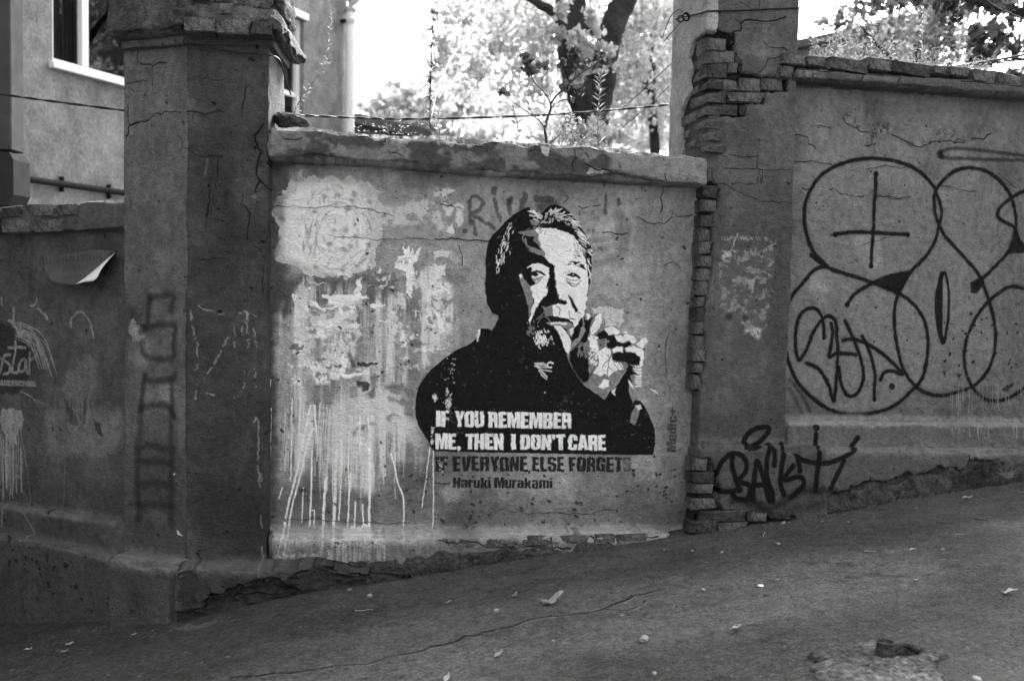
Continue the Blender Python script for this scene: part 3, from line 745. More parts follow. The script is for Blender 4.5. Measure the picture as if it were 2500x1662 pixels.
# ---- the stencil portrait: dark layer
BK, WT, MG = .008, .72, .17
c.crop = K['face']
head = [(290, 1400), (220, 1370), (175, 1290), (150, 1150), (145, 1050), (155, 950), (150, 800), (165, 700), (190, 600), (230, 530), (290, 480), (350, 410), (440, 330), (540, 270), (600, 245), (650, 262), (700, 290), (730, 320), (770, 290), (830, 230), (900, 215), (990, 250),
        (1060, 310), (1110, 380), (1170, 470), (1220, 540), (1270, 640), (1290, 740), (1278, 800), (1282, 880), (1270, 1000), (1245, 1130), (1232, 1230), (1215, 1340), (1190, 1410), (1140, 1480), (1150, 1567), (900, 1600), (260, 1600)]
c.poly(head, BK, 1.0, warp=.7, tex=solid, h=.15)
c.crop = K['body']
body = [(850, 60), (835, 130), (805, 200), (775, 248), (740, 230), (680, 230), (655, 260), (640, 310), (580, 370), (450, 425), (370, 480), (270, 560), (190, 640), (130, 720), (100, 800), (85, 900), (85, 1000), (110, 1100), (160, 1180), (210, 1260), (245, 1335),
        (800, 1347), (1400, 1355), (2000, 1366), (2222, 1366), (2245, 1260), (2236, 1120), (2190, 1010), (2150, 930), (2105, 880), (2062, 872), (2050, 905), (2025, 860), (2005, 790), (2015, 700), (2050, 600), (2040, 560), (2000, 540), (1990, 600), (1900, 740), (1850, 780), (1790, 865), (1600, 735), (1500, 560),
        (1450, 470), (1480, 330), (1520, 240), (1580, 120), (1500, 60), (1100, 20)]
c.poly(body, BK, 1.0, warp=.7, tex=solid, h=.15)
c.poly([(2062, 935), (2120, 925), (2100, 1000), (2060, 1100), (2015, 1070), (2030, 1000)], MG, 1, warp=.8)
c.poly([(2065, 925), (2115, 915), (2125, 945), (2100, 965), (2075, 950)], WT * .8, .9, warp=2.5)
# the hand: grey underlayer, then white and dark pieces
c.crop = K['hand']
c.poly([(150, 780), (200, 690), (330, 560), (400, 440), (410, 380), (380, 300), (385, 240), (430, 160), (500, 190), (560, 170), (640, 150), (668, 200), (640, 330), (700, 350), (780, 335), (860, 370), (920, 450), (1000, 455), (1100, 470), (1165, 560), (1250, 515), (1300, 515), (1325, 570), (1265, 680), (1270, 720),
        (1262, 920), (1235, 1050), (1230, 1200), (1190, 1290), (1140, 1280), (1080, 1330), (1050, 1200), (1040, 1130), (1110, 1000), (1100, 930), (1030, 900), (1020, 965), (940, 1080), (860, 1180), (745, 1290), (700, 1400), (685, 1420), (400, 1220), (380, 1190), (280, 1060), (170, 870)], MG, 1, warp=.8)
for q in ([(560, 210), (620, 155), (660, 170), (655, 260), (620, 370), (540, 460), (480, 470), (480, 390), (530, 290)],
          [(450, 500), (560, 530), (610, 640), (600, 720), (640, 680), (700, 650), (740, 680), (790, 690), (780, 760), (830, 880), (920, 870), (985, 985), (900, 990), (830, 1020), (745, 1100), (700, 1050), (640, 1080), (560, 1040), (510, 1020), (600, 900), (610, 820), (590, 750), (530, 700), (480, 660)],
          [(690, 390), (780, 340), (850, 370), (910, 440), (860, 480), (830, 450), (810, 470), (760, 480), (710, 430)],
          [(850, 500), (930, 478), (960, 495), (1000, 455), (1100, 480), (1160, 560), (1140, 600), (1080, 590), (1030, 545), (960, 590), (890, 570)],
          [(810, 700), (870, 650), (960, 650), (960, 720), (830, 730)], [(990, 650), (1110, 635), (1250, 680), (1268, 720), (1262, 920), (1205, 920), (1222, 790), (1140, 735), (1020, 710)],
          [(1160, 600), (1250, 520), (1290, 512), (1322, 560), (1255, 670)], [(960, 440), (1000, 420), (1035, 445), (990, 450)],
          [(600, 1235), (690, 1110), (770, 1150), (760, 1225), (680, 1265)], [(800, 1290), (855, 1240), (840, 1365), (810, 1330)], [(415, 170), (455, 155), (492, 185), (450, 245), (420, 215)]):
    c.poly(q, WT, 1, warp=1.6)
for k in range(9):
    y = 925 + k * 36; c.poly([(1110 + c.rng.random() * 30, y), (1240, y - 4), (1232, y + 20), (1140 + c.rng.random() * 30, y + 24)], WT, 1, warp=1.5)
c.poly([(1040, 1130), (1100, 1200), (1140, 1280), (1080, 1240)], WT, 1, warp=1)
for q in ([(550, 485), (600, 440), (690, 398), (745, 475), (830, 470), (890, 575), (960, 600), (1035, 560), (1100, 600), (1000, 655), (880, 640), (795, 682), (730, 650), (718, 600), (770, 560), (720, 525), (610, 540)],
          [(805, 745), (900, 728), (960, 730), (965, 660), (990, 650), (1000, 715), (1140, 745), (1222, 800), (1205, 912), (1110, 915), (1040, 910), (1000, 862), (870, 860), (812, 830)],
          [(190, 720), (260, 660), (330, 640), (390, 590), (440, 700), (455, 780), (455, 900), (465, 1120), (420, 1175), (375, 1170), (280, 1050), (180, 860)],
          [(190, 500), (250, 370), (330, 220), (372, 235), (368, 330), (300, 500), (205, 595)],
          [(385, 190), (410, 240), (440, 255), (500, 215), (540, 190), (490, 270), (470, 380), (440, 560), (400, 590), (360, 600), (230, 670), (330, 570), (410, 410), (390, 300)],
          [(1110, 925), (1100, 980), (1190, 1050), (1110, 1060), (1060, 1060), (1110, 1180), (1050, 1130), (1010, 960)]):
    c.poly(q, BK, 1, warp=1.4)
for pts in ([(600, 820), (595, 900), (540, 985), (480, 1070)], [(740, 770), (760, 830), (690, 900), (660, 960)], [(780, 780), (750, 920), (810, 1000)], [(740, 1100), (740, 980), (760, 930)], [(830, 890), (900, 980)], [(900, 880), (960, 970)], [(695, 60), (690, 330)]): c.stroke(pts, .004 if pts[0][0] != 600 else .009, BK * 2, .85, warp=.6)
for k in range(60):
    x, y = 470 + c.rng.random() * 110, 500 + c.rng.random() * 440; c.stroke([(x, y), (x + 14, y - 22)], .006, WT, .85, warp=.8)
for k in range(40):
    x, y = 300 + c.rng.random() * 130, 600 + c.rng.random() * 220; c.stroke([(x, y), (x + 8, y - 34)], .005, MG, .8, warp=.8)
c.poly([(500, 75), (700, 55), (880, 90), (975, 85), (955, 200), (960, 300), (900, 380), (850, 345), (700, 340), (665, 200), (640, 150), (520, 170)], .46, .85, warp=2.5, tex=tex)
# the face
c.crop = K['face']
for k in range(240):
    t = c.rng.random(); x = np.interp(t, [0, .3, .6, 1], [700, 770, 810, 850]) + c.rng.normal() * 26; y = np.interp(t, [0, .3, .6, 1], [500, 600, 730, 840]) + c.rng.normal() * 12
    c.stroke([(x, y), (x + c.rng.normal() * 8, y + c.rng.normal() * 8)], .0035, MG if c.rng.random() < .6 else WT, .8, warp=1)
for q in ([(620, 380), (700, 372), (730, 400), (700, 440), (640, 430)], [(490, 512), (545, 505), (590, 490), (700, 480), (745, 520), (790, 640), (815, 730), (800, 770), (740, 760), (650, 730), (600, 680), (560, 590), (575, 570), (600, 650), (700, 690), (760, 700), (700, 640), (660, 600), (680, 560), (600, 550), (560, 545)],
          [(500, 965), (530, 950), (560, 1010), (600, 1060), (650, 1120), (655, 1250), (640, 1340), (610, 1420), (610, 1330), (580, 1200), (550, 1110)], [(835, 1190), (868, 1185), (875, 1240), (850, 1275)], [(790, 760), (840, 800), (890, 850), (870, 880), (820, 830)], [(885, 870), (925, 1100), (960, 1215), (1000, 1235), (950, 1240), (905, 1180), (890, 1000)],
          [(1195, 940), (1240, 960), (1240, 1090), (1200, 1060)], [(760, 1090), (820, 1080), (810, 1120), (760, 1150)], [(740, 1290), (870, 1280), (880, 1400), (790, 1400)], [(1035, 1350), (1120, 1350), (1110, 1420), (1060, 1400)]): c.poly(q, MG, 1, warp=1.2)
c.poly([(690, 468), (830, 465), (950, 490), (1050, 535), (1130, 600), (1190, 690), (1225, 800), (1222, 850), (1235, 960), (1240, 1100), (1232, 1200), (1210, 1330), (1190, 1400), (1140, 1470), (1090, 1530), (1080, 1470), (1040, 1435), (960, 1420), (870, 1405), (865, 1295), (920, 1275), (990, 1285), (1018, 1260), (960, 1238), (920, 1170), (905, 1090),
        (895, 960), (885, 870), (845, 850), (795, 790), (765, 700), (722, 610), (712, 540), (672, 505)], WT, 1, warp=2.0)
c.poly([(600, 890), (640, 845), (700, 840), (760, 862), (830, 890), (832, 960), (815, 1050), (790, 1090), (812, 1130), (790, 1190), (740, 1240), (680, 1330), (650, 1410), (620, 1478), (612, 1440), (640, 1340), (665, 1250), (645, 1150), (630, 1080), (700, 1060), (620, 1040), (590, 1000)], WT, 1, warp=2.0)
c.poly([(505, 975), (530, 955), (560, 985), (540, 1005)], WT, .9, warp=2)
for q in ([(655, 775), (720, 765), (780, 790), (850, 850), (885, 870), (885, 960), (900, 1100), (915, 1180), (950, 1240), (1005, 1240), (1018, 1265), (995, 1288), (920, 1270), (850, 1290), (790, 1310), (735, 1300), (760, 1240), (820, 1150), (815, 1060), (840, 960), (835, 895), (760, 862), (690, 830), (660, 820)],
          [(590, 900), (640, 880), (650, 905), (630, 960), (640, 1010), (670, 1055), (620, 1045), (580, 1000), (560, 950)], [(560, 925), (610, 938), (640, 935), (690, 914), (742, 924), (795, 966), (788, 982), (745, 957), (708, 952), (714, 974), (690, 982), (655, 972), (640, 990), (655, 1020), (690, 1050), (625, 1052), (585, 1010)],
          [(1010, 860), (1060, 820), (1150, 825), (1200, 865), (1218, 915), (1190, 905), (1140, 875), (1080, 860)], [(1012, 965), (1060, 945), (1110, 950), (1168, 990), (1160, 1008), (1110, 985), (1090, 990), (1050, 980), (1025, 975)],
          [(1018, 1165), (1060, 1205), (1105, 1280), (1135, 1350), (1110, 1360), (1075, 1310), (1045, 1230)], [(640, 1480), (650, 1420), (700, 1340), (760, 1310), (780, 1350), (720, 1420), (680, 1470)],
          [(790, 1415), (880, 1405), (960, 1420), (1040, 1432), (1085, 1475), (1070, 1480), (1010, 1460), (930, 1462), (850, 1475), (800, 1495), (700, 1560), (690, 1470), (760, 1430)]): c.poly(q, BK, 1, warp=1.0)
c.poly([(640, 985), (690, 992), (750, 985), (785, 985), (760, 1015), (705, 1040), (665, 1030)], MG * 1.6, .7, warp=1.5); c.stroke([(676, 940), (676, 955)], .016, BK, 1); c.stroke([(1070, 960), (1075, 970)], .021, BK, 1)
c.stroke([(705, 945), (708, 948)], .006, WT, 1); c.stroke([(1080, 962), (1082, 964)], .005, WT, 1)
for pts in ([(610, 985), (650, 1015), (720, 1010), (760, 985)], [(640, 1040), (700, 1050), (740, 1020)], [(1012, 1000), (1060, 1020), (1120, 1020), (1160, 1000)], [(1020, 1030), (1070, 1060), (1130, 1060), (1165, 1030)], [(1040, 1065), (1100, 1088), (1150, 1060)], [(1010, 990), (1025, 1040), (1070, 1080)],
            [(1035, 1360), (1050, 1420), (1100, 1440)], [(1100, 1350), (1160, 1380)], [(1180, 700), (1220, 790)], [(660, 780), (640, 830), (600, 860)], [(910, 1300), (945, 1330), (930, 1390)], [(560, 545), (550, 590), (580, 650), (620, 710), (700, 740)], [(850, 1475), (770, 1400), (700, 1480)], [(690, 1440), (770, 1370), (850, 1330)]):
    c.stroke(pts, .0045, BK * 2 if pts[0][0] not in (560, 850, 690) else MG, .85, warp=1.2)
for k in range(70):
    x, y = 1080 + c.rng.random() * 140, 560 + c.rng.random() * 230; c.stroke([(x, y), (x + 8, y + 8)], .004, MG, .8, warp=1)
def strands(n, a, b, spread, L, ang, val=WT, wd=.0019):
    n = int(n * .62); L = L * .8
    for _ in range(n):
        t = c.rng.random(); x = lerp(a[0], b[0], t) + c.rng.normal() * spread[0]; y = lerp(a[1], b[1], t) + c.rng.normal() * spread[1]
        an = R(lerp(ang[0], ang[1], t) + c.rng.normal() * 8); l = L * (.5 + c.rng.random())
        c.stroke([(x, y), (x + l * .5 * math.cos(an), y - l * .5 * math.sin(an) - 3), (x + l * math.cos(an + .2), y - l * math.sin(an + .2))], wd, val, .92, warp=.5, taper=True)
strands(70, (395, 480), (300, 870), (32, 12), 60, (50, 75)); strands(16, (300, 820), (290, 960), (16, 10), 50, (70, 80))
strands(60, (640, 290), (800, 410), (26, 14), 46, (140, 155)); strands(30, (800, 420), (870, 290), (26, 22), 48, (60, 80))
strands(110, (850, 310), (1110, 420), (34, 30), 46, (30, -35)); strands(100, (1080, 410), (1262, 720), (18, 18), 42, (-45, -70)); strands(26, (1240, 780), (1262, 1000), (9, 10), 50, (-80, -90))
strands(60, (800, 380), (1080, 480), (40, 20), 50, (40, -20), BK); strands(26, (650, 480), (760, 440), (30, 20), 70, (220, 240), MG); strands(30, (1010, 870), (1180, 850), (20, 10), 30, (40, -30), WT)
c.crop = K['body']
c.poly([(1262, 182), (1300, 168), (1380, 172), (1480, 168), (1505, 200), (1512, 262), (1485, 312), (1462, 285), (1440, 232), (1392, 203), (1330, 208), (1300, 200)], MG * 1.1, 1, warp=1.4)
c.poly([(1290, 180), (1400, 172), (1450, 185), (1440, 200), (1380, 190), (1310, 195)], WT, .9, warp=1.5); c.poly([(1470, 240), (1508, 215), (1505, 265), (1485, 300)], WT, .8, warp=2)
c.poly([(1333, 205), (1390, 203), (1440, 255), (1480, 330), (1488, 410), (1466, 462), (1430, 430), (1402, 340), (1372, 262)], WT, 1, warp=1.2)
for k in range(120):
    x, y = 1225 + c.rng.normal() * 32, 320 + c.rng.normal() * 34; c.stroke([(x, y), (x + 4, y + 12)], .004, WT, .85, warp=.5)
for k in range(34):
    x, y = 1125 + c.rng.normal() * 22, 240 + c.rng.normal() * 40; c.stroke([(x, y), (x + 8, y + 10)], .005, MG, .85, warp=.5)
c.poly([(1155, 545), (1230, 530), (1265, 560), (1270, 590), (1180, 575)], .45, 1, warp=1.5); c.poly([(1195, 600), (1230, 605), (1275, 660), (1270, 690), (1220, 655)], .45, 1, warp=1.5)
c.stroke([(1325, 545), (1300, 535), (1275, 550), (1280, 575), (1310, 580)], .008, .6, 1, warp=.5); c.stroke([(1160, 565), (1230, 600), (1310, 615)], .006, .5, 1); c.stroke([(1200, 560), (1250, 575)], .004, BK, 1); c.stroke([(1215, 620), (1265, 680)], .004, BK, 1)
# wear in the black coat
for (x, y, r, n) in ((262, 850, 13, 44), (385, 890, 28, 60), (372, 790, 9, 14), (238, 1150, 13, 30), (238, 1250, 9, 22), (400, 600, 45, 16), (640, 300, 10, 10), (1252, 805, 5, 4)):
    for _ in range(n):
        a0, b0 = x + c.rng.normal() * r * .6, y + c.rng.normal() * r * 1.3; c.stroke([(a0, b0), (a0 + c.rng.normal() * 4, b0 + 6)], .002 + .003 * c.rng.random(), .55, .9, warp=1.0)
c.poly([(1360, 860), (1480, 860), (1500, 960), (1380, 970)], .12, .5, soft=5, warp=4, tex=sstep(0, .3, c.fb(.02, .02, 3)).astype(np.float32))
for q in ([(650, 240), (668, 240), (655, 340), (642, 350)], [(2190, 765), (2250, 790), (2270, 822), (2240, 805)]): c.poly(q, .6, .95, warp=2)
# ---- the lines of writing
c.crop = K['tx']
twear = (1 - .4 * sstep(.55, .8, c.fb(.022, .022, 3, .7))).astype(np.float32)
for w_, x0, x1 in (('IF', 222, 337), ('YOU', 380, 630), ('REMEMBER', 665, 1370)):
    f = lambda x: 285 + (x - 222) * .0135; g = lambda x: 150 + (x - 222) * .017
    word(c, w_, (x0, f(x0)), (x1, f(x1)), (x0, g(x0)), .76, .98, tex=None, warp=1.1, h=.15)
for w_, x0, x1 in (('ME,', 217, 435), ('THEN', 470, 795), ('I', 858, 898), ("DON'T", 935, 1312), ('CARE', 1340, 1660)):
    f = lambda x: 475 + (x - 215) * .006; g = lambda x: 342 + (x - 215) * .009
    word(c, w_, (x0, f(x0)), (x1, f(x1)), (x0, g(x0)), .76, .98, warp=1.1, h=.15)
for w_, x0, x1 in (('IF', 217, 328), ('EVERYONE', 365, 1000), ('ELSE', 1035, 1310), ('FORGETS.', 1345, 1915)):
    f = lambda x: 662 + (x - 215) * .002; g = lambda x: 535 + (x - 215) * .003
    word(c, w_, (x0, f(x0)), (x1, f(x1)), (x0, g(x0)), .014, .98, tex=twear, warp=1.1)
for w_, x0, x1 in (('Haruki', 365, 690), ('Murakami', 716, 1212)):
    word(c, w_, (x0, 803), (x1, 806), (x0, 712), .014, .98, tex=twear, warp=1.0)
c.poly([(212, 757), (340, 757), (340, 772), (212, 770)], .025, .95, warp=1.5)
c.poly([(1790, 560), (1900, 545), (1910, 600), (1850, 668), (1790, 640)], .17, .55, warp=3, soft=2)
word(c, 'Medic+', (2252, 497), (2262, 118), (2172, 497), .035, .9, warp=1.2, tex=twear)
for k in range(22):
    x, y = 262 + c.rng.normal() * 12, 610 + c.rng.normal() * 40; c.stroke([(x, y), (x + 3, y + 5)], .0035, .4, .8, warp=1)
for k in range(30):
    x, y = 330 + c.rng.normal() * 20, 200 + c.rng.normal() * 45; c.stroke([(x, y), (x + 4, y + 6)], .004, .06, .9, warp=1)
c.poly([(250, 830), (420, 820), (400, 900), (300, 930)], .32, .5, warp=6, soft=5)
# runs of white paint
c.crop = K['wb']
WD = .78
for pts, wdt in (([(340, 380), (290, 620), (240, 860), (195, 1040), (130, 1330), (120, 1400)], .009), ([(360, 540), (320, 640), (280, 830), (215, 1080), (180, 1280), (155, 1400)], .008), ([(450, 900), (435, 1100), (425, 1300), (405, 1480)], .013), ([(520, 700), (515, 1000), (500, 1280), (475, 1480)], .015),
                 ([(755, 640), (760, 900), (755, 1260)], .012), ([(690, 450), (690, 700)], .007), ([(745, 470), (765, 640), (768, 900)], .009), ([(350, 700), (345, 1000), (332, 1240)], .008), ([(625, 860), (610, 1100), (600, 1285)], .008), ([(660, 1060), (652, 1270)], .008), ([(560, 620), (560, 900), (540, 1190)], .006),
                 ([(910, 720), (940, 830), (960, 920), (995, 1020), (1005, 1150), (990, 1270)], .007), ([(935, 580), (940, 780), (945, 850)], .008), ([(870, 560), (870, 880)], .005), ([(1210, 700), (1212, 980), (1208, 1250)], .005), ([(1185, 680), (1160, 900), (1130, 1100)], .004), ([(60, 400), (50, 800), (25, 1330)], .005), ([(190, 1030), (150, 1290)], .008),
                 ([(710, 1080), (715, 1250)], .006), ([(290, 960), (280, 1210)], .005), ([(350, 1120), (370, 1130), (362, 1240)], .005), ([(55, 200), (40, 330)], .008), ([(140, 960), (118, 1040)], .006), ([(265, 360), (258, 560)], .005), ([(210, 330), (200, 900)], .005), ([(610, 560), (612, 1040)], .005), ([(370, 380), (380, 560), (385, 640)], .009)):
    c.stroke(pts, wdt, WD * lerp(.8, 1, c.rng.random()), .9, soft=.8, warp=.8, h=.3)
c.drips(150, 480, 330, 1000, 34, .56, (.002, .007), (.1, .8), slant=-.06); c.drips(440, 790, 480, 1250, 26, .54, (.002, .008), (.1, .85), a=.75); c.drips(150, 1000, 560, 1270, 26, .55, (.002, .005), (.08, .6), a=.7, slant=.03); c.drips(780, 1010, 500, 900, 9, .42, (.003, .005), a=.7)
c.w = .085
c.drips(60, 360, 1290, 1400, 24, .6, (.003, .007)); c.drips(520, 870, 1300, 1520, 60, .72, (.004, .012)); c.drips(860, 1220, 1340, 1480, 16, .5, (.003, .006)); c.drips(980, 1300, 1330, 1420, 8, .5, (.002, .004))
for pts in ([(560, 1310), (640, 1290), (720, 1270), (760, 1300), (830, 1340)], [(530, 1330), (620, 1300), (700, 1310), (740, 1330)], [(740, 1265), (750, 1300), (700, 1330), (720, 1380)]): c.stroke(pts, .028, .72, .95, soft=1.5, warp=5, h=.5)
c.poly([(820, 1300), (850, 1265), (880, 1305)], .5, .8, warp=4); c.poly([(705, 1300), (740, 1262), (770, 1300), (750, 1330)], .75, 1, warp=4)
c.w = .15
for x in (105, 112, 145, 165, 180, 205, 265, 275, 290, 300, 345, 355, 375, 385): c.stroke([(x, 1448 + c.rng.random() * 8), (x + 4, 1470)], .016 * (.5 + c.rng.random()), .72, .95, soft=1, warp=3, h=.4)
c.stroke([(404, 1440), (404, 1484)], .024, .72, .95, warp=3); c.stroke([(478, 1430), (480, 1488)], .028, .72, .95, warp=3)
c.drips(130, 300, 1470, 1540, 10, .5, (.003, .006))
c.w = 0
# cracks and pits
c.crop = K['px']
for pts, wd in (([(1062, 585), (1100, 582), (1140, 588), (1200, 592), (1280, 597)], .007), ([(1412, 504), (1436, 506)], .010), ([(1446, 504), (1466, 502)], .006), ([(1470, 570), (1490, 568), (1510, 573), (1535, 572)], .007), ([(1374, 463), (1380, 480), (1388, 482), (1376, 495)], .004), ([(1555, 530), (1580, 545), (1620, 548), (1640, 530)], .006),
                ([(1618, 460), (1616, 500), (1612, 520)], .006), ([(1120, 600), (1126, 620), (1128, 650)], .006), ([(660, 505), (760, 508), (900, 512), (960, 530)], .003), ([(800, 575), (930, 585), (1050, 588)], .003), ([(1620, 650), (1640, 640), (1660, 655)], .004), ([(1640, 515), (1665, 530), (1690, 525)], .004),
                ([(655, 420), (652, 700), (650, 1000), (648, 1280)], .006), ([(1075, 500), (1110, 508), (1128, 512)], .006), ([(1630, 800), (1625, 900), (1633, 980)], .003), ([(1240, 1250), (1380, 1255), (1500, 1248)], .003), ([(700, 1270), (860, 1275), (1000, 1278)], .003)):
    c.crack(pts, wd)
c.dots(620, .0015, .006, .02, h=-1.6, a=.85)
c.dots(60, .004, .009, .03, h=-1.8, a=.8, region=c.P([(660, 1150), (1690, 1290)]))
# coping of this wall (stands proud)
c.w = .15
c.poly([(648, 285), (1750, 365), (1750, 455), (1600, 450), (1200, 425), (900, 398), (648, 392)], .125, 1, warp=1)
dark = sstep(-.12, .12, c.fb(.16, .12, 4, .6)).astype(np.float32)
c.poly([(700, 300), (1480, 350), (1500, 430), (1200, 425), (900, 398), (700, 392)], .038, .88, warp=8, soft=5, tex=dark)
c.crop = K['tm']
c.poly([(560, 895), (800, 905), (1000, 930), (1150, 945), (1400, 960), (1500, 990), (1400, 1000), (1180, 980), (1050, 960), (960, 985), (830, 960), (600, 930)], .27, .8, warp=6, soft=1)
c.poly([(1890, 1003), (1970, 1005), (1960, 1045), (1930, 1060), (1900, 1040)], .35, .95, warp=4, h=.3)
for pts, wd in (([(560, 905), (640, 925), (760, 930), (840, 940), (1000, 938), (1150, 940)], .012), ([(1150, 940), (1300, 965), (1500, 980), (1640, 975), (1720, 960), (1840, 990), (2010, 995)], .009), ([(150, 955), (240, 962), (270, 950)], .005), ([(840, 940), (838, 975)], .008), ([(900, 1010), (930, 1030), (870, 1060)], .003), ([(850, 1045), (900, 1050), (960, 1075)], .004), ([(1380, 980), (1440, 1000), (1500, 1010)], .003),
                ([(20, 820), (35, 900), (20, 960), (60, 1020)], .003)): c.crack(pts, wd, h=-2.5)
c.crop = K['tr']
c.poly([(780, 1030), (1000, 1040), (1460, 1060), (1490, 1100), (1490, 1220), (1200, 1215), (820, 1195), (800, 1150), (880, 1090)], .17, .8, warp=6, soft=3)
c.poly([(680, 1140), (820, 1185), (800, 1195), (650, 1185)], .27, .8, warp=3)
for pts, wd in (([(640, 1125), (690, 1150), (760, 1160), (815, 1185)], .008), ([(560, 1010), (580, 1080), (550, 1130), (570, 1170)], .004), ([(180, 965), (300, 990), (440, 1000), (620, 1005), (750, 1015), (1000, 1030)], .008), ([(640, 1050), (660, 1080)], .004), ([(1190, 1190), (1195, 1235)], .005), ([(1460, 1080), (1490, 1110)], .005)): c.crack(pts, wd, h=-2.5)
c.dots(120, .001, .005, .02, h=-1.6, a=.8, region=c.P([(650, 290), (1740, 450)]))
c.crop = K['px']; c.w = .085
# ledge, its top painted paler for sky light, and broken foot (relief)
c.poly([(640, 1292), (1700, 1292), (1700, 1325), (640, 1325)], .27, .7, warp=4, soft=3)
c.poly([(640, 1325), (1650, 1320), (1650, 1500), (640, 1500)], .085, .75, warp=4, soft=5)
c.crop = K['bm']
for q, v, d in (([(0, 860), (100, 860), (280, 790), (460, 760), (540, 850), (700, 860), (900, 785), (1000, 800), (1160, 790), (1300, 720), (1500, 770), (1700, 700), (2009, 680), (2009, 900), (1200, 900), (700, 1000), (0, 1100)], .075, -.035),
                ([(690, 860), (740, 820), (880, 790), (960, 810), (900, 850), (780, 870)], .045, -.02), ([(450, 910), (560, 880), (600, 920), (500, 960)], .03, -.02), ([(1170, 595), (1300, 600), (1250, 625)], .05, -.012), ([(1340, 610), (1460, 625), (1420, 655), (1370, 650)], .10, -.012),
                ([(1500, 640), (1530, 600), (1720, 610), (1740, 640), (1620, 655)], .10, -.01), ([(1760, 610), (2009, 600), (2009, 650), (1850, 650)], .10, -.01)):
    c.poly(q, v, .75, warp=8, soft=1.5, h=-.5, d=d)
for pts in ([(690, 855), (780, 800), (920, 775), (1050, 800), (1130, 795), (1300, 715), (1420, 760), (1560, 770)], [(270, 790), (430, 765), (530, 850), (690, 855)], [(1180, 590), (1340, 615), (1470, 620), (1500, 640)], [(1530, 590), (1740, 640), (1960, 645)], [(1280, 740), (1240, 780), (1060, 880)], [(1500, 730), (1620, 680), (1800, 690)]): c.crack(pts, .008, val=.02, a=.8, h=-2)
c.crop = K['bc']
for pts in ([(560, 555), (640, 575), (900, 570), (1120, 572)], [(660, 560), (690, 600), (670, 660)], [(840, 580), (850, 620)], [(250, 640), (390, 650), (520, 660)], [(390, 580), (400, 640)]): c.crack(pts, .010, h=-2.5)
c.w = 0
CV_C = c

# ---------------------------------------------------------------- corner pillar, street face
c = Canvas('pillar_front', FB, -.15, 1.45, -.45, 3.3, base=.088, seed=21)
mottled(c, .35, .35, .15)
c.crop = K['px']
for (x, y, rx, ry, v) in ((560, 150, 70, 60, .12), (600, 250, 50, 70, .11), (520, 520, 40, 40, .055), (500, 360, 50, 50, .06), (500, 640, 60, 80, .06), (550, 1250, 90, 80, .05), (470, 1000, 30, 200, .075), (590, 900, 40, 150, .08), (480, 560, 20, 60, .12), (520, 430, 30, 50, .05)):
    c.poly([(x + rx * math.cos(q), y + ry * math.sin(q)) for q in np.linspace(0, 6, 10)], v, .7, soft=12, warp=12)
c.crop = K['ml']
ch = .32
for pts in ([(1300, 850), (1305, 790), (1320, 755)], [(1310, 820), (1320, 900), (1335, 980)], [(1355, 755), (1400, 770), (1480, 795), (1530, 797)], [(1345, 1000), (1348, 1130), (1335, 1220), (1355, 1255)], [(1395, 1240), (1440, 1170)], [(1470, 1140), (1510, 1060)], [(1520, 1020), (1560, 970)],
            [(1640, 790), (1700, 800), (1755, 820)], [(1680, 800), (1690, 940)], [(1695, 950), (1692, 1110)], [(1675, 1180), (1660, 1300), (1630, 1370)], [(1340, 1310), (1340, 1385)], [(1390, 1345), (1450, 1352), (1525, 1372)], [(1730, 900), (1750, 1030)], [(1655, 890), (1660, 950)], [(1740, 1180), (1745, 1290)], [(1600, 880), (1608, 1030)], [(1660, 980), (1750, 1000)], [(1300, 1355), (1302, 1358)], [(1600, 1378), (1604, 1382)], [(1745, 1510), (1760, 1540), (1750, 1567)]):
    c.stroke(pts, .008, ch, .85, soft=1, warp=2.5, tex=(sstep(-.25, .05, c.fb(.02, .02, 2))).astype(np.float32))
c.crop = K['bl']
for pts in ([(1470, 70), (1490, 55), (1495, 180), (1490, 290)], [(1490, 330), (1500, 450)], [(1505, 610), (1510, 680)], [(1515, 800), (1515, 960)]): c.stroke(pts, .006, .36, .85, soft=1, warp=2)
c.poly([(1495, 365), (1510, 365), (1510, 420), (1498, 420)], .3, .9, warp=2); c.poly([(1500, 615), (1512, 625), (1512, 680), (1503, 660)], .3, .9, warp=2)
c.crop = K['tl']
for pts, wd in (([(1240, 775), (1330, 770), (1430, 778), (1520, 770)], .006), ([(1270, 1015), (1340, 1065), (1430, 1070), (1520, 1072)], .004), ([(1800, 850), (1770, 900), (1740, 930), (1760, 1000), (1790, 1040), (1760, 1120), (1750, 1200), (1780, 1240), (1740, 1320)], .010), ([(1780, 1240), (1830, 1290), (1880, 1320)], .007),
                ([(1655, 810), (1665, 700), (1680, 600)], .005), ([(1485, 1100), (1475, 1290)], .003), ([(1440, 1300), (1410, 1500), (1400, 1567)], .004), ([(1660, 1330), (1650, 1400), (1710, 1460), (1690, 1560)], .005), ([(1380, 545), (1530, 548)], .003), ([(1320, 780), (1320, 830)], .004)): c.crack(pts, wd)
c.crop = K['ml']
for pts, wd in (([(1690, 100), (1710, 150), (1690, 220), (1692, 300)], .005), ([(1370, 440), (1430, 435), (1500, 430), (1540, 435)], .005), ([(1410, 160), (1420, 60)], .004), ([(1730, 340), (1790, 390)], .003), ([(1620, 440), (1700, 440)], .002), ([(1800, 500), (1790, 700)], .002)): c.crack(pts, wd)
c.crop = K['tl']
c.poly([(1225, 650), (1270, 655), (1330, 700), (1335, 725), (1290, 745), (1250, 720)], .17, .9, warp=5, h=-.5, d=-.006)
c.poly([(1700, 1335), (1740, 1330), (1760, 1345), (1720, 1360)], .2, .8, warp=3)
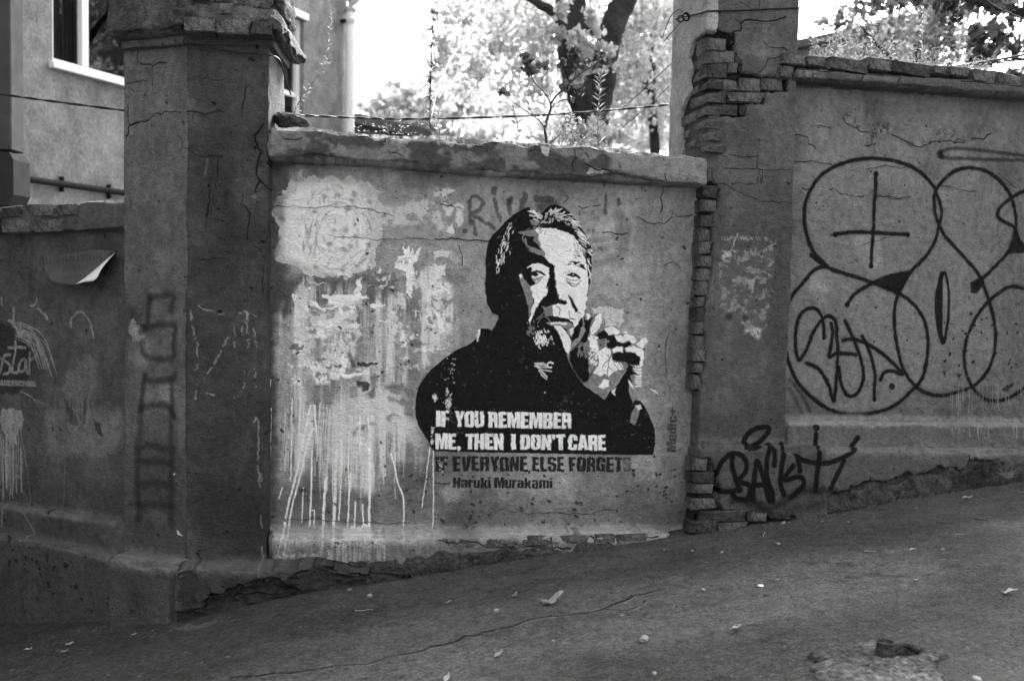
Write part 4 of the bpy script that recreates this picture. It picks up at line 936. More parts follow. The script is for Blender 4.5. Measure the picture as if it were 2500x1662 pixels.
c.stroke([(1415, 1090), (1410, 1150), (1395, 1210)], .012, .15, .6, soft=2); c.stroke([(1350, 1010), (1370, 1030)], .008, .15, .6, soft=2)
c.dots(420, .0015, .007, .018, h=-1.6, a=.85)
c.crop = K['px']; c.w = .10
c.poly([(440, 1372), (700, 1372), (700, 1400), (440, 1405)], .16, .6, warp=3, soft=4)  # plinth top lightened in the colour as if catching sky light
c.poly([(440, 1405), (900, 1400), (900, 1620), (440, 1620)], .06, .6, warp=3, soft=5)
c.crop = K['bl']
c.poly([(1045, 950), (1100, 915), (1130, 950), (1150, 960), (1150, 1120), (1080, 1160), (1040, 1100)], .055, .8, warp=6, d=-.012, h=-.3)
c.poly([(820, 1250), (830, 1210), (920, 1190), (985, 1150), (1060, 1160), (1180, 1140), (1210, 1080), (1350, 1030), (1500, 975), (1600, 970), (1705, 1030), (1705, 1300), (820, 1300)], .05, .8, warp=8, d=-.045, h=-.3)
c.crop = K['bm']
c.poly([(150, 900), (200, 850), (280, 800), (460, 765), (540, 850), (700, 860), (900, 790), (1000, 800), (1160, 790), (1300, 760), (1300, 1100), (150, 1100)], .05, .8, warp=8, d=-.04, h=-.3)
c.poly([(0, 800), (200, 780), (280, 800), (200, 850), (60, 860)], .07, .6, warp=6, d=-.012)
for pts in ([(200, 850), (280, 800), (460, 768), (540, 850), (700, 858), (900, 792), (1150, 790)],): c.crack(pts, .008, val=.02, a=.8, h=-2)
c.crop = K['bl']
for pts in ([(830, 1215), (920, 1190), (985, 1150), (1060, 1160), (1180, 1140), (1210, 1080), (1350, 1030), (1500, 975), (1600, 965), (1700, 1030)], [(1045, 960), (1060, 930), (1130, 910)], [(1350, 1080), (1500, 1060), (1700, 1070)], [(840, 870), (900, 900), (1050, 900)]): c.crack(pts, .008, val=.02, a=.8, h=-2)
c.w = 0
CV_B = c

# ---------------------------------------------------------------- corner pillar, left face
c = Canvas('pillar_side', FA, -.25, .65, -.45, 3.3, base=.118, seed=22)  # paler base than the street face: side light put into the colour
mottled(c, .25, .3, .15)
c.crop = K['px']
for (x, y, rx, ry, v) in ((380, 170, 60, 60, .14), (400, 450, 40, 60, .16), (340, 420, 30, 60, .13), (380, 640, 40, 30, .16), (400, 560, 30, 30, .15), (350, 640, 30, 40, .09), (345, 850, 25, 45, .22), (400, 980, 18, 30, .20), (370, 1250, 60, 80, .06), (330, 700, 20, 30, .09), (380, 1110, 40, 40, .12)):
    c.poly([(x + rx * math.cos(q), y + ry * math.sin(q)) for q in np.linspace(0, 6, 10)], v, .65, soft=9, warp=9)
c.poly([(300, 1080), (460, 1080), (460, 1400), (300, 1400)], .062, .75, soft=22, warp=9)
c.crop = K['ml']
c.poly([(900, 840), (935, 850), (950, 930), (985, 960), (975, 1000), (900, 980), (880, 900)], .28, .8, warp=3); c.poly([(870, 1050), (950, 1070), (950, 1120), (880, 1130)], .2, .7, warp=3, soft=1)
GR, GA = .018, .9
for pts in ([(1020, 700), (1010, 860), (985, 900)], [(1020, 690), (1100, 682), (1180, 680), (1172, 780)], [(975, 890), (1000, 905), (1080, 880), (1190, 885), (1185, 1000), (1180, 1100), (1060, 1110), (980, 1080), (962, 1010), (975, 990)], [(985, 1225), (975, 1300), (958, 1450)], [(990, 1255), (1090, 1260), (1180, 1245), (1190, 1220)],
            [(1170, 1255), (1175, 1400), (1185, 1500)], [(960, 1440), (1060, 1425), (1150, 1440), (1190, 1500)]): c.stroke(pts, .034, GR, .68, soft=10, warp=1.5)
c.poly([(1080, 1290), (1150, 1285), (1155, 1400), (1110, 1400), (1090, 1350)], .3, .5, soft=3, warp=4)
c.crop = K['bl']
for pts in ([(810, 0), (805, 120), (790, 300), (800, 640)], [(985, 0), (990, 300), (985, 660)], [(800, 235), (860, 212), (980, 240)], [(790, 300), (880, 300), (990, 315)], [(795, 432), (890, 428), (1000, 440)], [(800, 548), (900, 552), (1000, 560)]): c.stroke(pts, .038, GR, .6, soft=13, warp=1.5)
for q in ([(1000, 375), (1008, 365), (1012, 372), (1002, 383)], [(1018, 700), (1030, 702), (1035, 715), (1055, 735), (1040, 730), (1022, 722)]): c.poly(q, .6, 1, warp=1)
c.crop = K['tl']
for pts, wd in (([(940, 370), (945, 430), (985, 448), (1045, 455), (1080, 435), (1130, 433)], .006), ([(1045, 455), (1043, 500)], .005), ([(860, 575), (930, 565), (1000, 560)], .004), ([(885, 860), (935, 850), (1020, 825), (1075, 775), (1110, 790), (1150, 770), (1240, 775)], .006), ([(868, 720), (872, 800), (885, 860), (880, 910), (862, 940)], .010), ([(890, 862), (950, 845)], .012),
                ([(1195, 850), (1220, 930), (1250, 1010), (1275, 1020)], .004), ([(870, 600), (920, 640)], .004), ([(1050, 540), (1040, 640)], .002)): c.crack(pts, wd)
c.dots(160, .001, .005, .018, h=-1.6, a=.85)
c.crop = K['px']; c.w = .10
c.poly([(250, 1340), (470, 1372), (470, 1405), (250, 1375)], .18, .6, warp=3, soft=4)  # sky light on this plinth top painted as a paler band
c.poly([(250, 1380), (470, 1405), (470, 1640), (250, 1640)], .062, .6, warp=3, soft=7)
c.w = 0
CV_A = c

# ---------------------------------------------------------------- left wall
c = Canvas('left_wall', FL, .6, 3.2, -.75, 2.3, base=.115, seed=31)
mottled(c, .22, .4, .15)
c.crop = K['px']
c.poly([(-100, 1180), (320, 1180), (320, 1700), (-100, 1700)], .07, .6, soft=18, warp=9)
c.poly([(180, 880), (230, 870), (240, 960), (220, 1000), (160, 1010), (155, 920)], .24, .6, soft=5, warp=9); c.poly([(110, 1010), (180, 1000), (300, 1000), (300, 1080), (260, 1120), (120, 1100)], .26, .7, soft=7, warp=12)
for (x, y, rx, ry, v) in ((30, 650, 16, 70, .06), (115, 720, 20, 30, .07), (80, 780, 40, 50, .14), (150, 1060, 20, 40, .12), (250, 720, 40, 50, .10)):
    c.poly([(x + rx * math.cos(q), y + ry * math.sin(q)) for q in np.linspace(0, 6, 10)], v, .6, soft=6, warp=9)
c.crop = K['ml']
for pts in ([(485, 890), (490, 830), (545, 790), (600, 830), (625, 890), (642, 965)], [(10, 690), (15, 750)], [(255, 700), (240, 740), (205, 745)], [(260, 770), (300, 800), (325, 840)]): c.stroke(pts, .010, .42, .75, soft=3, warp=1.5)
c.stroke([(320, 825), (325, 840)], .014, .5, .8, soft=1)
for k in range(14):
    x = 430 + c.rng.random() * 180; c.stroke([(x, 1350 + c.rng.random() * 60), (x + c.rng.normal() * 10, 1500 + c.rng.random() * 60)], .008, .05, .6, soft=2, warp=1.5, taper=True)
c.poly([(430, 1330), (455, 1400), (520, 1500), (540, 1567), (500, 1560), (450, 1450)], .05, .6, warp=2, soft=1)
c.poly([(640, 1520), (700, 1560), (690, 1568), (640, 1568)], .05, .7, warp=2)
c.poly([(480, 1250), (560, 1220), (590, 1300), (560, 1430), (480, 1420), (450, 1330)], .2, .5, soft=4, warp=4)
# dance school stencil
c.poly([(-260, 900), (-100, 880), (30, 870), (100, 900), (160, 960), (200, 1060), (210, 1180), (180, 1290), (120, 1350), (-260, 1350)], .035, .85, warp=2, soft=2)
for pts in ([(95, 760), (90, 850), (60, 850)], [(100, 990), (105, 1060), (80, 1190), (120, 1200), (130, 1150)], [(55, 1035), (110, 1030), (170, 1035)], [(70, 1080), (30, 1090), (25, 1120), (65, 1150), (60, 1200), (25, 1215)], [(165, 1110), (135, 1130), (130, 1190), (165, 1190), (175, 1120), (185, 1210)], [(200, 1070), (200, 1215)], [(205, 1120), (240, 1090)], [(-60, 1100), (-40, 1200), (0, 1200), (10, 1120), (-40, 1080)]):
    c.stroke(pts, .017, .30, .95, soft=1, warp=1)
word(c, 'DANCESCHOOL', (-25, 1290), (250, 1302), (-25, 1252), .34, .9, warp=.8)
for k in range(26):
    a = c.rng.random(); x0, y0 = 90 + c.rng.random() * 60, 850 + c.rng.random() * 120
    c.stroke([(x0, y0), (x0 + 80 + 90 * a, y0 + 40 + 60 * a), (x0 + 130 + 130 * a, y0 + 160 + 160 * a)], .003 + .004 * c.rng.random(), .32, .7, soft=.8, warp=.8, taper=True)
for k in range(10): c.stroke([(80 + c.rng.random() * 60, 860), (110 + c.rng.random() * 60, 960)], .006, .36, .85, warp=1)
for k in range(6): c.stroke([(140, 1330), (230, 1380), (250 + 40 * k, 1480)], .003, .3, .5, warp=.5)
c.crop = K['bl']
c.poly([(10, 0), (120, 0), (135, 60), (120, 130), (105, 100), (95, 200), (60, 200), (20, 120), (0, 60)], .38, .9, warp=3)
c.drips(5, 125, 60, 530, 34, .40, (.004, .012), (.5, 1.0)); c.drips(0, 60, 540, 670, 6, .42, (.004, .008))
c.stroke([(120, 130), (150, 300), (175, 520)], .004, .3, .7); c.stroke([(0, 280), (70, 370), (160, 520)], .004, .3, .7); c.stroke([(375, 300), (370, 500), (360, 570)], .003, .25, .7)
c.poly([(545, 75), (580, 85), (600, 160), (570, 145), (550, 110)], .05, .85, warp=2)
c.poly([(0, 525), (180, 540), (700, 620), (700, 660), (400, 620), (0, 560)], .20, .6, soft=4, warp=3)  # sky light painted along the upper ledge
c.stroke([(180, 590), (250, 712), (220, 730)], .005, .36, .85); c.stroke([(10, 690), (15, 850), (35, 1000)], .005, .3, .7)
c.poly([(0, 665), (250, 710), (730, 800), (730, 840), (400, 780), (0, 700)], .19, .6, soft=4, warp=3)  # sky light painted along the lower ledge
for pts, wd in (([(110, 410), (240, 405), (245, 370)], .004), ([(600, 500), (610, 560)], .004), ([(160, 960), (180, 1010)], .010)): c.crack(pts, wd)
c.dots(420, .0015, .006, .02, h=-1.6, a=.85); c.dots(30, .006, .014, .03, h=-1.8, a=.8, region=c.P([(0, 680), (600, 1050)]))
CV_L = c

# ---------------------------------------------------------------- right pillar, street face
c = Canvas('right_pillar_front', FP, -.15, 1.0, -.2, 3.5, base=.115, seed=41)
mottled(c, .22, .3, .15)
c.crop = K['px']
c.poly([(1700, 440), (1960, 440), (1930, 700), (1700, 640)], .075, .5, soft=16, warp=9); c.poly([(1850, 240), (1945, 220), (1940, 380), (1860, 380)], .13, .5, soft=5, warp=8)
c.poly([(1800, 280), (1860, 290), (1860, 420), (1790, 420)], .085, .5, soft=7, warp=8)
c.poly([(1850, 560), (1940, 540), (1920, 1050), (1870, 1050), (1880, 700)], .075, .55, soft=9, warp=8)
c.poly([(1700, 1000), (1930, 1000), (1920, 1090), (1700, 1090)], .08, .6, soft=9, warp=8)
c.crop = K['ps']
c.poly([(185, 400), (400, 400), (400, 560), (380, 720), (260, 720), (190, 720), (175, 600)], .145, .5, soft=5, warp=5)
whites(c, [(185, 335), (405, 335), (408, 430), (390, 600), (370, 740), (290, 735), (180, 640)], .30, .08, .035, .03, .85, warp=4)
whites(c, [(190, 400), (250, 395), (220, 440), (190, 430)], .5, -.3, .03, .03); whites(c, [(280, 720), (370, 715), (340, 765)], .42, -.3, .03, .04)
for k in range(18): x = 190 + k * 11; c.stroke([(x, 340), (x + 5, 352)], .004, .42, .7 if c.rng.random() > .3 else 0, warp=1)
c.stroke([(258, 325), (240, 370), (215, 410)], .008, .45, .8, warp=2); c.stroke([(290, 485), (375, 483)], .006, .4, .6, warp=2); c.poly([(300, 520), (325, 515), (318, 560), (300, 550)], .42, .8, warp=3)
for (x, y) in ((215, 668), (280, 672)): c.stroke([(x, y), (x + 8, y + 6)], .03, .045, .85, soft=4, warp=3)
for pts, wd in (([(140, 120), (220, 130), (350, 195), (400, 190), (480, 200)], .003), ([(230, 120), (340, 118), (350, 60), (480, 60)], .002), ([(340, 60), (355, 120)], .003), ([(180, 250), (190, 300)], .003), ([(150, 60), (150, 100), (175, 150)], .006)): c.crack(pts, wd)
c.crop = K['tr']
for pts, wd in (([(1480, 165), (1500, 205), (1560, 215), (1640, 235), (1700, 215), (1725, 145), (1850, 150), (1900, 150), (2010, 120)], .009), ([(1660, 240), (1650, 330), (1690, 400), (1700, 500)], .008), ([(1830, 0), (1830, 50)], .004), ([(1860, 290), (1900, 330), (2016, 350)], .006), ([(2000, 400), (1890, 405), (1860, 470), (1820, 500)], .006), ([(1700, 20), (1770, 60)], .003), ([(1850, 1180), (1845, 1250)], .004), ([(1590, 1155), (1850, 1165)], .003), ([(1640, 1065), (1815, 1070), (1815, 1155)], .003)): c.crack(pts, wd, h=-2.5)
c.poly([(1670, 300), (1860, 290), (2010, 360), (2000, 480), (1880, 520), (1700, 500)], .17, .7, warp=5, soft=2)
# opening where the render has fallen away
c.poly([(1455, 215), (1500, 205), (1600, 225), (1655, 240), (1650, 300), (1665, 360), (1675, 430), (1695, 440), (1700, 500), (1860, 525), (2030, 545), (2030, 620), (1870, 625), (1870, 705), (1740, 712), (1740, 795), (1460, 790), (1440, 500)], .03, 1, warp=2.2, d=-.055, h=-1)
c.crop = K['ps']
c.poly([(85, 110), (150, 110), (178, 150), (172, 200), (150, 250), (145, 330), (150, 400), (148, 470), (140, 520), (128, 590), (118, 640), (105, 700), (118, 760), (120, 840), (105, 910), (100, 980), (60, 990), (65, 850), (75, 650), (85, 400)], .03, 1, warp=2.2, d=-.045, h=-1)
c.poly([(40, 1205), (60, 1250), (130, 1258), (150, 1310), (170, 1400), (165, 1440), (185, 1475), (280, 1480), (400, 1500), (480, 1490), (480, 1600), (30, 1600)], .035, 1, warp=3, d=-.035, h=-1)
# tag sprayed low on the pillar and the wall
def back_tag(c):
    c.crop = K['ps']; B = .007
    for pts in ([(310, 1218), (300, 1190), (330, 1152), (380, 1135), (405, 1145), (380, 1182), (335, 1215), (310, 1220)], [(602, 1165), (595, 1260), (585, 1330), (580, 1395)], [(500, 1225), (515, 1260), (580, 1280), (650, 1275), (733, 1235), (770, 1190), (778, 1180)], [(500, 1228), (515, 1312)], [(700, 1270), (670, 1330), (645, 1385)],
                [(235, 1240), (235, 1300), (265, 1395)], [(165, 1390), (210, 1398), (270, 1390)], [(165, 1330), (190, 1275), (240, 1236), (285, 1262), (292, 1310), (262, 1355), (308, 1375), (295, 1430), (250, 1425), (228, 1400)], [(320, 1430), (326, 1340), (337, 1272), (360, 1330), (378, 1400), (390, 1440)], [(320, 1372), (366, 1370)],
                [(410, 1290), (410, 1228), (395, 1213), (378, 1270), (380, 1350), (400, 1400), (405, 1440)], [(455, 1208), (440, 1290), (434, 1360), (450, 1412)], [(485, 1290), (450, 1348), (510, 1338), (532, 1362), (505, 1400), (478, 1422)]):
        c.stroke(pts, .031, B, .98, soft=3, warp=.6)
    c.stroke([(602, 1136), (603, 1138)], .045, B, .95, soft=3)
    c.stroke([(240, 1430), (330, 1445), (380, 1470), (450, 1440), (520, 1400), (600, 1395), (660, 1400)], .05, B, .75, soft=14, warp=3); c.stroke([(300, 1450), (400, 1490), (560, 1460), (680, 1420)], .06, B, .5, soft=24, warp=3)
c.w = .05
c.poly([(60, 1185), (480, 1190), (700, 1190), (700, 1560), (60, 1560)], .10, .7, soft=4, warp=4); c.poly([(60, 1178), (480, 1186), (700, 1186), (700, 1205), (60, 1200)], .2, .6, soft=3, warp=4)  # second band: sky light on the plinth top, painted in
c.poly([(40, 1205), (60, 1250), (130, 1258), (150, 1310), (170, 1400), (165, 1440), (185, 1475), (280, 1480), (400, 1500), (480, 1490), (480, 1600), (30, 1600)], .035, 1, warp=3)
back_tag(c); c.w = 0
c.dots(240, .001, .005, .018, h=-1.6, a=.85)
CV_P = c

# ---------------------------------------------------------------- right wall
c = Canvas('right_wall', FR, -.15, 2.6, -.1, 3.25, base=.15, seed=51)
mottled(c, .18, .4, .10)
c.crop = K['px']
c.poly([(2100, 240), (2150, 240), (2150, 330), (2120, 340)], .06, .5, soft=10, warp=10); c.poly([(1940, 940), (2700, 960), (2700, 1040), (1920, 1030)], .09, .6, soft=12, warp=8)
c.poly([(2400, 400), (2700, 400), (2700, 900), (2450, 880)], .10, .6, soft=25, warp=10)
for (x, y, rx, ry, v) in ((2090, 270, 22, 25, .19), (2220, 275, 22, 16, .15), (2230, 340, 35, 12, .19), (2290, 320, 16, 18, .19), (2330, 330, 12, 25, .19), (2400, 330, 22, 14, .17), (2440, 350, 8, 10, .2), (2050, 380, 10, 12, .22), (2040, 330, 30, 40, .17), (2290, 270, 20, 25, .17)):
    c.poly([(x + rx * math.cos(q), y + ry * math.sin(q)) for q in np.linspace(0, 6, 10)], v, .6, soft=4, warp=6)
c.crop = K['gr']
c.poly([(190, 300), (340, 140), (560, 105), (770, 175), (860, 300), (850, 530), (700, 690), (530, 740), (285, 650), (180, 430)], .185, .6, soft=8, warp=3)
c.poly([(100, 800), (290, 660), (640, 800), (760, 880), (810, 1060), (760, 1250), (640, 1380), (420, 1420), (230, 1350), (90, 1170)], .20, .6, soft=8, warp=3)
c.poly([(880, 240), (1020, 155), (1180, 215), (1270, 400), (1200, 620), (1080, 720), (1150, 950), (1150, 1130), (1040, 1280), (850, 1310), (690, 1200), (640, 950), (720, 690), (860, 560)], .18, .5, soft=8, warp=3)
S = .0235; B = .006; spray = (1 - .22 * sstep(.25, .6, c.fb(.05, .05, 4, .7))).astype(np.float32)
for pts in ([(290, 655), (215, 570), (175, 430), (190, 300), (250, 200), (340, 140), (450, 108), (560, 103), (680, 125), (770, 170), (840, 240), (862, 290), (885, 370), (870, 450), (850, 530), (800, 610), (730, 680), (685, 760), (655, 815), (640, 900), (645, 1010), (665, 1120), (700, 1210), (750, 1280), (810, 1315), (880, 1327), (960, 1310), (1045, 1280), (1110, 1220), (1150, 1130), (1165, 1030), (1155, 930), (1130, 830), (1100, 750), (1060, 680), (980, 590), (910, 510), (870, 440), (850, 380), (850, 290), (880, 230), (940, 175), (1020, 150), (1110, 165), (1180, 210), (1230, 270), (1260, 350), (1270, 430), (1262, 490), (1230, 580), (1180, 640), (1110, 710), (1060, 760)],
            [(210, 600), (270, 650), (330, 680), (430, 710), (530, 745), (620, 780), (690, 815), (760, 880), (800, 960), (815, 1060), (805, 1160), (780, 1240), (720, 1310), (640, 1380), (540, 1415), (420, 1425), (320, 1405), (230, 1350), (150, 1270), (100, 1170), (75, 1050), (75, 930), (100, 830), (170, 740), (230, 675), (290, 660)],
            [(395, 855), (440, 800), (530, 745), (620, 708), (720, 690)], [(545, 185), (540, 300), (533, 450), (520, 655)], [(330, 494), (430, 482), (540, 485), (710, 495)],
            [(1305, 775), (1250, 762), (1190, 790), (1120, 850), (1060, 930), (1015, 1030), (1000, 1130), (1015, 1220), (1050, 1290), (1110, 1342), (1190, 1352), (1270, 1320), (1330, 1270)], [(1400, 230), (1320, 265), (1240, 310), (1185, 360), (1175, 400), (1205, 430), (1260, 460), (1290, 530), (1330, 590)],
            [(275, 1030), (270, 940), (240, 885), (200, 875), (155, 910), (132, 980), (130, 1080), (150, 1142), (185, 1090), (220, 1000), (260, 940), (300, 915), (335, 950), (345, 1050), (345, 1180), (328, 1350), (300, 1270), (250, 1190), (190, 1160)], [(310, 955), (322, 1010), (302, 1125), (340, 1108), (440, 1115)],
            [(385, 940), (440, 1060), (470, 1150), (482, 1240), (450, 1315), (400, 1325), (365, 1260), (355, 1180)], [(375, 1042), (430, 1035), (520, 1070), (600, 1130), (685, 1212), (640, 1202), (590, 1205), (570, 1245)], [(475, 1020), (510, 1090), (538, 1200), (540, 1345)]):
    c.stroke(pts, S * 1.2, .03, .38, soft=13, warp=1); c.stroke(pts, S, B, .97, soft=2.5, warp=.9, tex=spray)
for (x, y, r) in ((545, 180, .032), (332, 494, .032), (710, 495, .03), (520, 655, .03), (628, 1278, .04), (395, 855, .03), (330, 1350, .03), (540, 1345, .03)): c.stroke([(x, y), (x + 2, y + 2)], r, B, .95, soft=3)
for q in ([(550, 745), (620, 712), (720, 690), (695, 740), (655, 805), (600, 772)], [(1268, 465), (1300, 535), (1320, 590), (1225, 595), (1255, 530)], [(1035, 740), (1110, 700), (1100, 760), (1070, 800), (1035, 795)]): c.poly(q, B, .97, warp=.6, soft=1)
for pts, r in (([(885, 700), (862, 800), (862, 900), (875, 1000), (893, 1050)], .034), ([(885, 700), (905, 700), (922, 800), (918, 930), (900, 1040), (890, 1050)], .020), ([(878, 720), (880, 1000)], .03)): c.stroke(pts, r, B, .97, soft=3, warp=.5)
for pts, a in (([(1400, 95), (1320, 88), (1100, 60), (960, 50), (895, 62), (878, 85), (900, 98), (1000, 103), (1320, 112), (1400, 115)], .75), ([(100, 1240), (160, 1320), (205, 1405)], .6), ([(95, 1290), (130, 1350), (165, 1420)], .5)): c.stroke(pts, .022, B, a, soft=6, warp=.8)
c.stroke([(878, 75), (882, 88)], .045, B, .85, soft=5)
c.crop = K['rr']
for q in ([(780, 780), (840, 790), (900, 870), (960, 900), (900, 905), (830, 880)], [(1100, 920), (1260, 990), (1400, 960), (1620, 960), (1630, 985), (1400, 995), (1240, 1010)], [(990, 830), (1090, 850), (1110, 920), (1010, 930), (950, 1050), (930, 1000)], [(1360, 860), (1420, 900), (1540, 880), (1560, 940), (1500, 940), (1400, 930)]):
    whites(c, q, .06, -.05, .02, .02, .8, warp=5, soft=2, h=-1.2); whites(c, q, .26, .1, .02, .02, .7, warp=6, soft=2, h=.6)
for pts, wd in (([(780, 800), (800, 850), (870, 880), (950, 910)], .006), ([(1110, 930), (1200, 970), (1260, 1000), (1400, 970), (1500, 965), (1610, 980)], .005), ([(440, 930), (530, 940), (540, 990), (590, 1025)], .003), ([(440, 1110), (520, 1110), (620, 1120), (700, 1130)], .003), ([(700, 1290), (780, 1330), (860, 1350), (920, 1345)], .004), ([(1010, 1350), (1090, 1345), (1170, 1365), (1240, 1350)], .004),
                ([(1660, 950), (1740, 960), (1790, 920)], .005), ([(920, 1000), (1000, 980), (1000, 1050)], .004), ([(940, 1165), (1010, 1145), (1200, 1150)], .003), ([(560, 870), (700, 885)], .003), ([(1430, 1260), (1560, 1300), (1680, 1310)], .003), ([(490, 1290), (560, 1300)], .006), ([(1840, 1190), (1900, 1240), (1960, 1290)], .004)): c.crack(pts, wd, h=-2.4)
c.crop = K['gr']
for pts, wd in (([(1180, 440), (1185, 560), (1195, 620), (1230, 650), (1260, 700), (1255, 800), (1290, 870)], .003), ([(590, 300), (700, 310), (720, 305)], .003), ([(450, 560), (560, 530), (640, 500)], .002), ([(950, 1280), (1000, 1290)], .004)): c.crack(pts, wd)
for q in ([(300, 255), (325, 262), (310, 268)], [(890, 1195), (905, 1200), (895, 1225)], [(955, 1215), (985, 1215), (970, 1235)], [(1200, 1290), (1260, 1260), (1245, 1290), (1215, 1310)]): c.poly(q, .03, .9, warp=3, h=-1.5)
c.drips(930, 1310, 1250, 1440, 30, .26, (.003, .008), a=.6)
c.dots(420, .001, .005, .018, h=-1.6, a=.85); c.dots(30, .004, .008, .02, h=-2, region=c.P([(900, 900), (1300, 1200)]))
c.w = .08
c.poly([(50, 1448), (400, 1435), (1400, 1450), (1400, 1485), (50, 1482)], .24, .7, soft=3, warp=4); c.poly([(50, 1485), (1400, 1488), (1400, 1600), (50, 1600)], .09, .6, soft=4, warp=4)  # first band paints sky light onto the ledge top
c.drips(930, 1330, 1455, 1560, 22, .3, (.003, .009), a=.7)
c.crop = K['px']; c.w = .13
c.poly([(1900, 1080), (2700, 1085), (2700, 1110), (1900, 1100)], .15, .5, soft=4, warp=5); c.poly([(1900, 1110), (2700, 1110), (2700, 1330), (1900, 1330)], .07, .7, soft=7, warp=5)  # paler strip stands in for sky light on the plinth top
back_tag(c)
c.crop = K['br']
c.poly([(690, 300), (800, 280), (850, 250), (950, 210), (1080, 220), (1200, 155), (1320, 160), (1450, 110), (1600, 140), (1640, 90), (1700, 60), (1850, 90), (1880, 140), (2009, 140), (2300, 100), (2300, 500), (690, 500)], .055, .8, warp=8, d=-.04, h=-.4)
for pts in ([(700, 290), (800, 280), (850, 250), (950, 210), (1080, 220), (1200, 155), (1320, 160), (1440, 115)], [(1440, 110), (1510, 150), (1600, 130), (1645, 80), (1640, 20)], [(1000, 250), (1150, 240), (1240, 240)], [(850, 320), (1000, 290), (1130, 320)], [(1400, 180), (1500, 210), (1700, 190)]): c.crack(pts, .008, val=.02, a=.8, h=-2)
c.w = 0
CV_R = c
c.crop = K['rr']; c.w = .15
c.poly([(440, 350), (2600, 560), (2600, 690), (440, 560)], .075, .85, soft=1, warp=3)
whites(c, [(470, 465), (650, 470), (640, 550), (470, 530)], .17, -.2, .04, .03); c.poly([(920, 495), (1170, 515), (1150, 590), (900, 560)], .12, .8, warp=3)
for pts, wd in (([(470, 470), (600, 480), (800, 495), (930, 500), (900, 560), (870, 572)], .010), ([(1160, 520), (1170, 545), (1150, 570)], .008), ([(1380, 500), (1500, 530), (1700, 570), (2010, 585)], .008), ([(1650, 480), (1680, 520), (1720, 560)], .006)): c.crack(pts, wd, h=-2.5)
c.w = 0
for cv, n_ in ((CV_A, 14), (CV_B, 22), (CV_L, 26), (CV_P, 22), (CV_R, 26), (CV_C, 22)):
    for _ in range(n_):
        cx_, cy_ = cv.rng.random() * cv.W, cv.rng.random() * cv.H; r_ = (.03 + .09 * cv.rng.random() ** 2) / cv.res; el = .6 + cv.rng.random()
        sm = cv.polymask([(cx_ + r_ * math.cos(t) * (.6 + .6 * cv.rng.random()), cy_ + r_ * el * math.sin(t) * (.6 + .6 * cv.rng.random())) for t in np.linspace(0, 5.7, 9)], 7, conv=False, aa=False)
        if sm is None: continue
        m_ = cv.soften(sm[1], 3 + 6 * cv.rng.random()); lit_ = (cv.col[sm[0]] > .03) & (cv.col[sm[0]] < .30)
        cv.col[sm[0]] *= 1 + (.45 if cv.rng.random() < .5 else -.38) * m_ * (.4 + .6 * cv.rng.random()) * lit_
for cv, k_ in ((CV_A, .98), (CV_B, .66), (CV_C, 1.30), (CV_L, .74), (CV_P, .76), (CV_R, 1.0)):  # corner pillar's left face stays paler than its street face: painted light
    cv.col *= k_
    cv.dsp = cv.soften(cv.dsp * (1 + .9 * cv.fb(.05, .035, 3, .7)), 1)
# ================================================================== LARGE STRUCTURE
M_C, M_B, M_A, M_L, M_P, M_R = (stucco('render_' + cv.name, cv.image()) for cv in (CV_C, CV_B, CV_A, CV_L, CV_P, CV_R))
M_brick = stucco('old_brick', None, .052, .6, 1.3, 120)
M_brick_pale = stucco('worn_brick', None, .10, .6, 1.4, 120)
M_mortar = stucco('mortar', None, .05, .5, 1.3, 90)
M_cap = stucco('cap_render', None, .085, .5, 1.6, 120)
M_back = stucco('wall_top', None, .14, .35, 1.2, 120)

# ---- street sheet: fine near the walls, coarse beyond
def street():
    xs = np.concatenate([np.linspace(-30, -4.2, 14), np.arange(-4.0, 4.4, .022), np.linspace(4.5, 30, 14)])
    ys = np.concatenate([np.linspace(-30, 2.4, 12), np.arange(2.6, 6.6, .022)])
    X, Y = np.meshgrid(xs, ys, indexing='ij'); x, y = X.ravel(), Y.ravel()
    P = np.stack([x, y, 0 * x], -1)
    z = gz(x, y) + .012 * fbm3(P, .9, 2, 3) + .006 * fbm3(P, 4, 2, 4) + .003 * fbm3(P, 26, 2, 5)
    i = np.arange(len(x)).reshape(X.shape)
    F = np.stack([i[:-1, :-1], i[1:, :-1], i[1:, 1:], i[:-1, 1:]], -1).reshape(-1, 4)
    return mk('street', np.stack([x, y, z], -1), F)
class GFrame:
    """the street surface seen in plan"""
    def px(s, x, y, w=0): p = ground_px(x, y); return p[0], p[1]
g = Canvas('street', GFrame(), -3.8, 4.4, 2.9, 6.3, res=.006, base=.050, seed=61)
X_, Y_ = np.meshgrid(np.linspace(g.u0, g.u1, g.W), np.linspace(g.v0, g.v1, g.H))
def gstreak(cu, cv_, ang, octv=4):
    n = np.zeros((g.H, g.W), np.float32); a = 1.0; t = 0
    ca, sa = math.cos(ang), math.sin(ang)
    for k in range(octv):
        gn = gridnoise((1200, 1200), 8, 8, g.rng)
        uu = ((X_ * ca + Y_ * sa) / cu * 8) % 1199; vv = ((-X_ * sa + Y_ * ca) / cv_ * 8) % 1199
        n += a * gn[vv.astype(int), uu.astype(int)]; t += a; a *= .6; cu /= 2; cv_ /= 2
    return n / t

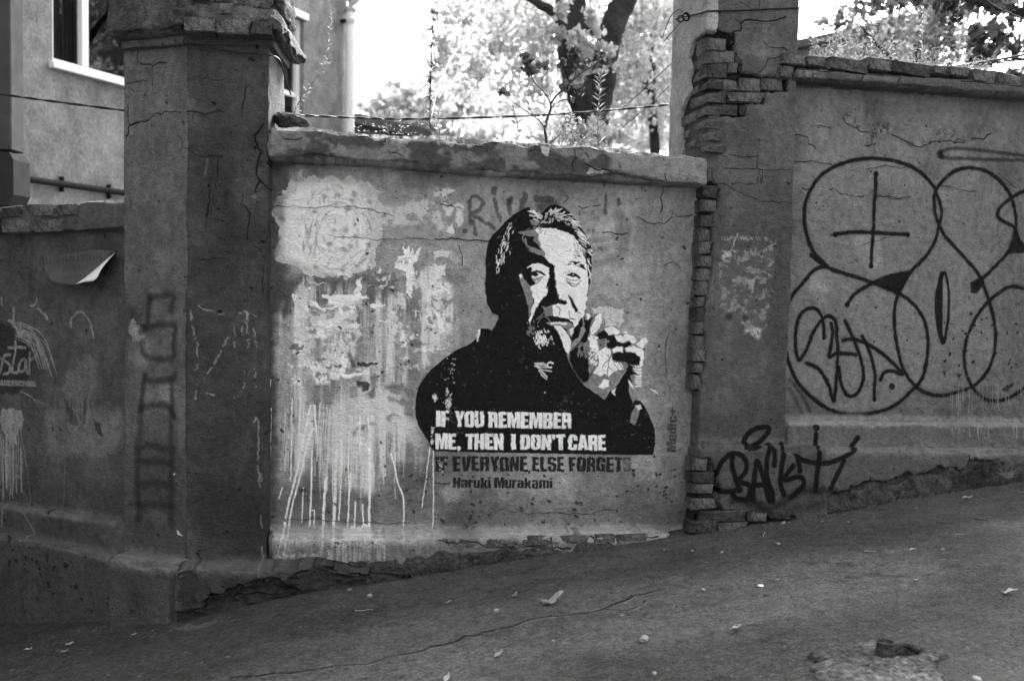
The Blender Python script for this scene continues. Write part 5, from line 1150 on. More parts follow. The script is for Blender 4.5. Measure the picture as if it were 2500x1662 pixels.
g.crop = K['px']
smooth_lane = [(440, 1720), (700, 1600), (1000, 1500), (1400, 1440), (1600, 1420), (1750, 1400), (2100, 1330), (2500, 1260), (2700, 1260), (2700, 1420), (2300, 1420), (2000, 1500), (1750, 1560), (1400, 1620), (1300, 1720)]
g.poly(smooth_lane, .108, .75, soft=22, warp=18)
for q, v, a in (([(1180, 1260), (1700, 1300), (1500, 1400), (1100, 1450), (800, 1500), (760, 1470), (1000, 1400)], .07, .5), ([(1640, 1310), (2500, 1180), (2500, 1240), (1800, 1340), (1640, 1350)], .085, .5), ([(1830, 1290), (2350, 1270), (2200, 1330), (1900, 1340)], .038, .45), ([(1300, 1620), (1700, 1570), (2000, 1520), (2100, 1560), (1500, 1720)], .045, .5),
                ([(2150, 1280), (2500, 1300), (2500, 1500), (2300, 1400)], .035, .5), ([(1620, 1330), (1850, 1320), (1720, 1360), (1660, 1370)], .04, .5), ([(1500, 1590), (1800, 1540), (2300, 1480), (2320, 1490), (1800, 1570)], .042, .5)):
    g.poly(q, v, a, soft=10, warp=9)
for x, y in ((2080, 1410), (2135, 1404), (2180, 1407), (2320, 1386), (2060, 1378), (2130, 1350), (1965, 1373)):
    g.stroke([(x - 9, y), (x + 10, y + 1)], .05, .033, .7, soft=4, warp=3)
g.crack([(560, 1660), (700, 1650), (860, 1627), (940, 1608), (1050, 1580), (1130, 1555), (1200, 1540), (1310, 1510), (1400, 1500), (1470, 1485), (1540, 1455), (1620, 1440)], .022, .018, a=.95, h=-2, jit=.04)
g.crack([(1475, 1485), (1530, 1490), (1600, 1460)], .010, .03, h=-1.2, jit=.05)
g.crack([(700, 1490), (900, 1455), (1000, 1450), (1200, 1448)], .006, .035, h=-.8, jit=.05)
g.crack([(1820, 1380), (1900, 1370), (2100, 1390), (2300, 1360)], .005, .035, h=-.8, jit=.05)
g.col *= (1 + .24 * gstreak(2.6, .26, .24) + .24 * g.fb(.5, .5, 4) + .13 * gstreak(.9, .07, .26) + .30 * g.fb(.05, .05, 3)).astype(np.float32)
g.dots(2600, .002, .005, .13, h=.6, a=.6); g.dots(1500, .004, .010, .03, h=-.8, a=.7); g.dots(90, .004, .007, .22, h=.5, a=.8)
g.poly([(420, 1530), (520, 1520), (560, 1515), (480, 1540), (450, 1545)], .11, .7, warp=4)
gi = g.image()
def asphalt():
    m, nt, b = _mat('asphalt'); L = nt.links
    tc = nt.nodes.new('ShaderNodeTexCoord'); vec = tc.outputs['Object']
    im = nt.nodes.new('ShaderNodeTexImage'); im.image = gi; im.extension = 'EXTEND'; im.interpolation = 'Linear'
    mp = nt.nodes.new('ShaderNodeMapping'); mp.vector_type = 'POINT'
    mp.inputs['Location'].default_value = (-g.u0 / (g.u1 - g.u0), -g.v0 / (g.v1 - g.v0), 0); mp.inputs['Scale'].default_value = (1 / (g.u1 - g.u0), 1 / (g.v1 - g.v0), 0)
    L.new(vec, mp.inputs[0]); L.new(mp.outputs[0], im.inputs[0])
    sep = nt.nodes.new('ShaderNodeSeparateColor'); L.new(im.outputs[0], sep.inputs[0])
    v = N(nt, 'ShaderNodeTexVoronoi', Scale=75.0); L.new(vec, v.inputs['Vector'])
    v2 = N(nt, 'ShaderNodeTexVoronoi', Scale=210.0); L.new(vec, v2.inputs['Vector'])
    n2 = noise_n(nt, vec, 60, 5, .7)
    sc = nt.nodes.new('ShaderNodeSeparateColor'); L.new(v.outputs['Color'], sc.inputs[0])
    f = math_n(nt, 'MULTIPLY', ramp(nt, sc.outputs[0], 0, 1, .70, 1.32), ramp(nt, n2, .3, .7, .68, 1.32))
    L.new(math_n(nt, 'MULTIPLY', f, sep.outputs[0]), b.inputs['Base Color'])
    h = math_n(nt, 'ADD', math_n(nt, 'MULTIPLY', v.outputs['Distance'], -.9), math_n(nt, 'MULTIPLY', n2, 1.1))
    h = math_n(nt, 'ADD', h, math_n(nt, 'MULTIPLY', v2.outputs['Distance'], -.5))
    h = math_n(nt, 'ADD', h, math_n(nt, 'MULTIPLY', math_n(nt, 'SUBTRACT', sep.outputs[1], .5), 6.0))
    bp = N(nt, 'ShaderNodeBump', Strength=1.0, Distance=.011); L.new(h, bp.inputs['Height']); L.new(bp.outputs[0], b.inputs['Normal'])
    b.inputs['Roughness'].default_value = .88
    return m
tag(obj('street', street(), asphalt()), kind='structure')
M_yard = plain('yard_soil', .09, .95, .4, 3, .5)
V = np.array([(-300, 5.9, -1.2), (300, 5.9, -1.2), (300, 600, -1.2), (-300, 600, -1.2)]); V[:, 1] += 1.0; V[:, 2] = .2
tag(obj('yard_ground', mk('yard_ground', V, np.array([[0, 1, 2, 3]])), M_yard), kind='structure')

# ---- lines on the planes (height of an edge as a function of u) from photo points
def line(fr, pts, w=0.0, jit=0.0, seed=0):
    q = sorted(fr.px(x, y, w) for x, y in pts); U = np.array([a for a, b in q]); Vv = np.array([b for a, b in q])
    def f(u):
        u = np.asarray(u, float); v = np.interp(u, U, Vv)
        if jit: v = v + jit * (fbm3(np.stack([u * 1.0, u * 0 + seed, u * 0], -1), 7, 3, seed))
        return v
    return f
def ground_line(fr, d=-.12):
    return lambda u: gz(*(fr.world(u, 0, 0)[..., :2].T)) + d
def wall_thing(label, name='plaster_wall', cat='wall'): return thing(name, label, cat)

def part(name, parent, mats, boxes, cv=None):
    V, F, U, MI = cat_geo(boxes)
    return obj(name, mk(name, V, F, U, MI), mats, parent)

# ---- middle wall
WC = wall_thing('middle stretch of rendered street wall carrying the stencilled portrait and quotation')
uL, uR = FC.px(655, 800)[0], FC.px(1694, 900)[0]
cop_lo = line(FC, [(640, 389), (700, 391), (900, 397), (1200, 425), (1450, 438), (1600, 448), (1740, 456)], .15, .004, 3)
cop_hi = line(FC, [(640, 304), (720, 308), (840, 318), (900, 322), (1050, 332), (1200, 341), (1330, 350), (1400, 352), (1500, 358), (1600, 368), (1700, 378), (1740, 384)], .15, .012, 4)
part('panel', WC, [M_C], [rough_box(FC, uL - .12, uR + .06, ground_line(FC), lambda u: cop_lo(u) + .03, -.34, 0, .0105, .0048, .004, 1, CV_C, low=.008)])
part('coping', WC, [M_C], [rough_box(FC, FC.px(648, 350, .15)[0], FC.px(1732, 420, .15)[0], cop_lo, cop_hi, -.36, .15, .0105, .011, .030, 2, CV_C)])
led_hi = line(FC, [(640, 1305), (1000, 1307), (1300, 1303), (1500, 1300), (1620, 1296)], .125, .004, 5)
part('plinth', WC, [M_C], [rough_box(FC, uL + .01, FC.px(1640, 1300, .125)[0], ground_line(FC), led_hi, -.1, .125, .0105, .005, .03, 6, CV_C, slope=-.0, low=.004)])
M_rub = stucco('rubble_mortar', None, .050, .6, 2.0, 60)
ft = line(FC, [(640, 1402), (700, 1398), (740, 1378), (870, 1376), (963, 1368), (1050, 1352), (1120, 1340), (1200, 1335), (1300, 1330), (1400, 1328), (1500, 1326), (1600, 1325)], .12, .03, 61)
part('footing', WC, [M_rub], [rough_box(FC, FC.px(700, 1400, .12)[0], FC.px(1560, 1320, .12)[0], ground_line(FC), lambda u: np.minimum(ft(u), led_hi(u) - .05), -.05, .15, .011, .022, .04, 62, None, low=.02)])
# loose courses of brick low in the foot of the wall
for (x0, y0, x1, y1) in ((1350, 606, 1465, 652), (1525, 606, 1725, 652), (1775, 606, 2000, 648)):
    brick_px(FC, x0, y0, x1, y1, K['bm'], .128, WC, M_brick_pale, .09)
for (x0, y0, x1, y1) in ((248, 585, 388, 640), (400, 585, 660, 640), (705, 575, 840, 625), (850, 575, 1060, 612)):
    brick_px(FC, x0, y0, x1, y1, K['bc'], .128, WC, M_brick_pale, .09)

# ---- corner pillar
WA = wall_thing('big corner pillar with crumbling cap between portrait wall and the wall with the bent sheet', 'masonry_pillar', 'pillar')
ub0, ub1 = 0.0, FB.px(652, 700)[0]
capv = FB.px(560, 112, .0)[1]
part('shaft', WA, [M_B, M_A], [rough_box(FB, -.002, ub1, ground_line(FB), capv + .04, -.50, 0, .0105, .0055, .014, 11, CV_B, low=.004, cu=False) + (0,),
                               rough_box(FA, FA.px(303, 700)[0], .4235, ground_line(FA), capv + .04, -.40, 0, .0105, .004, .006, 12, CV_A, low=.004, cu=False) + (1,)])
cap_b = line(FB, [(450, 75), (560, 78), (690, 86)], .11, .004, 7); cap_a = line(FA, [(258, 92), (300, 88), (455, 75)], .11, .003, 8)
capt = lambda k: (lambda u: k + 0 * u)
top_b = line(FB, [(440, -70), (560, -70), (640, -10), (690, 45), (720, 75)], .11, .02, 9)
cuR = FB.px(700, 60, .11)[0]
CB = rough_box(FB, -.06, cuR, cap_b, lambda u: np.minimum(top_b(u), cap_b(u) + .135), -.62, .115, .011, .017, .055, 13)
CA = rough_box(FA, FA.px(256, 50, .11)[0], .475, cap_a, lambda u: cap_a(u) + .42, -.40, .115, .011, .006, .03, 14)
part('cap', WA, [M_cap], [CB, CA, rough_box(FB, .02, cuR - .03, lambda u: cap_b(u) + .12, lambda u: np.maximum(cap_b(u) + .13, cap_b(u) + .50 - .9 * np.maximum(0, u - .25)), -.5, .02, .014, .03, .06, 15)])
part('cap_moulding', WA, [M_B, M_A], [rough_box(FB, -.014, ub1 + .03, capv - .005, lambda u: cap_b(u) + .03, -.5, .028, .013, .003, .006, 16, CV_B, cu=False) + (0,), rough_box(FA, FA.px(296, 100, .03)[0], .43, capv - .005, lambda u: cap_a(u) + .03, -.4, .028, .013, .003, .006, 17, CV_A, cu=False) + (1,)])
for i, (x0, y0, x1, y1, t) in enumerate(((1255, 122, 1470, 212, 0), (1475, 130, 1700, 222, 0), (1712, 140, 1850, 232, 0), (1300, 15, 1408, 90, .1), (1412, 20, 1590, 100, -.03), (1600, 40, 1720, 120, .15), (1290, -60, 1420, 0, .05), (1430, -60, 1580, 10, -.05), (1725, 60, 1840, 128, .35), (1640, -20, 1760, 50, .4), (1850, 120, 1930, 190, .5))):
    brick_px(FB, x0, y0, x1, y1, K['tl'], .15 if i < 3 else .06 - .012 * (i > 5), WA, M_brick_pale if i % 2 else M_brick, .12, tilt=t)
# plinth round the pillar and its broken foot
pl_b = line(FB, [(430, 1383), (560, 1386), (650, 1386), (800, 1384), (900, 1392)], .14, .004, 21); pl_a = line(FA, [(290, 1362), (455, 1384)], .14, .003, 22)
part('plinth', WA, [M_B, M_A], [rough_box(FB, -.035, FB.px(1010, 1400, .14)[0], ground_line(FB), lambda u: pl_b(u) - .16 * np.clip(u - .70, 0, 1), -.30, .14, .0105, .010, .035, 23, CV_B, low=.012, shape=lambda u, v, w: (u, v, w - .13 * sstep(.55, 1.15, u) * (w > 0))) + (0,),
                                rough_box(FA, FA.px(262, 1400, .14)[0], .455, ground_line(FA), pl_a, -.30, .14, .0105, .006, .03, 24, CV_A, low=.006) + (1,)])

# ---- left wall
WL = wall_thing('low left stretch of rendered wall with peeled stencil and the bent sheet nailed on')
lc_lo = line(FL, [(-300, 588), (0, 571), (150, 566), (310, 561)], .06, .004, 31); lc_hi = line(FL, [(-300, 515), (0, 506), (188, 500), (192, 491), (310, 486)], .06, .006, 32)
part('panel', WL, [M_L], [rough_box(FL, .7, 3.03, ground_line(FL), lambda u: lc_lo(u) + .03, -.3, 0, .0115, .0048, .004, 33, CV_L, low=.006)])
part('coping', WL, [M_L], [rough_box(FL, .7, 3.03, lc_lo, lambda u: lc_hi(u), -.32, .06, .0115, .006, .018, 34, CV_L)])
l1 = line(FL, [(-300, 1165), (0, 1232), (310, 1283)], .05, .004, 35); l2 = line(FL, [(-300, 1215), (0, 1290), (310, 1372)], .11, .004, 36)
part('ledge', WL, [M_L], [rough_box(FL, .7, 3.03, ground_line(FL), l1, -.1, .05, .012, .004, .02, 37, CV_L)])
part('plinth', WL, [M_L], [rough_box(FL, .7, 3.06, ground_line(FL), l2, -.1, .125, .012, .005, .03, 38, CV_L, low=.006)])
for (x0, y0, x1, y1) in ((20, 1412, 145, 1478), (162, 1400, 378, 1480), (392, 1400, 530, 1470), (-140, 1420, 5, 1490), (15, 1508, 205, 1590), (232, 1505, 420, 1588), (-170, 1510, -2, 1592)):
    brick_px(FL, x0, y0, x1, y1, K['tl'], .075, WL, M_brick_pale, .11)

# ---- right pillar
WP = wall_thing('tall pillar right of the portrait, split open at its corner to bare brick courses', 'masonry_pillar', 'pillar')
uSb = FS.px(1645, 200)[0]
part('shaft', WP, [M_P], [rough_box(FP, 0, PW, ground_line(FP), 3.35, -.52, 0, .0105, .004, .012, 41, CV_P, low=.005)])
part('plinth', WP, [M_P], [rough_box(FP, -.02, PW + .24, ground_line(FP), line(FP, [(1690, 1087), (1960, 1090), (2100, 1092)], .05, .005, 42), -.1, .05, .0105, .006, .03, 43, CV_P)])
# side slab of render, broken away stepwise so that the courses show
sk = K['tr']
def side_slab():
    top = FS.px(1690, 0, .02)[1] + .5
    # boundary of surviving render on the side face: (px x, px y) pairs from the photo
    edge = [(1470, 205), (1375, 290), (1345, 400), (1365, 470), (1345, 560), (1365, 620), (1320, 690), (1295, 760), (1285, 830), (1300, 900), (1305, 1030)]
    pts = [FS.px(1200 + x / 2.8, y / 2.8, .02) for x, y in edge]
    bu = np.array([p[0] for p in pts])[::-1]; bv = np.array([p[1] for p in pts])[::-1]
    def shape(u, v, w):
        lim = np.interp(v, bv, bu, left=bu[0], right=0.0)
        lim = np.where(v > bv[-1], 0.001, lim) + .010 * fbm3(np.stack([v, v * 0, v * 0], -1), 22, 3, 3)
        lim = np.where(v > bv[-1] + .02, 0.001, lim)
        s = (u - uSb) / (0 - uSb)
        return uSb + (lim - uSb) * s, v, w
    return rough_box(FS, uSb, 0, .9, top, -.05, .022, .010, .003, .006, 44, None, shape=shape)
M_side = stucco('side_render', None, .27, .3, 1.0, 150)
part('side_render', WP, [M_side], [side_slab()])
for i, (x0, y0, x1, y1, t) in enumerate(((1460, 262, 1605, 348, .04), (1465, 350, 1665, 436, .08), (1475, 442, 1612, 528, .05), (1618, 432, 1690, 500, 0), (1482, 541, 1696, 612, 0), (1702, 540, 1840, 618, .02), (1850, 542, 1990, 612, .02), (1482, 626, 1606, 702, .02), (1615, 634, 1870, 698, 0), (1472, 718, 1684, 784, .02), (1690, 724, 1736, 788, 0))):
    brick_px(FP, x0, y0, x1, y1, sk, -.002 - .008 * (i % 3 == 1), WP, M_brick if i % 2 else M_brick_pale, .13, tilt=-t)
for i, (x0, y0, x1, y1) in enumerate(((1385, 330, 1455, 395), (1378, 400, 1460, 470), (1378, 478, 1466, 560), (1420, 560, 1474, 630), (1370, 590, 1412, 660), (1352, 650, 1468, 735), (1405, 735, 1466, 810), (1300, 775, 1400, 860), (1355, 830, 1466, 905), (1300, 890, 1350, 960), (1402, 905, 1466, 985), (1310, 960, 1400, 1030), (1405, 992, 1490, 1060))):
    yy = (y0 + y1) / 2
    brick_px(FS, x0, y0 + 8, x1, y1 - 14, sk, .006 + .004 * (i % 2), WP, M_brick_pale if i % 3 else M_brick, .10)
rows = ((125, 178, 110, 172), (185, 238, 105, 165), (245, 297, 104, 151), (303, 355, 99, 145), (360, 412, 95, 145), (417, 468, 92, 148), (473, 520, 92, 140), (526, 580, 90, 130), (590, 632, 88, 120), (636, 690, 84, 113), (695, 748, 80, 115), (753, 803, 75, 114), (808, 858, 74, 118), (863, 910, 70, 108), (915, 972, 68, 105))
for (y0, y1, x0, x1) in rows: brick_px(FP, x0 - 2, y0, x1 + 4, y1 - 3, K['ps'], -.004 + random.uniform(-.008, .006), WP, M_brick_pale if random.random() < .6 else M_brick, .13)
for (x0, y0, x1, y1) in ((65, 1260, 130, 1314), (62, 1320, 160, 1362), (65, 1369, 156, 1408), (60, 1430, 170, 1470), (106, 1480, 290, 1520), (58, 1522, 172, 1566), (176, 1528, 300, 1560), (296, 1486, 380, 1524), (386, 1478, 480, 1512)):
    brick_px(FP, x0, y0, x1, y1, K['ps'], .052, WP, M_brick, .10)

# ---- right wall
WR = wall_thing('right stretch of rendered wall sprayed with big looping outlines and a cross')
rc_lo = line(FR, [(1930, 192), (2100, 204), (2300, 218), (2500, 234), (2700, 250)], .15, .004, 51)
rc_mid = line(FR, [(1930, 160), (2100, 175), (2300, 188), (2500, 203), (2700, 219)], .15, .006, 52)
rx0 = FR.px(1944, 180, .15)[0]
part('panel', WR, [M_R], [rough_box(FR, -.1, 2.5, ground_line(FR), lambda u: rc_lo(u) + .03, -.34, 0, .0115, .005, .004, 53, CV_R, low=.006)])
part('coping', WR, [M_R], [rough_box(FR, rx0, 2.5, rc_lo, rc_mid, -.36, .15, .0115, .006, .015, 54, CV_R)])
part('wall_top', WR, [M_back], [rough_box(FR, rx0 - .05, 2.5, lambda u: rc_mid(u) - .02, lambda u: rc_mid(u) + .045, -.36, .07, .02, .01, .03, 55)])
for i, (x0, y0, x1, y1, pale) in enumerate(((385, 368, 526, 436, 0), (532, 388, 668, 450, 1), (684, 392, 958, 486, 0), (972, 400, 1110, 480, 0), (1125, 432, 1385, 505, 2), (1395, 452, 1500, 505, 0), (1510, 462, 1655, 520, 1), (1665, 480, 1838, 560, 0), (1846, 502, 2020, 572, 0), (2030, 520, 2180, 590, 1), (2190, 535, 2340, 605, 0), (350, 455, 448, 530, 0))):
    brick_px(FR, x0, y0, x1, y1, K['rr'], .15 if i < 11 else .13, WR, M_brick if pale == 0 else M_brick_pale, .2, tilt=.065)
l3 = line(FR, [(1900, 1032), (2100, 1030), (2500, 1036), (2700, 1040)], .08, .004, 57); l4 = line(FR, [(1900, 1092), (2200, 1096), (2500, 1098), (2700, 1100)], .13, .005, 58)
part('ledge', WR, [M_R], [rough_box(FR, .0, 2.5, ground_line(FR), l3, -.1, .08, .012, .005, .02, 59, CV_R)])
part('plinth', WR, [M_R], [rough_box(FR, .16, 2.5, ground_line(FR), l4, -.1, .13, .012, .007, .03, 60, CV_R, low=.008)])
ft = line(FR, [(1990, 1225), (2070, 1198), (2130, 1178), (2200, 1172), (2250, 1155), (2330, 1146), (2400, 1140), (2440, 1126), (2500, 1124), (2600, 1120)], .16, .03, 63)
part('footing', WR, [M_rub], [rough_box(FR, FR.px(2010, 1220, .15)[0], 2.5, ground_line(FR), ft, -.05, .138, .011, .024, .04, 64, None, low=.02)])
# ================================================================== BUILDINGS AND TREES BEHIND
FF = Frame((-5.144, 10.0), R(90 - 21.4)); # facade: u runs away from the street; its outward side faces right
M_fac = stucco('facade_render', None, .15, .34, .5, 60)
M_white = plain('white_paint', .62, .5, .08, 20, .05)
M_dark = plain('dark_metal', .02, .95, .3, 20, .2, spec=0)
M_glassy = plain('window_glass', .012, .06, .1, 2, 0)
M_curt = plain('curtain', .05, .9, .3, 9, .3)
M_pipe = plain('grey_pipe', .42, .5, .1, 12, .1)
M_roof = plain('roof_sheet', .06, .7, .3, 8, .3)
BL = thing('apartment_building', 'pale rendered apartment house with white windows rising behind the left walls', 'building')
def fpx(x, y, w=0): return FF.px(x, y, w)
uE = fpx(846, 200)[0]
w1 = dict(l=fpx(128, 100)[0], r=fpx(345, 100)[0], b=fpx(215, 175)[1]); w1['t'] = w1['b'] + 1.9
w2 = dict(l=fpx(600, 100)[0], r=fpx(742, 100)[0], b=fpx(700, 290)[1] - .15, t=fpx(722, 42)[1])
def facade():
    us = [-9, w1['l'], w1['r'], w2['l'], w2['r'], uE]; zs = [-1, min(w1['b'], w2['b']), max(w1['b'], w2['b']), min(w1['t'], w2['t']), max(w1['t'], w2['t']), 9]
    boxes = []
    def inwin(a, b, c_, d_):
        for w in (w1, w2):
            if a >= w['l'] - 1e-4 and b <= w['r'] + 1e-4 and c_ >= w['b'] - 1e-4 and d_ <= w['t'] + 1e-4: return True
        return False
    bm = bmesh.new()
    def quad(a, b, c_, d_, wa, wb):
        vs_ = [bm.verts.new(FF.world(*q)) for q in ((a, c_, wa), (b, c_, wb), (b, d_, wb), (a, d_, wa))]; bm.faces.new(vs_)
    for i in range(5):
        for j in range(5):
            if zs[j + 1] - zs[j] < 1e-4: continue
            if not inwin(us[i], us[i + 1], zs[j], zs[j + 1]): quad(us[i], us[i + 1], zs[j], zs[j + 1], 0, 0)
    for w in (w1, w2):                       # reveals
        for (p, q) in (((w['l'], w['b']), (w['r'], w['b'])), ((w['r'], w['b']), (w['r'], w['t'])), ((w['r'], w['t']), (w['l'], w['t'])), ((w['l'], w['t']), (w['l'], w['b']))):
            vs_ = [bm.verts.new(FF.world(*k)) for k in ((p[0], p[1], 0), (q[0], q[1], 0), (q[0], q[1], -.22), (p[0], p[1], -.22))]; bm.faces.new(vs_)
    for (a, b) in (((-9, 0), (-9, -9)), ((uE, 0), (uE, -9)), ((-9, -9), (uE, -9))):   # other sides of the house
        vs_ = [bm.verts.new(FF.world(*k)) for k in ((a[0], -1, a[1]), (b[0], -1, b[1]), (b[0], 9, b[1]), (a[0], 9, a[1]))]; bm.faces.new(vs_)
    vs_ = [bm.verts.new(FF.world(*k)) for k in ((-9.3, 9, .4), (uE + .3, 9, .4), (uE + .3, 9, -9.3), (-9.3, 9, -9.3))]; bm.faces.new(vs_)
    bmesh.ops.remove_doubles(bm, verts=bm.verts, dist=.0005)
    me = bpy.data.meshes.new('wall'); bm.to_mesh(me); bm.free(); return me
obj('wall', facade(), M_fac, BL)
def window(w, mull, transom, curtain):
    t = .06; D = -.10
    fr = obj('window', box_mesh('window', FF, w['l'], w['l'] + t * 1.3, w['b'], w['t'], D - .05, D + .03), M_white, BL)
    obj('frame_post', box_mesh('frame_post', FF, w['r'] - t * 1.3, w['r'], w['b'], w['t'], D - .05, D + .03), M_white, fr)
    obj('frame_rail', box_mesh('frame_rail', FF, w['l'] + t * 1.3, w['r'] - t * 1.3, w['b'], w['b'] + t, D - .05, D + .028), M_white, fr)
    obj('frame_rail', box_mesh('frame_rail', FF, w['l'] + t * 1.3, w['r'] - t * 1.3, w['t'] - t, w['t'], D - .05, D + .028), M_white, fr)
    edges = [w['l']] + [lerp(w['l'], w['r'], q) for q in mull] + [w['r']]
    for q in edges[1:-1]: obj('mullion', box_mesh('mullion', FF, q - t * .8, q + t * .8, w['b'] + t, w['t'] - t, D - .05, D + .034, bevel=.006), M_white, fr)
    for z in transom: obj('transom', box_mesh('transom', FF, w['l'] + t, w['r'] - t, z - t * .6, z + t * .6, D - .05, D + .022), M_white, fr)
    for a, b in zip(edges[:-1], edges[1:]): obj('pane', box_mesh('pane', FF, a + t * .5, b - t * .5, w['b'] + .01, w['t'] - .01, D - .035, D - .025), M_gl, fr)
    if curtain:
        a, b = edges[0] + .05, edges[1] - .02; n = 60; V = []
        for i in range(n + 1):
            u = lerp(a, b, i / n); ww = D - .16 + .025 * math.sin(i * .9) + .012 * math.sin(i * 2.3)
            V += [FF.world(u, w['b'], ww), FF.world(u, w['t'], ww)]
        obj('curtain', mk('curtain', np.array(V), np.array([[2 * i, 2 * i + 2, 2 * i + 3, 2 * i + 1] for i in range(n)])), M_curt, fr)
    obj('room_back', box_mesh('room_back', FF, w['l'] - .3, w['r'] + .3, w['b'] - .3, w['t'] + .3, D - 1.2, D - 1.15), M_dark, fr)
    return fr
def glass():
    m, nt, b = _mat('glass'); nt.nodes.remove(b)
    gl = N(nt, 'ShaderNodeBsdfGlossy', Roughness=.02); tr = nt.nodes.new('ShaderNodeBsdfTransparent'); mx = nt.nodes.new('ShaderNodeMixShader')
    gl.inputs['Color'].default_value = (.9, .9, .9, 1); tr.inputs['Color'].default_value = (.75, .75, .75, 1)
    lw = nt.nodes.new('ShaderNodeFresnel'); lw.inputs['IOR'].default_value = 1.5
    nt.links.new(math_n(nt, 'MULTIPLY', lw.outputs[0], .06), mx.inputs[0]); nt.links.new(tr.outputs[0], mx.inputs[1]); nt.links.new(gl.outputs[0], mx.inputs[2])
    nt.links.new(mx.outputs[0], nt.nodes['Material Output'].inputs['Surface']); return m
M_gl = glass()
window(w1, (.40, ), (), True); window(w2, (.45,), (w2['b'] + .55, w2['b'] + 1.1, w2['b'] + 1.75), False)
obj('window_sill', box_mesh('window_sill', FF, w1['l'] - .05, w1['r'] + .05, w1['b'] - .07, w1['b'] - .004, -.1, .07, bevel=.006), M_white, BL)
obj('window_sill', box_mesh('window_sill', FF, w2['l'] - .03, w2['r'] + .06, w2['t'] + .003, w2['t'] + .10, -.05, .05, bevel=.006), M_white, BL)
# rain pipes and the duct
dp = thing('downpipe', 'white rain pipe running down the far corner of the pale house', 'pipe')
ud = uE - .10; zt = fpx(845, 30)[1]
V, F = tube([FF.world(ud, z, .12) for z in (-1, 0, 1, 2, zt)], .075, 12); V2, F2 = tube([FF.world(ud, zt, .12), FF.world(ud, zt + .15, .13), FF.world(ud + .12, zt + .45, .3), FF.world(ud + .3, zt + .8, .6), FF.world(ud + .4, zt + 1.4, .8)], .115, 12)
obj('pipe', mk('pipe', V, F), M_white, dp); obj('elbow', mk('elbow', V2, F2), M_pipe, dp)
zc = fpx(845, 58)[1]
for z in (zc, zt): obj('collar', mk('collar', *tube([FF.world(ud, z - .03, .12), FF.world(ud, z + .03, .12)], .095, 12)), M_pipe, dp)
obj('clip', box_mesh('clip', FF, ud - .12, ud - .02, zc - .02, zc + .02, .0, .1), M_dark, dp)
hp = thing('wall_pipe', 'thin dark pipe fixed level across the pale house below its window', 'pipe')
pa, pb = fpx(30, 432, .08), fpx(330, 475, .08)
obj('pipe', mk('pipe', *tube([FF.world(lerp(pa[0], pb[0], t), lerp(pa[1], pb[1], t), .08) for t in np.linspace(-.1, 1.1, 8)], .035, 10)), M_dark, hp)
for x, y in ((275, 470), (160, 452), (60, 437)):
    q = fpx(x, y, .08); obj('bracket', box_mesh('bracket', FF, q[0] - .012, q[0] + .012, q[1] - .07, q[1] + .09, .0, .05), M_dark, hp)
du = thing('metal_duct', 'grey boxy metal duct with flared foot at the left edge before the house', 'duct')
FD = Frame((-4.15, 8.0), R(4)); M_duct = plain('duct_paint', .045, .95, .2, 6, .1, spec=0)
a, b = FD.px(-60, 300)[0], FD.px(27, 300)[0]; z0, z1, z2, z3 = (FD.px(10, y)[1] for y in (502, 475, 390, 366))
obj('shaft', box_mesh('shaft', FD, a, b, z3, 4.5, -.25, 0, bevel=.01), M_duct, du)
bm = bmesh.new()
b2 = FD.px(38, 430)[0]; b0 = FD.px(24, 430)[0]
prof = [(a, z3 - .02), (b, z3 - .02), (b2, z2), (b2, z1), (b0, z0), (a, z0)]
f1 = [bm.verts.new(FD.world(u, v, .04)) for u, v in prof]; f2 = [bm.verts.new(FD.world(u, v, -.28)) for u, v in prof]
bm.faces.new(f1); bm.faces.new(f2[::-1])
for i in range(6): bm.faces.new((f1[i], f2[i], f2[(i + 1) % 6], f1[(i + 1) % 6]))
bmesh.ops.recalc_face_normals(bm, faces=bm.faces); me = bpy.data.meshes.new('hopper'); bm.to_mesh(me); bm.free()
obj('hopper', me, plain('duct_metal', .025, .95, .2, 6, .1, spec=0), du)

# far roofs
def shed(name, label, y, pts, eave, mat_w, parent_cat='building', depth=4.0):
    """small house whose near wall stands at world depth y; pts are photo points of its roof edge, left to right"""
    t = thing(name, label, parent_cat); q = [at_depth(x, z, y) for x, z in pts]
    V, F = [], []
    for p in q: V += [(p[0], y, p[2] - eave), (p[0], y, -1.0)]
    n = len(q)
    for p in q: V += [(p[0], y + depth, p[2] - eave), (p[0], y + depth, -1.0)]
    for i in range(n - 1): F.append((2 * i + 1, 2 * i + 3, 2 * i + 2, 2 * i)); F.append((2 * n + 2 * i + 1, 2 * n + 2 * i + 3, 2 * n + 2 * i + 2, 2 * n + 2 * i))
    F += [(1, 0, 2 * n, 2 * n + 1), (2 * n - 1, 2 * n - 2, 4 * n - 2, 4 * n - 1)]
    obj('wall', mk('wall', V, F, smooth=False), mat_w, t)
    V, F = [], []
    for p in q: V += [(p[0], y - .4, p[2]), (p[0], y - .4, p[2] - eave), (p[0], y + depth, p[2] + .0), (p[0], y + depth, p[2] - eave + .02)]
    for i in range(n - 1):
        a, b = 4 * i, 4 * i + 4
        F += [(a, a + 1, b + 1, b), (a, b, b + 2, a + 2), (a + 1, a + 3, b + 3, b + 1), (a + 2, b + 2, b + 3, a + 3)]
    F += [(0, 2, 3, 1), (4 * n - 4, 4 * n - 3, 4 * n - 1, 4 * n - 2)]
    obj('roof', mk('roof', V, F, smooth=False), M_roof, t); return t
shed('outbuilding', 'low outbuilding with dark sloping roof seen just above the portrait wall', 17.0, [(700, 262), (846, 279), (940, 300), (1042, 322), (1060, 330)], .16, M_fac)
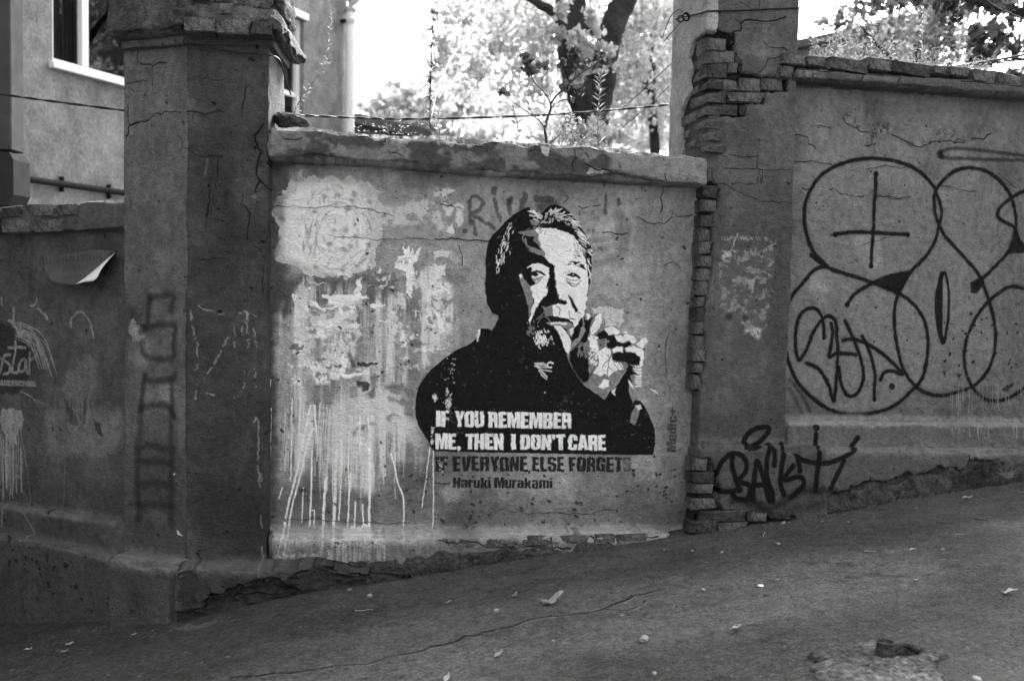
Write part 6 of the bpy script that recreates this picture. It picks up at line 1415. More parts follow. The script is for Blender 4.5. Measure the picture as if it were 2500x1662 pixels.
shed('house', 'light house with dark sloping eave in the leaves above the right wall', 20.0, [(1850, 122), (1960, 103), (2060, 82), (2160, 58), (2300, 22)], .16, M_fac)

# ---- trees
rng = np.random.default_rng(5)
M_bark = stucco('bark', None, .035, .5, 1.3, 60)
M_leafA = leafmat('bright_leaves', .46, .62, .4); M_leafB = leafmat('dark_leaves', .07, .35, .6); M_leafC = leafmat('far_leaves', .50, .62, .3)
def blob_pts(blobs, n):
    """blobs: (photo x, photo y, radius px x, radius px y, depth, depth radius); leaves gather in clumps"""
    tot = sum(b[2] * b[3] for b in blobs); out = []
    for (x, y, rx, ry, d, dr) in blobs:
        k = int(n * rx * ry / tot); m = max(6, k // 26)
        cl = rng.normal(size=(m, 3)); cl /= np.linalg.norm(cl, axis=1, keepdims=True); cl *= (rng.random((m, 1)) ** .45)
        sc = d / FPX; P = cl[rng.integers(0, m, k)] + rng.normal(size=(k, 3)) * .11
        c0 = at_depth(x, y, d)
        out.append(np.stack([c0[0] + P[:, 0] * rx * sc, d + P[:, 1] * dr, c0[2] + P[:, 2] * ry * sc], -1))
    return np.concatenate(out)
def limb(pts, d, r0, r1, n=9, j=.007):
    """branch through photo points (x, y[, extra depth]) at depth d"""
    q = catmull([tuple(at_depth(p[0], p[1], d + (p[2] if len(p) > 2 else 0))) for p in pts], n)
    q = [a + np.array([random.gauss(0, j), random.gauss(0, j), random.gauss(0, j)]) for a in q]
    return (q, r0, dict(seg=12, r1=r1, jit=.02, ref=(.08, 1, .05)))
def tree(label, d, blobs, n, size, mat, limbs, mbark=None, cat='tree'):
    base = at_depth(limbs[0][0][0][0], 700, d); t = thing('deciduous_tree', label, cat, 'trees standing behind the wall')
    obj('trunk', tubes([limb(*l[:1], d, *l[1:]) for l in limbs], 'trunk'), mbark or M_bark, t)
    P = blob_pts(blobs, n); me = leafcloud('crown', P, size, rng, tint=None)
    o = obj('crown', me, mat, t); o['kind'] = 'stuff'
    return t
tree('big forked tree with thick dark trunk in the middle above the portrait wall', 13.5,
     [(1110, 110, 90, 120, 15.5, .8), (1200, 60, 200, 120, 15.5, 1.2), (1380, 120, 220, 150, 16, .9), (1560, 80, 160, 180, 15.5, 1.2), (1500, 230, 190, 110, 16.5, 1.5), (1300, -120, 380, 120, 15, 2), (1750, -120, 300, 200, 15, 2), (1230, 200, 140, 90, 16, 1.5), (1400, 60, 70, 60, 12.8, .3), (1450, 160, 60, 60, 12.9, .3), (1450, 345, 120, 60, 12.6, .3), (1440, 420, 90, 50, 12.6, .3)], 24000, .082, M_leafA,
     [([(1440, 800), (1438, 500), (1436, 400), (1440, 330), (1450, 290)], .19, .21), ([(1446, 310), (1412, 200), (1396, 100), (1392, 0), (1376, -200)], .20, .21), ([(1446, 310), (1470, 220), (1482, 120), (1502, 50), (1540, -40), (1590, -200)], .17, .16), ([(1440, 240), (1425, 190), (1420, 120)], .10, .05), ([(1480, 110), (1430, 60), (1400, 40)], .05, .03), ([(1400, 60), (1300, 0), (1180, -60)], .08, .03)])
tree('sunlit leafy tree filling the gap right behind the tall pillar', 17, [(1600, 250, 120, 150, 18, 1.5), (1650, 60, 160, 200, 18.5, 2), (1350, 300, 220, 70, 20, 2), (1500, 180, 180, 150, 20, 2), (1150, 140, 120, 110, 20, 1.5), (1280, 40, 200, 150, 21, 2)], 14000, .11, M_leafC,
     [([(1600, 700), (1600, 400), (1590, 200), (1600, 0)], .10, .06), ([(1590, 250), (1540, 120), (1500, 0)], .06, .03)])
tree('small pale tree far off left of the forked trunk', 30, [(960, 245, 60, 50, 30, 1.5), (900, 270, 40, 30, 30, 1), (1060, 240, 110, 60, 31, 2), (1180, 260, 120, 60, 32, 2), (1000, 290, 140, 40, 30, 1.5), (1180, 325, 150, 35, 30, 1.5), (1360, 330, 150, 40, 30, 1.5), (1570, 330, 150, 50, 30, 1.5)], 15000, .17, M_leafC, [([(1000, 700), (1000, 400), (1000, 260)], .12, .05), ([(1000, 330), (950, 270), (930, 240)], .06, .02)])
tree('dark leaved tree hanging over the right wall from the upper right', 9.5, [(2440, 40, 130, 110, 9.5, .5), (2300, -20, 160, 80, 9.8, .5), (2560, 150, 120, 110, 9.6, .5), (2100, -20, 140, 60, 10.5, .6), (2400, 130, 80, 50, 9.4, .3), (2560, -60, 200, 120, 10, .7)], 2300, .085, M_leafB,
     [([(2760, 700), (2740, 400), (2680, 200), (2560, 60), (2420, 10), (2250, -30)], .08, .02), ([(2560, 60), (2500, 40), (2400, 0), (2330, -60)], .04, .02), ([(2600, 100), (2500, 140), (2400, 160)], .03, .008)])
tree('bushy tree with bleached leaves right above the brick topped wall', 12.5, [(2230, 100, 150, 70, 12.5, .8), (2100, 60, 120, 60, 13, .8), (2380, 130, 120, 60, 12.8, .8), (2250, 40, 200, 60, 13.5, 1)], 2600, .085, leafmat('grey_leaves', .16, .4, .6), [([(2260, 700), (2250, 300), (2240, 100)], .07, .03), ([(2250, 200), (2150, 120), (2100, 60)], .03, .01), ([(2250, 220), (2340, 140), (2400, 100)], .03, .01)])

# unseen house added behind the viewer to close off the low front sky
M_opp = stucco('blocking_house_render', None, .16, .2, .6, 40)
FO = Frame((14.0, -5.5), R(172))
OH = thing('sky_blocking_house', 'unseen row house added behind the viewer to block the low sky', 'building')
us = [-6, 34]; bm = bmesh.new()
def q4(*p): bm.faces.new([bm.verts.new(FO.world(*k)) for k in p])
q4((-6, -5, 0), (34, -5, 0), (34, 8.5, 0), (-6, 8.5, 0)); q4((-6, -5, -9), (34, -5, -9), (34, 8.5, -9), (-6, 8.5, -9)); q4((-6, -5, 0), (-6, -5, -9), (-6, 8.5, -9), (-6, 8.5, 0)); q4((34, -5, 0), (34, -5, -9), (34, 8.5, -9), (34, 8.5, 0))
me = bpy.data.meshes.new('wall'); bm.to_mesh(me); bm.free(); obj('wall', me, M_opp, OH)
obj('roof', box_mesh('roof', FO, -6.5, 34.5, 8.5, 8.8, -9.5, .5), M_roof, OH)
for k in range(12):
    for z in (1.6, 5.0):
        u = -4 + k * 3.1; f_ = obj('window', box_mesh('window', FO, u, u + 1.2, z, z + 1.8, .0, .05), M_white, OH); obj('pane', box_mesh('pane', FO, u + .1, u + 1.1, z + .1, z + 1.7, .045, .056), M_glassy, f_)
# ================================================================== SMALL THINGS
M_cable = plain('cable_rubber', .012, .5, .2, 50, .1)
M_wire = plain('wire_steel', .03, .45, .3, 60, .2, .3)
M_stem = plain('plant_stem', .10, .8, .3, 40, .2)
M_weed = leafmat('weed_leaves', .16, .35, .5); M_weedp = leafmat('pale_weed', .30, .4, .4); M_dry = leafmat('dry_leaves', .06, .2, .6)
M_twig = plain('dark_twig', .05, .8, .3, 40, .3)

def cable(label, pts, r, depthf, twist=True, name='cable', n=60, group=None):
    t = thing(name, label, 'cable', group)
    q = catmull([tuple(at_depth(p[0], p[1], p[2])) for p in pts], 16)
    if twist:
        for s_ in range(2):
            qq = []
            for i, p in enumerate(q):
                a = i * .55 + s_ * math.pi; qq.append(p + np.array([0, math.cos(a), math.sin(a)]) * r * .9)
            obj('strand', mk('strand', *tube(qq, r, 6)), M_cable, t)
    else: obj('strand', mk('strand', *tube(q, r, 6)), M_cable, t)
    return t
dS = FS.world(uSb, 0, 0)[1]
cable('twisted black cable strung from corner pillar to tall pillar above portrait wall', [(690, 278, 5.45), (760, 283, 5.6), (880, 288, 5.85), (985, 291, 6.0), (1150, 288, 6.15), (1350, 280, 6.3), (1550, 264, 6.4), (1648, 254, 6.45)], .0042, None)
cable('twisted dark cable crossing the pale house at the far left', [(-120, 210, 7.2), (0, 230, 7.0), (130, 248, 6.6), (310, 271, 5.75)], .0045, None)
for lab, pts, r in (('thin slack wire running up behind the weeds left of the forked tree', [(1050, 300, 8), (1070, 215, 8.6), (1110, 130, 9.4), (1190, 30, 10.5), (1230, -30, 11)], .006),
                    ('thin dark wire sagging in the top right corner through the leaves', [(2370, -40, 8), (2420, 10, 8), (2470, 35, 8), (2560, 70, 8)], .006),
                    ('straight bundle of wires low above the far right brick coping', [(2320, 165, 7.5), (2400, 152, 7.5), (2470, 140, 7.6), (2580, 120, 7.8)], .010)):
    cable(lab, pts, r, None, False)
for i, (a, b) in enumerate((((1430, 340), (1645, 150)), ((1510, 320), (1650, 195)))):
    cable(['upper pale stay wire slanting to the tall pillar', 'lower pale stay wire slanting to the tall pillar'][i], [(a[0], a[1], 8.5), ((a[0] + b[0]) / 2, (a[1] + b[1]) / 2 + 4, 7.5), (b[0], b[1], 6.4)], .003, None, False)
# wire tied round the tall pillar, with its knot and loose ends
def on(fr, x, y, w): u, v = fr.px(x, y, w); return fr.world(u, v, w)
tw = thing('tie_wire', 'black wire tied round the tall pillar with a curled knot and loose ends', 'wire')
q = catmull([tuple(on(FS, 1650, 48, .03)), tuple(on(FS, 1665, 42, .03)), tuple(on(FS, 1690, 37, .03)), tuple(on(FS, 1726, 28, .03)), tuple(on(FP, 1732, 27.5, .008)), tuple(on(FP, 1800, 26, .008)), tuple(on(FP, 1870, 23, .008)), tuple(on(FP, 1952, 20, .008))], 8)
obj('loop', mk('loop', *tube(q, .005, 6)), M_cable, tw)
k0 = np.array(on(FS, 1672, 43, .05))
obj('knot', mk('knot', *tube([k0 + np.array([.020 * math.cos(a) + .004 * a * .2, -.01 + .012 * math.sin(a * 1.3), .022 * math.sin(a)]) for a in np.linspace(0, 9, 34)], .0045, 6)), M_cable, tw)
obj('knot', mk('knot', *tube([k0 + np.array([-.025 + .018 * math.cos(a), -.01, -.012 + .018 * math.sin(a)]) for a in np.linspace(0, 7, 26)], .004, 6)), M_cable, tw)
for pts in ([(1670, 42), (1662, 24), (1650, 28), (1637, 42), (1625, 70), (1618, 92)], [(1668, 48), (1655, 62), (1640, 80), (1622, 100)]):
    obj('loose_end', mk('loose_end', *tube(catmull([tuple(on(FS, x, y, .05 + .002 * i)) for i, (x, y) in enumerate(pts)], 6), .0028, 5)), M_cable, tw)
wb = thing('bound_wire', 'thin wire stretched round the corner pillar just below its cap', 'wire')
q = catmull([tuple(on(FA, 296, 122, .032)), tuple(on(FA, 330, 117, .034)), tuple(on(FA, 390, 115, .034)), tuple(on(FA, 450, 112, .034)), tuple(on(FB, 460, 112, .034)), tuple(on(FB, 520, 118, .034)), tuple(on(FB, 580, 129, .034)), tuple(on(FB, 650, 134, .034)), tuple(FB.world(ub1 + .045, FB.px(660, 140, 0)[1], -.05)), tuple(FB.world(ub1 + .05, FB.px(675, 165, 0)[1], -.2)), tuple(FB.world(ub1 + .06, FB.px(692, 200, 0)[1], -.35))], 7)
obj('wire', mk('wire', *tube(q, .0042, 6)), M_wire, wb)

# bent printed sheet on the left wall
M_sheet = None
def sheet_mat():
    cvs = Canvas('sheet', FL, *sorted((FL.px(90, 600)[0], FL.px(290, 600)[0])), *sorted((FL.px(90, 705)[1], FL.px(200, 600)[1])), res=.0012, base=.062, seed=3)
    cvs.col *= 1 + .15 * cvs.fb(.1, .1, 3); cvs.crop = K['ml']
    for row, (x0, y0, x1, y1, h) in enumerate(((318, 440, 760, 395, 44), (430, 500, 640, 470, 30), (420, 555, 560, 545, 26))):
        n = int((x1 - x0) / (h * .58))
        for i in range(n):
            t = i / n; x = lerp(x0, x1, t); y = lerp(y0, y1, t) - 10 * math.sin(t * 6) * (row == 0); r = cvs.rng
            k = r.integers(0, 5); hh = h * .5; ww = h * .36
            shp = [[(x, y - hh), (x, y + hh), (x + ww, y + hh)], [(x, y + hh), (x, y - hh), (x + ww, y - hh), (x + ww, y + hh)], [(x + ww, y - hh), (x, y - hh * .4), (x + ww, y + hh * .3), (x, y + hh)], [(x, y - hh), (x + ww, y), (x, y + hh)], [(x + ww * .5, y - hh), (x + ww * .5, y + hh), (x, y + hh)]][k]
            cvs.stroke(shp, .0055 if row == 0 else .0035, .02, .8, soft=.8, smooth=False)
    return cvs, stucco('printed_sheet', cvs.image(), var=.1, bump=.15, gloss=.6)
cvs, M_sheet = sheet_mat()
sh = thing('bent_sheet', 'curled printed metal sheet nailed on the left wall with bright folded corner', 'sheet')
def sheet_geo(poly_rows, nx=14):
    V, UVs, F = [], [], []
    for row in poly_rows:
        P = catmull([(x, y, w) for x, y, w in row], 6)
        for p in P:
            ox, oy, k = K['ml']; u, v = FL.px(ox + p[0] / k, oy + p[1] / k, p[2]); V.append(FL.world(u, v, p[2]))
            u0_, v0_ = FL.px(ox + p[0] / k, oy + p[1] / k, 0); UVs.append(((u0_ - cvs.u0) / (cvs.u1 - cvs.u0), (v0_ - cvs.v0) / (cvs.v1 - cvs.v0)))
    n = len(catmull(poly_rows[0], 6))
    for r_ in range(len(poly_rows) - 1):
        for i in range(n - 1): F.append((r_ * n + i, (r_ + 1) * n + i, (r_ + 1) * n + i + 1, r_ * n + i + 1))
    return V, F, UVs
rows_ = []
top = [(293, 410, .02), (400, 400, .045), (500, 388, .05), (612, 362, .015), (700, 364, .03), (786, 370, .006)]
mid = [(296, 492, .05), (390, 500, .05), (480, 500, .03), (590, 470, .045), (680, 440, .05), (780, 388, .02)]
bot = [(348, 580, .09), (400, 592, .09), (450, 598, .085), (515, 600, .10), (620, 520, .10), (760, 400, .05)]
for t in np.linspace(0, 1, 9):
    if t < .5: r_ = [tuple(lerp(np.array(a), np.array(b), t * 2)) for a, b in zip(top, mid)]
    else: r_ = [tuple(lerp(np.array(a), np.array(b), t * 2 - 1)) for a, b in zip(mid, bot)]
    rows_.append(r_)
V, F, UVs = sheet_geo(rows_)
o = obj('panel', mk('panel', V, F, UVs), M_sheet, sh)
m_ = o.modifiers.new('thickness', 'SOLIDIFY'); m_.thickness = .002
fl_in = [(515, 600, .101), (570, 560, .10), (640, 505, .101), (720, 435, .08), (784, 386, .03)]; fl_out = [(518, 600, .115), (575, 585, .14), (650, 568, .16), (700, 490, .13), (785, 388, .035)]
fr_ = [[tuple(lerp(np.array(a), np.array(b), t) + np.array([0, 0, .02 * math.sin(t * 3.1)])) for a, b in zip(fl_in, fl_out)] for t in np.linspace(0, 1, 5)]
V, F, UVs = sheet_geo(fr_)
M_flap = plain('bare_sheet_metal', .62, .45, .08, 14, .1)
o = obj('folded_corner', mk('folded_corner', V, F, UVs), M_flap, sh); m_ = o.modifiers.new('thickness', 'SOLIDIFY'); m_.thickness = .002
for (x, y) in ((775, 385), (300, 418)):
    p = np.array(on(FL, 0 + x / 2.8, 480 + y / 2.8, .012)); nn = np.array([FL.n[0], FL.n[1], 0])
    obj('nail', mk('nail', *tube([p - nn * .02, p + nn * .012, p + nn * .013, p + nn * .018, p + nn * .0181], lambda t: .002 if t < .45 else (.0055 if t < .9 else .0005), 8)), M_wire, sh)

# rock lying on the wall top beside the corner pillar
def rock(name, label, p, s, mat, seed, cat='stone', group=None, squash=(1, 1, 1), sub=3, rough=.55):
    bm = bmesh.new(); bmesh.ops.create_icosphere(bm, subdivisions=sub, radius=1.0)
    P = np.array([v.co[:] for v in bm.verts]); n = fbm3(P + seed, 1.3, 3, seed)
    P = P * (1 + rough * n[:, None]); P = np.sign(P) * np.abs(P) ** .85 * np.array(squash) * s
    for v, q in zip(bm.verts, P): v.co = Vector(q)
    me = bpy.data.meshes.new(name); bm.to_mesh(me); bm.free()
    o = obj(name, me, mat, None, Vector(p)); o.rotation_euler = (0, 0, seed); return tag(o, label, cat, group)
pt = on(FC, 712, 296, -.06)
M_slab = stucco('dark_stone', None, .05, .5, 1.3, 80)
rock('rubble_stone', 'dark broken stone resting on the wall top beside the corner pillar', (pt[0], pt[1], pt[2] - .005), .075, M_slab, 4, squash=(1.35, .9, .62), sub=4)

# ---- weeds
def stalk(label, x, y, fr, w, tops, leafL=.035, nleaf=40, mat=None, name='weed', cat='weed', r=.0022, sub=None, droop=.3, width=.16, spread=1.0, group=None, lean_d=0.0, msc=None):
    """upright stem with narrow leaves set along it; tops = photo points the stem passes through"""
    t = thing(name, label, cat, group); r *= 1.35; leafL *= 1.25; width *= 1.25
    d0 = fr.world(*fr.px(x, y, w), w)
    def pt3(px_, py_, k):
        return at_depth(px_, py_, d0[1] + lean_d * k)
    base = np.array(d0) - np.array([0, 0, .015])
    q = catmull([tuple(base)] + [tuple(pt3(a, b, i + 1)) for i, (a, b) in enumerate(tops)], 8)
    q = np.array(q); q[1:-1] += np.random.default_rng(int(x)).normal(size=(len(q) - 2, 3)) * .0015
    obj('stem', mk('stem', *tube(list(q), r, 5, r1=r * .4)), msc or M_stem, t)
    L = len(q); rr = np.random.default_rng(int(x * 7 + y)); V, F, T = [], [], []
    for i in range(nleaf):
        s_ = rr.random() ** .85 * (L - 2) + .5; k = int(s_); p = q[k] + (q[k + 1] - q[k]) * (s_ - k); dirn = q[k + 1] - q[k]; dirn /= np.linalg.norm(dirn)
        a = rr.random() * 6.28; side = np.array([math.cos(a), math.sin(a), 0]); l = leafL * (.5 + rr.random()) * (1 - .45 * s_ / L)
        out = side * spread + dirn * .9; out /= np.linalg.norm(out); b = np.cross(out, dirn); b /= max(1e-6, np.linalg.norm(b)); tip = p + out * l + np.array([0, 0, -droop * l])
        mid = p + out * l * .5; wd = l * width
        o_ = len(V); V += [p, mid + b * wd, tip, mid - b * wd]; F.append((o_, o_ + 1, o_ + 2, o_ + 3)); T += [rr.random()] * 4
    if V:
        o = obj('foliage', mk('foliage', V, F, smooth=False, tint=T), mat or M_weed, t)
    return t
stalk('feathery weed leaning right on the wall top beside the corner pillar', 714, 276, FC, -.15, [(735, 240), (765, 200), (790, 165), (805, 145)], .034, 60, width=.08, spread=1.3, msc=M_twig, mat=M_weed)
stalk('thin second weed stalk behind the feathery leaning weed', 745, 280, FC, -.2, [(752, 240), (770, 215), (800, 205), (832, 190)], .02, 16, width=.06, r=.0012)
stalk('very thin pale tall grass stalk in front of the downpipe', 790, 180, FC, -.2, [(800, 120), (808, 60), (812, 30)], .03, 40, width=.05, r=.0009, mat=M_weedp, msc=M_weedp)
stalk('tall stiff weed with curled leaves standing alone on portrait wall', 1050, 325, FC, -.12, [(1050, 250), (1052, 180), (1055, 100), (1060, 30), (1064, -30)], .045, 110, width=.12, msc=M_twig, mat=M_dry, r=.003, droop=.6)
stalk('pale curling grass tuft left of the tall stiff weed', 950, 322, FC, -.1, [(944, 295), (955, 270), (985, 252)], .03, 14, width=.05, r=.0014, mat=M_weedp, msc=M_weedp)
stalk('small wispy grass between curling tuft and tall stiff weed', 985, 325, FC, -.12, [(978, 305), (985, 285), (1000, 262)], .03, 26, width=.06, r=.0012, mat=M_weedp, msc=M_weedp)
for (x, y, h, lab, n, m) in ((1075, 326, 60, 'bushy grass clump at the foot of the tall stiff weed', 40, M_weedp), (1225, 338, 60, 'short thin stalk halfway to the sapling', 22, M_weedp), (1262, 343, 90, 'low dry stalk just left of the sapling', 26, M_weed), (1372, 350, 70, 'low leafy sprig right of the sapling trunk', 40, M_weed), (1400, 352, 95, 'leafy sprig farther right of the sapling', 50, M_weed), (1425, 353, 60, 'small dry sprig before the big trunk', 30, M_weed)):
    stalk(lab, x, y, FC, -.12, [(x + random.uniform(-8, 8), y - h * .5), (x + random.uniform(-14, 14), y - h)], .04, n, width=.14, mat=m)
stalk('tall feathery weed with narrow leaves near the right end of portrait wall', 1462, 356, FC, -.12, [(1460, 300), (1462, 240), (1466, 190), (1468, 172)], .045, 120, width=.07, spread=1.2, mat=M_weed, r=.0022, droop=.1)
# the sapling
sp = thing('sapling', 'small dead looking sapling with crisp curled leaves growing on the portrait wall', 'sapling')
d0 = FC.world(*FC.px(1334, 350, -.12), -.12)[1]
def br(pts, r0, r1): return (catmull([tuple(at_depth(p[0], p[1], d0 + (p[2] if len(p) > 2 else 0))) for p in pts], 6), r0, dict(seg=7, r1=r1, jit=.08))
tr = lambda x, y: (1200 + x / 2.8, y / 2.8)
B_ = [br([tr(375, 985), tr(372, 930), tr(365, 880), tr(385, 800), tr(405, 740), tr(400, 705)], .0085, .007), br([tr(400, 710), tr(380, 660) + (.03,), tr(330, 600) + (.05,), tr(290, 560) + (.06,), tr(265, 500) + (.08,), tr(250, 440) + (.09,)], .0055, .002),
      br([tr(403, 710), tr(440, 660) + (-.03,), tr(500, 600) + (-.05,), tr(560, 550) + (-.06,), tr(600, 510) + (-.07,), tr(680, 460) + (-.08,), tr(750, 420) + (-.08,)], .006, .002), br([tr(368, 890), tr(340, 840) + (.04,), tr(290, 795) + (.06,), tr(220, 750) + (.08,), tr(150, 700) + (.09,), tr(90, 640) + (.1,)], .005, .0018),
      br([tr(290, 790), tr(255, 740), tr(240, 680), tr(200, 590)], .003, .001), br([tr(405, 740), tr(450, 700), tr(540, 670), tr(600, 620)], .0035, .0014), br([tr(560, 550), tr(580, 470), tr(570, 400), tr(560, 350)], .003, .001), br([tr(340, 545), tr(370, 510), tr(390, 470), tr(370, 450)], .0025, .001),
      br([tr(600, 510), tr(560, 440), tr(520, 390), tr(505, 370)], .0025, .001), br([tr(400, 690), tr(410, 640), tr(470, 590)], .003, .001), br([tr(245, 700), tr(290, 650), tr(290, 600)], .002, .001), br([tr(520, 560), tr(480, 480), tr(390, 420)], .002, .001), br([tr(260, 500), tr(220, 400), tr(240, 370)], .002, .001)]
obj('branches', tubes(B_, 'branches'), M_twig, sp)
rr = np.random.default_rng(8); C_ = []
for (x, y, rx, ry, n) in ((240, 400, 36, 30, 26), (270, 470, 40, 30, 26), (370, 450, 18, 30, 7), (330, 440, 20, 16, 5), (575, 350, 40, 26, 26), (585, 400, 20, 20, 8), (480, 430, 30, 30, 9), (600, 450, 40, 30, 16), (760, 420, 45, 40, 26), (700, 460, 30, 20, 8), (500, 590, 30, 30, 14), (600, 610, 26, 40, 12), (85, 630, 34, 22, 14), (60, 630, 10, 20, 4), (550, 680, 14, 16, 5), (650, 420, 20, 20, 4), (760, 360, 16, 20, 4)):
    for _ in range(int(n * 1.6)):
        p = tr(x + rr.normal() * rx * .5, y + rr.normal() * ry * .5); C_.append(at_depth(p[0], p[1], d0 + rr.normal() * .03))
o = obj('leaves', leafcloud('leaves', np.array(C_), .036, rr, aspect=.8), M_dry, sp); 
C_ = []
for _ in range(90):
    p = tr(480 + rr.normal() * 90, 880 + rr.normal() * 70); C_.append(at_depth(p[0], p[1], d0 + rr.normal() * .05))
shb = thing('fern_sprigs', 'light small leaved sprigs spreading low beside the sapling trunk', 'plant')
obj('stems', tubes([br([tr(400, 990), tr(430 + k * 30, 900 - k * 12), tr(470 + k * 45, 800 + k * 18)], .0015, .0008) for k in range(5)] + [br([tr(390, 990), tr(470, 880), tr(600, 850)], .0015, .0008)], 'stems'), M_stem, shb)
obj('leaves', leafcloud('leaves', np.array(C_), .026, rr, aspect=.5), M_weedp, shb)

# weeds along the top of the right wall
for i, (x, y, pts, lab) in enumerate(((2275, 158, [(2285, 100), (2292, 50), (2298, -20)], 'straight bare white stalk rising over the right wall'), (2316, 160, [(2312, 110), (2313, 60), (2310, 20)], 'stalk just right of the straight bare stalk'), (2335, 165, [(2340, 110), (2338, 60), (2345, -10)], 'bristly pale stalk right of the bare stalks'),
                                      (2256, 155, [(2252, 110), (2250, 60), (2255, 20)], 'stalk just left of the straight bare stalk'), (2180, 150, [(2178, 120), (2182, 60)], 'short pale stalk over the pale coping brick'), (2125, 142, [(2128, 100), (2138, 50), (2130, 20)], 'bristly stalk near the house eave'),
                                      (2066, 134, [(2068, 105), (2072, 88)], 'little spruce like weed by the left coping bricks'), (1992, 132, [(1985, 100), (1975, 88)], 'small weed beside the tall pillar on the right wall'), (2035, 134, [(2040, 110), (2052, 95)], 'low weed between pillar and the little spruce like weed'),
                                      (2290, 162, [(2300, 135), (2312, 115)], 'short curved weed among the tall stalks'), (2345, 165, [(2360, 140), (2372, 118)], 'short weed leaning right beyond the tall stalks'), (2150, 146, [(2160, 120), (2168, 100)], 'low dry weed left of the pale coping brick'))):
    stalk(lab, x, y, FR, -.16, pts, .03 if i != 0 else .015, (60 if i not in (0, 1) else 12), width=.10, mat=M_weedp if i < 6 else M_weed, r=.0022 if i < 4 else .0016, msc=M_weedp, group='weeds on top of the right wall')
# tangled low growth on that wall, too fine to count
rr = np.random.default_rng(17); C_ = []
for _ in range(1500):
    x = 1975 + rr.random() * 440; h = (rr.random() ** 2.2) * (62 - 30 * abs((x - 2150) / 260)); C_.append(at_depth(x, 138 + (x - 1975) * .075 - h, 5.95 + (x - 1945) * .0011 + rr.normal() * .12))
tag(obj('undergrowth', leafcloud('undergrowth', np.array(C_), .024, rr, aspect=.2), M_weed), 'tangle of fine dry weeds along the right wall top', 'weeds', kind='stuff')
rr = np.random.default_rng(19); C_ = []
for _ in range(260):
    x = 850 + rr.random() * 680; h = (rr.random() ** 2) * 34; y0 = np.interp(x, [850, 1740], [320, 384]); p = FC.world(*FC.px(x, y0, -.15), -.15); C_.append(at_depth(x, y0 - h - 2, p[1] + rr.normal() * .05))
tag(obj('moss', leafcloud('moss', np.array(C_), .014, rr, aspect=.3), M_weedp), 'fine dry moss and grass along the portrait wall top', 'moss', kind='stuff')
# twig on the corner pillar's cap and small plant at the foot of the right wall
stalk('thin bare twigs springing from the crumbling cap of the corner pillar', 615, 60, FB, .06, [(620, 30), (632, 8), (640, -20)], .03, 8, width=.03, r=.0018, msc=M_weedp, mat=M_weedp)
t = thing('weed', 'little spiky weed at the foot of the right wall', 'weed'); p = ground_px(2455, 1178); C_ = []
V, F, T = [], [], []
b0 = at_depth(2458, 1168, 5.86)
for k in range(16):
    a = k / 16 * 6.28; l = .06 + .02 * math.sin(k * 3); tip = b0 + np.array([math.cos(a) * l, -abs(math.sin(a)) * l * .4, abs(math.sin(a * 1.3)) * l * .8 + .01]); m_ = (b0 + tip) / 2 + np.array([0, 0, .01]); s_ = np.array([-math.sin(a), 0, math.cos(a)]) * .005
    V += [b0, m_ + s_, tip, m_ - s_]; F.append((4 * k, 4 * k + 1, 4 * k + 2, 4 * k + 3)); T += [.6] * 4
obj('leaves', mk('leaves', V, F, smooth=False, tint=T), M_weed, t)

# ---- litter on the street
M_lit = plain('dry_leaf', .28, .8, .15, 60, .2); M_litd = plain('brown_leaf', .16, .8, .3, 60, .2); M_peb = plain('pebble', .24, .9, .2, 60, .4)
def gleaf(x, y, L, ang, curl, label, mat=None, name='fallen_leaf'):
    mat = mat or (M_litd if int(x) % 3 == 0 and L < .07 else M_lit); L *= .78 if L < .1 else 1; curl *= 1.3
    p = ground_px(x, y); n = 7; V, F = [], []
    for i in range(n):
        t = i / (n - 1); wd = math.sin(math.pi * min(1, t * 1.05 + .03)) ** .8 * L * .30
        for s_ in (-1, 0, 1):
            zz = curl * L * (t * t) + abs(s_) * L * (.16 + .10 * math.sin(t * 9 + x)) * (1 - t * .3) + .03 * L * math.sin(t * 14 + s_ * 2 + y)
            V.append(((t - .5) * L, s_ * wd, zz + .002))
    for i in range(n - 1):
        for j in (0, 1): F.append((3 * i + j, 3 * i + 3 + j, 3 * i + 4 + j, 3 * i + 1 + j))
    o = obj(name, mk(name, V, F), mat, None, (p[0], p[1], p[2] + .004)); o.rotation_euler = (0, -.13 * math.cos(ang), ang)
    m_ = o.modifiers.new('thickness', 'SOLIDIFY'); m_.thickness = .001
    return tag(o, label, 'leaf', 'fallen leaves on the street')
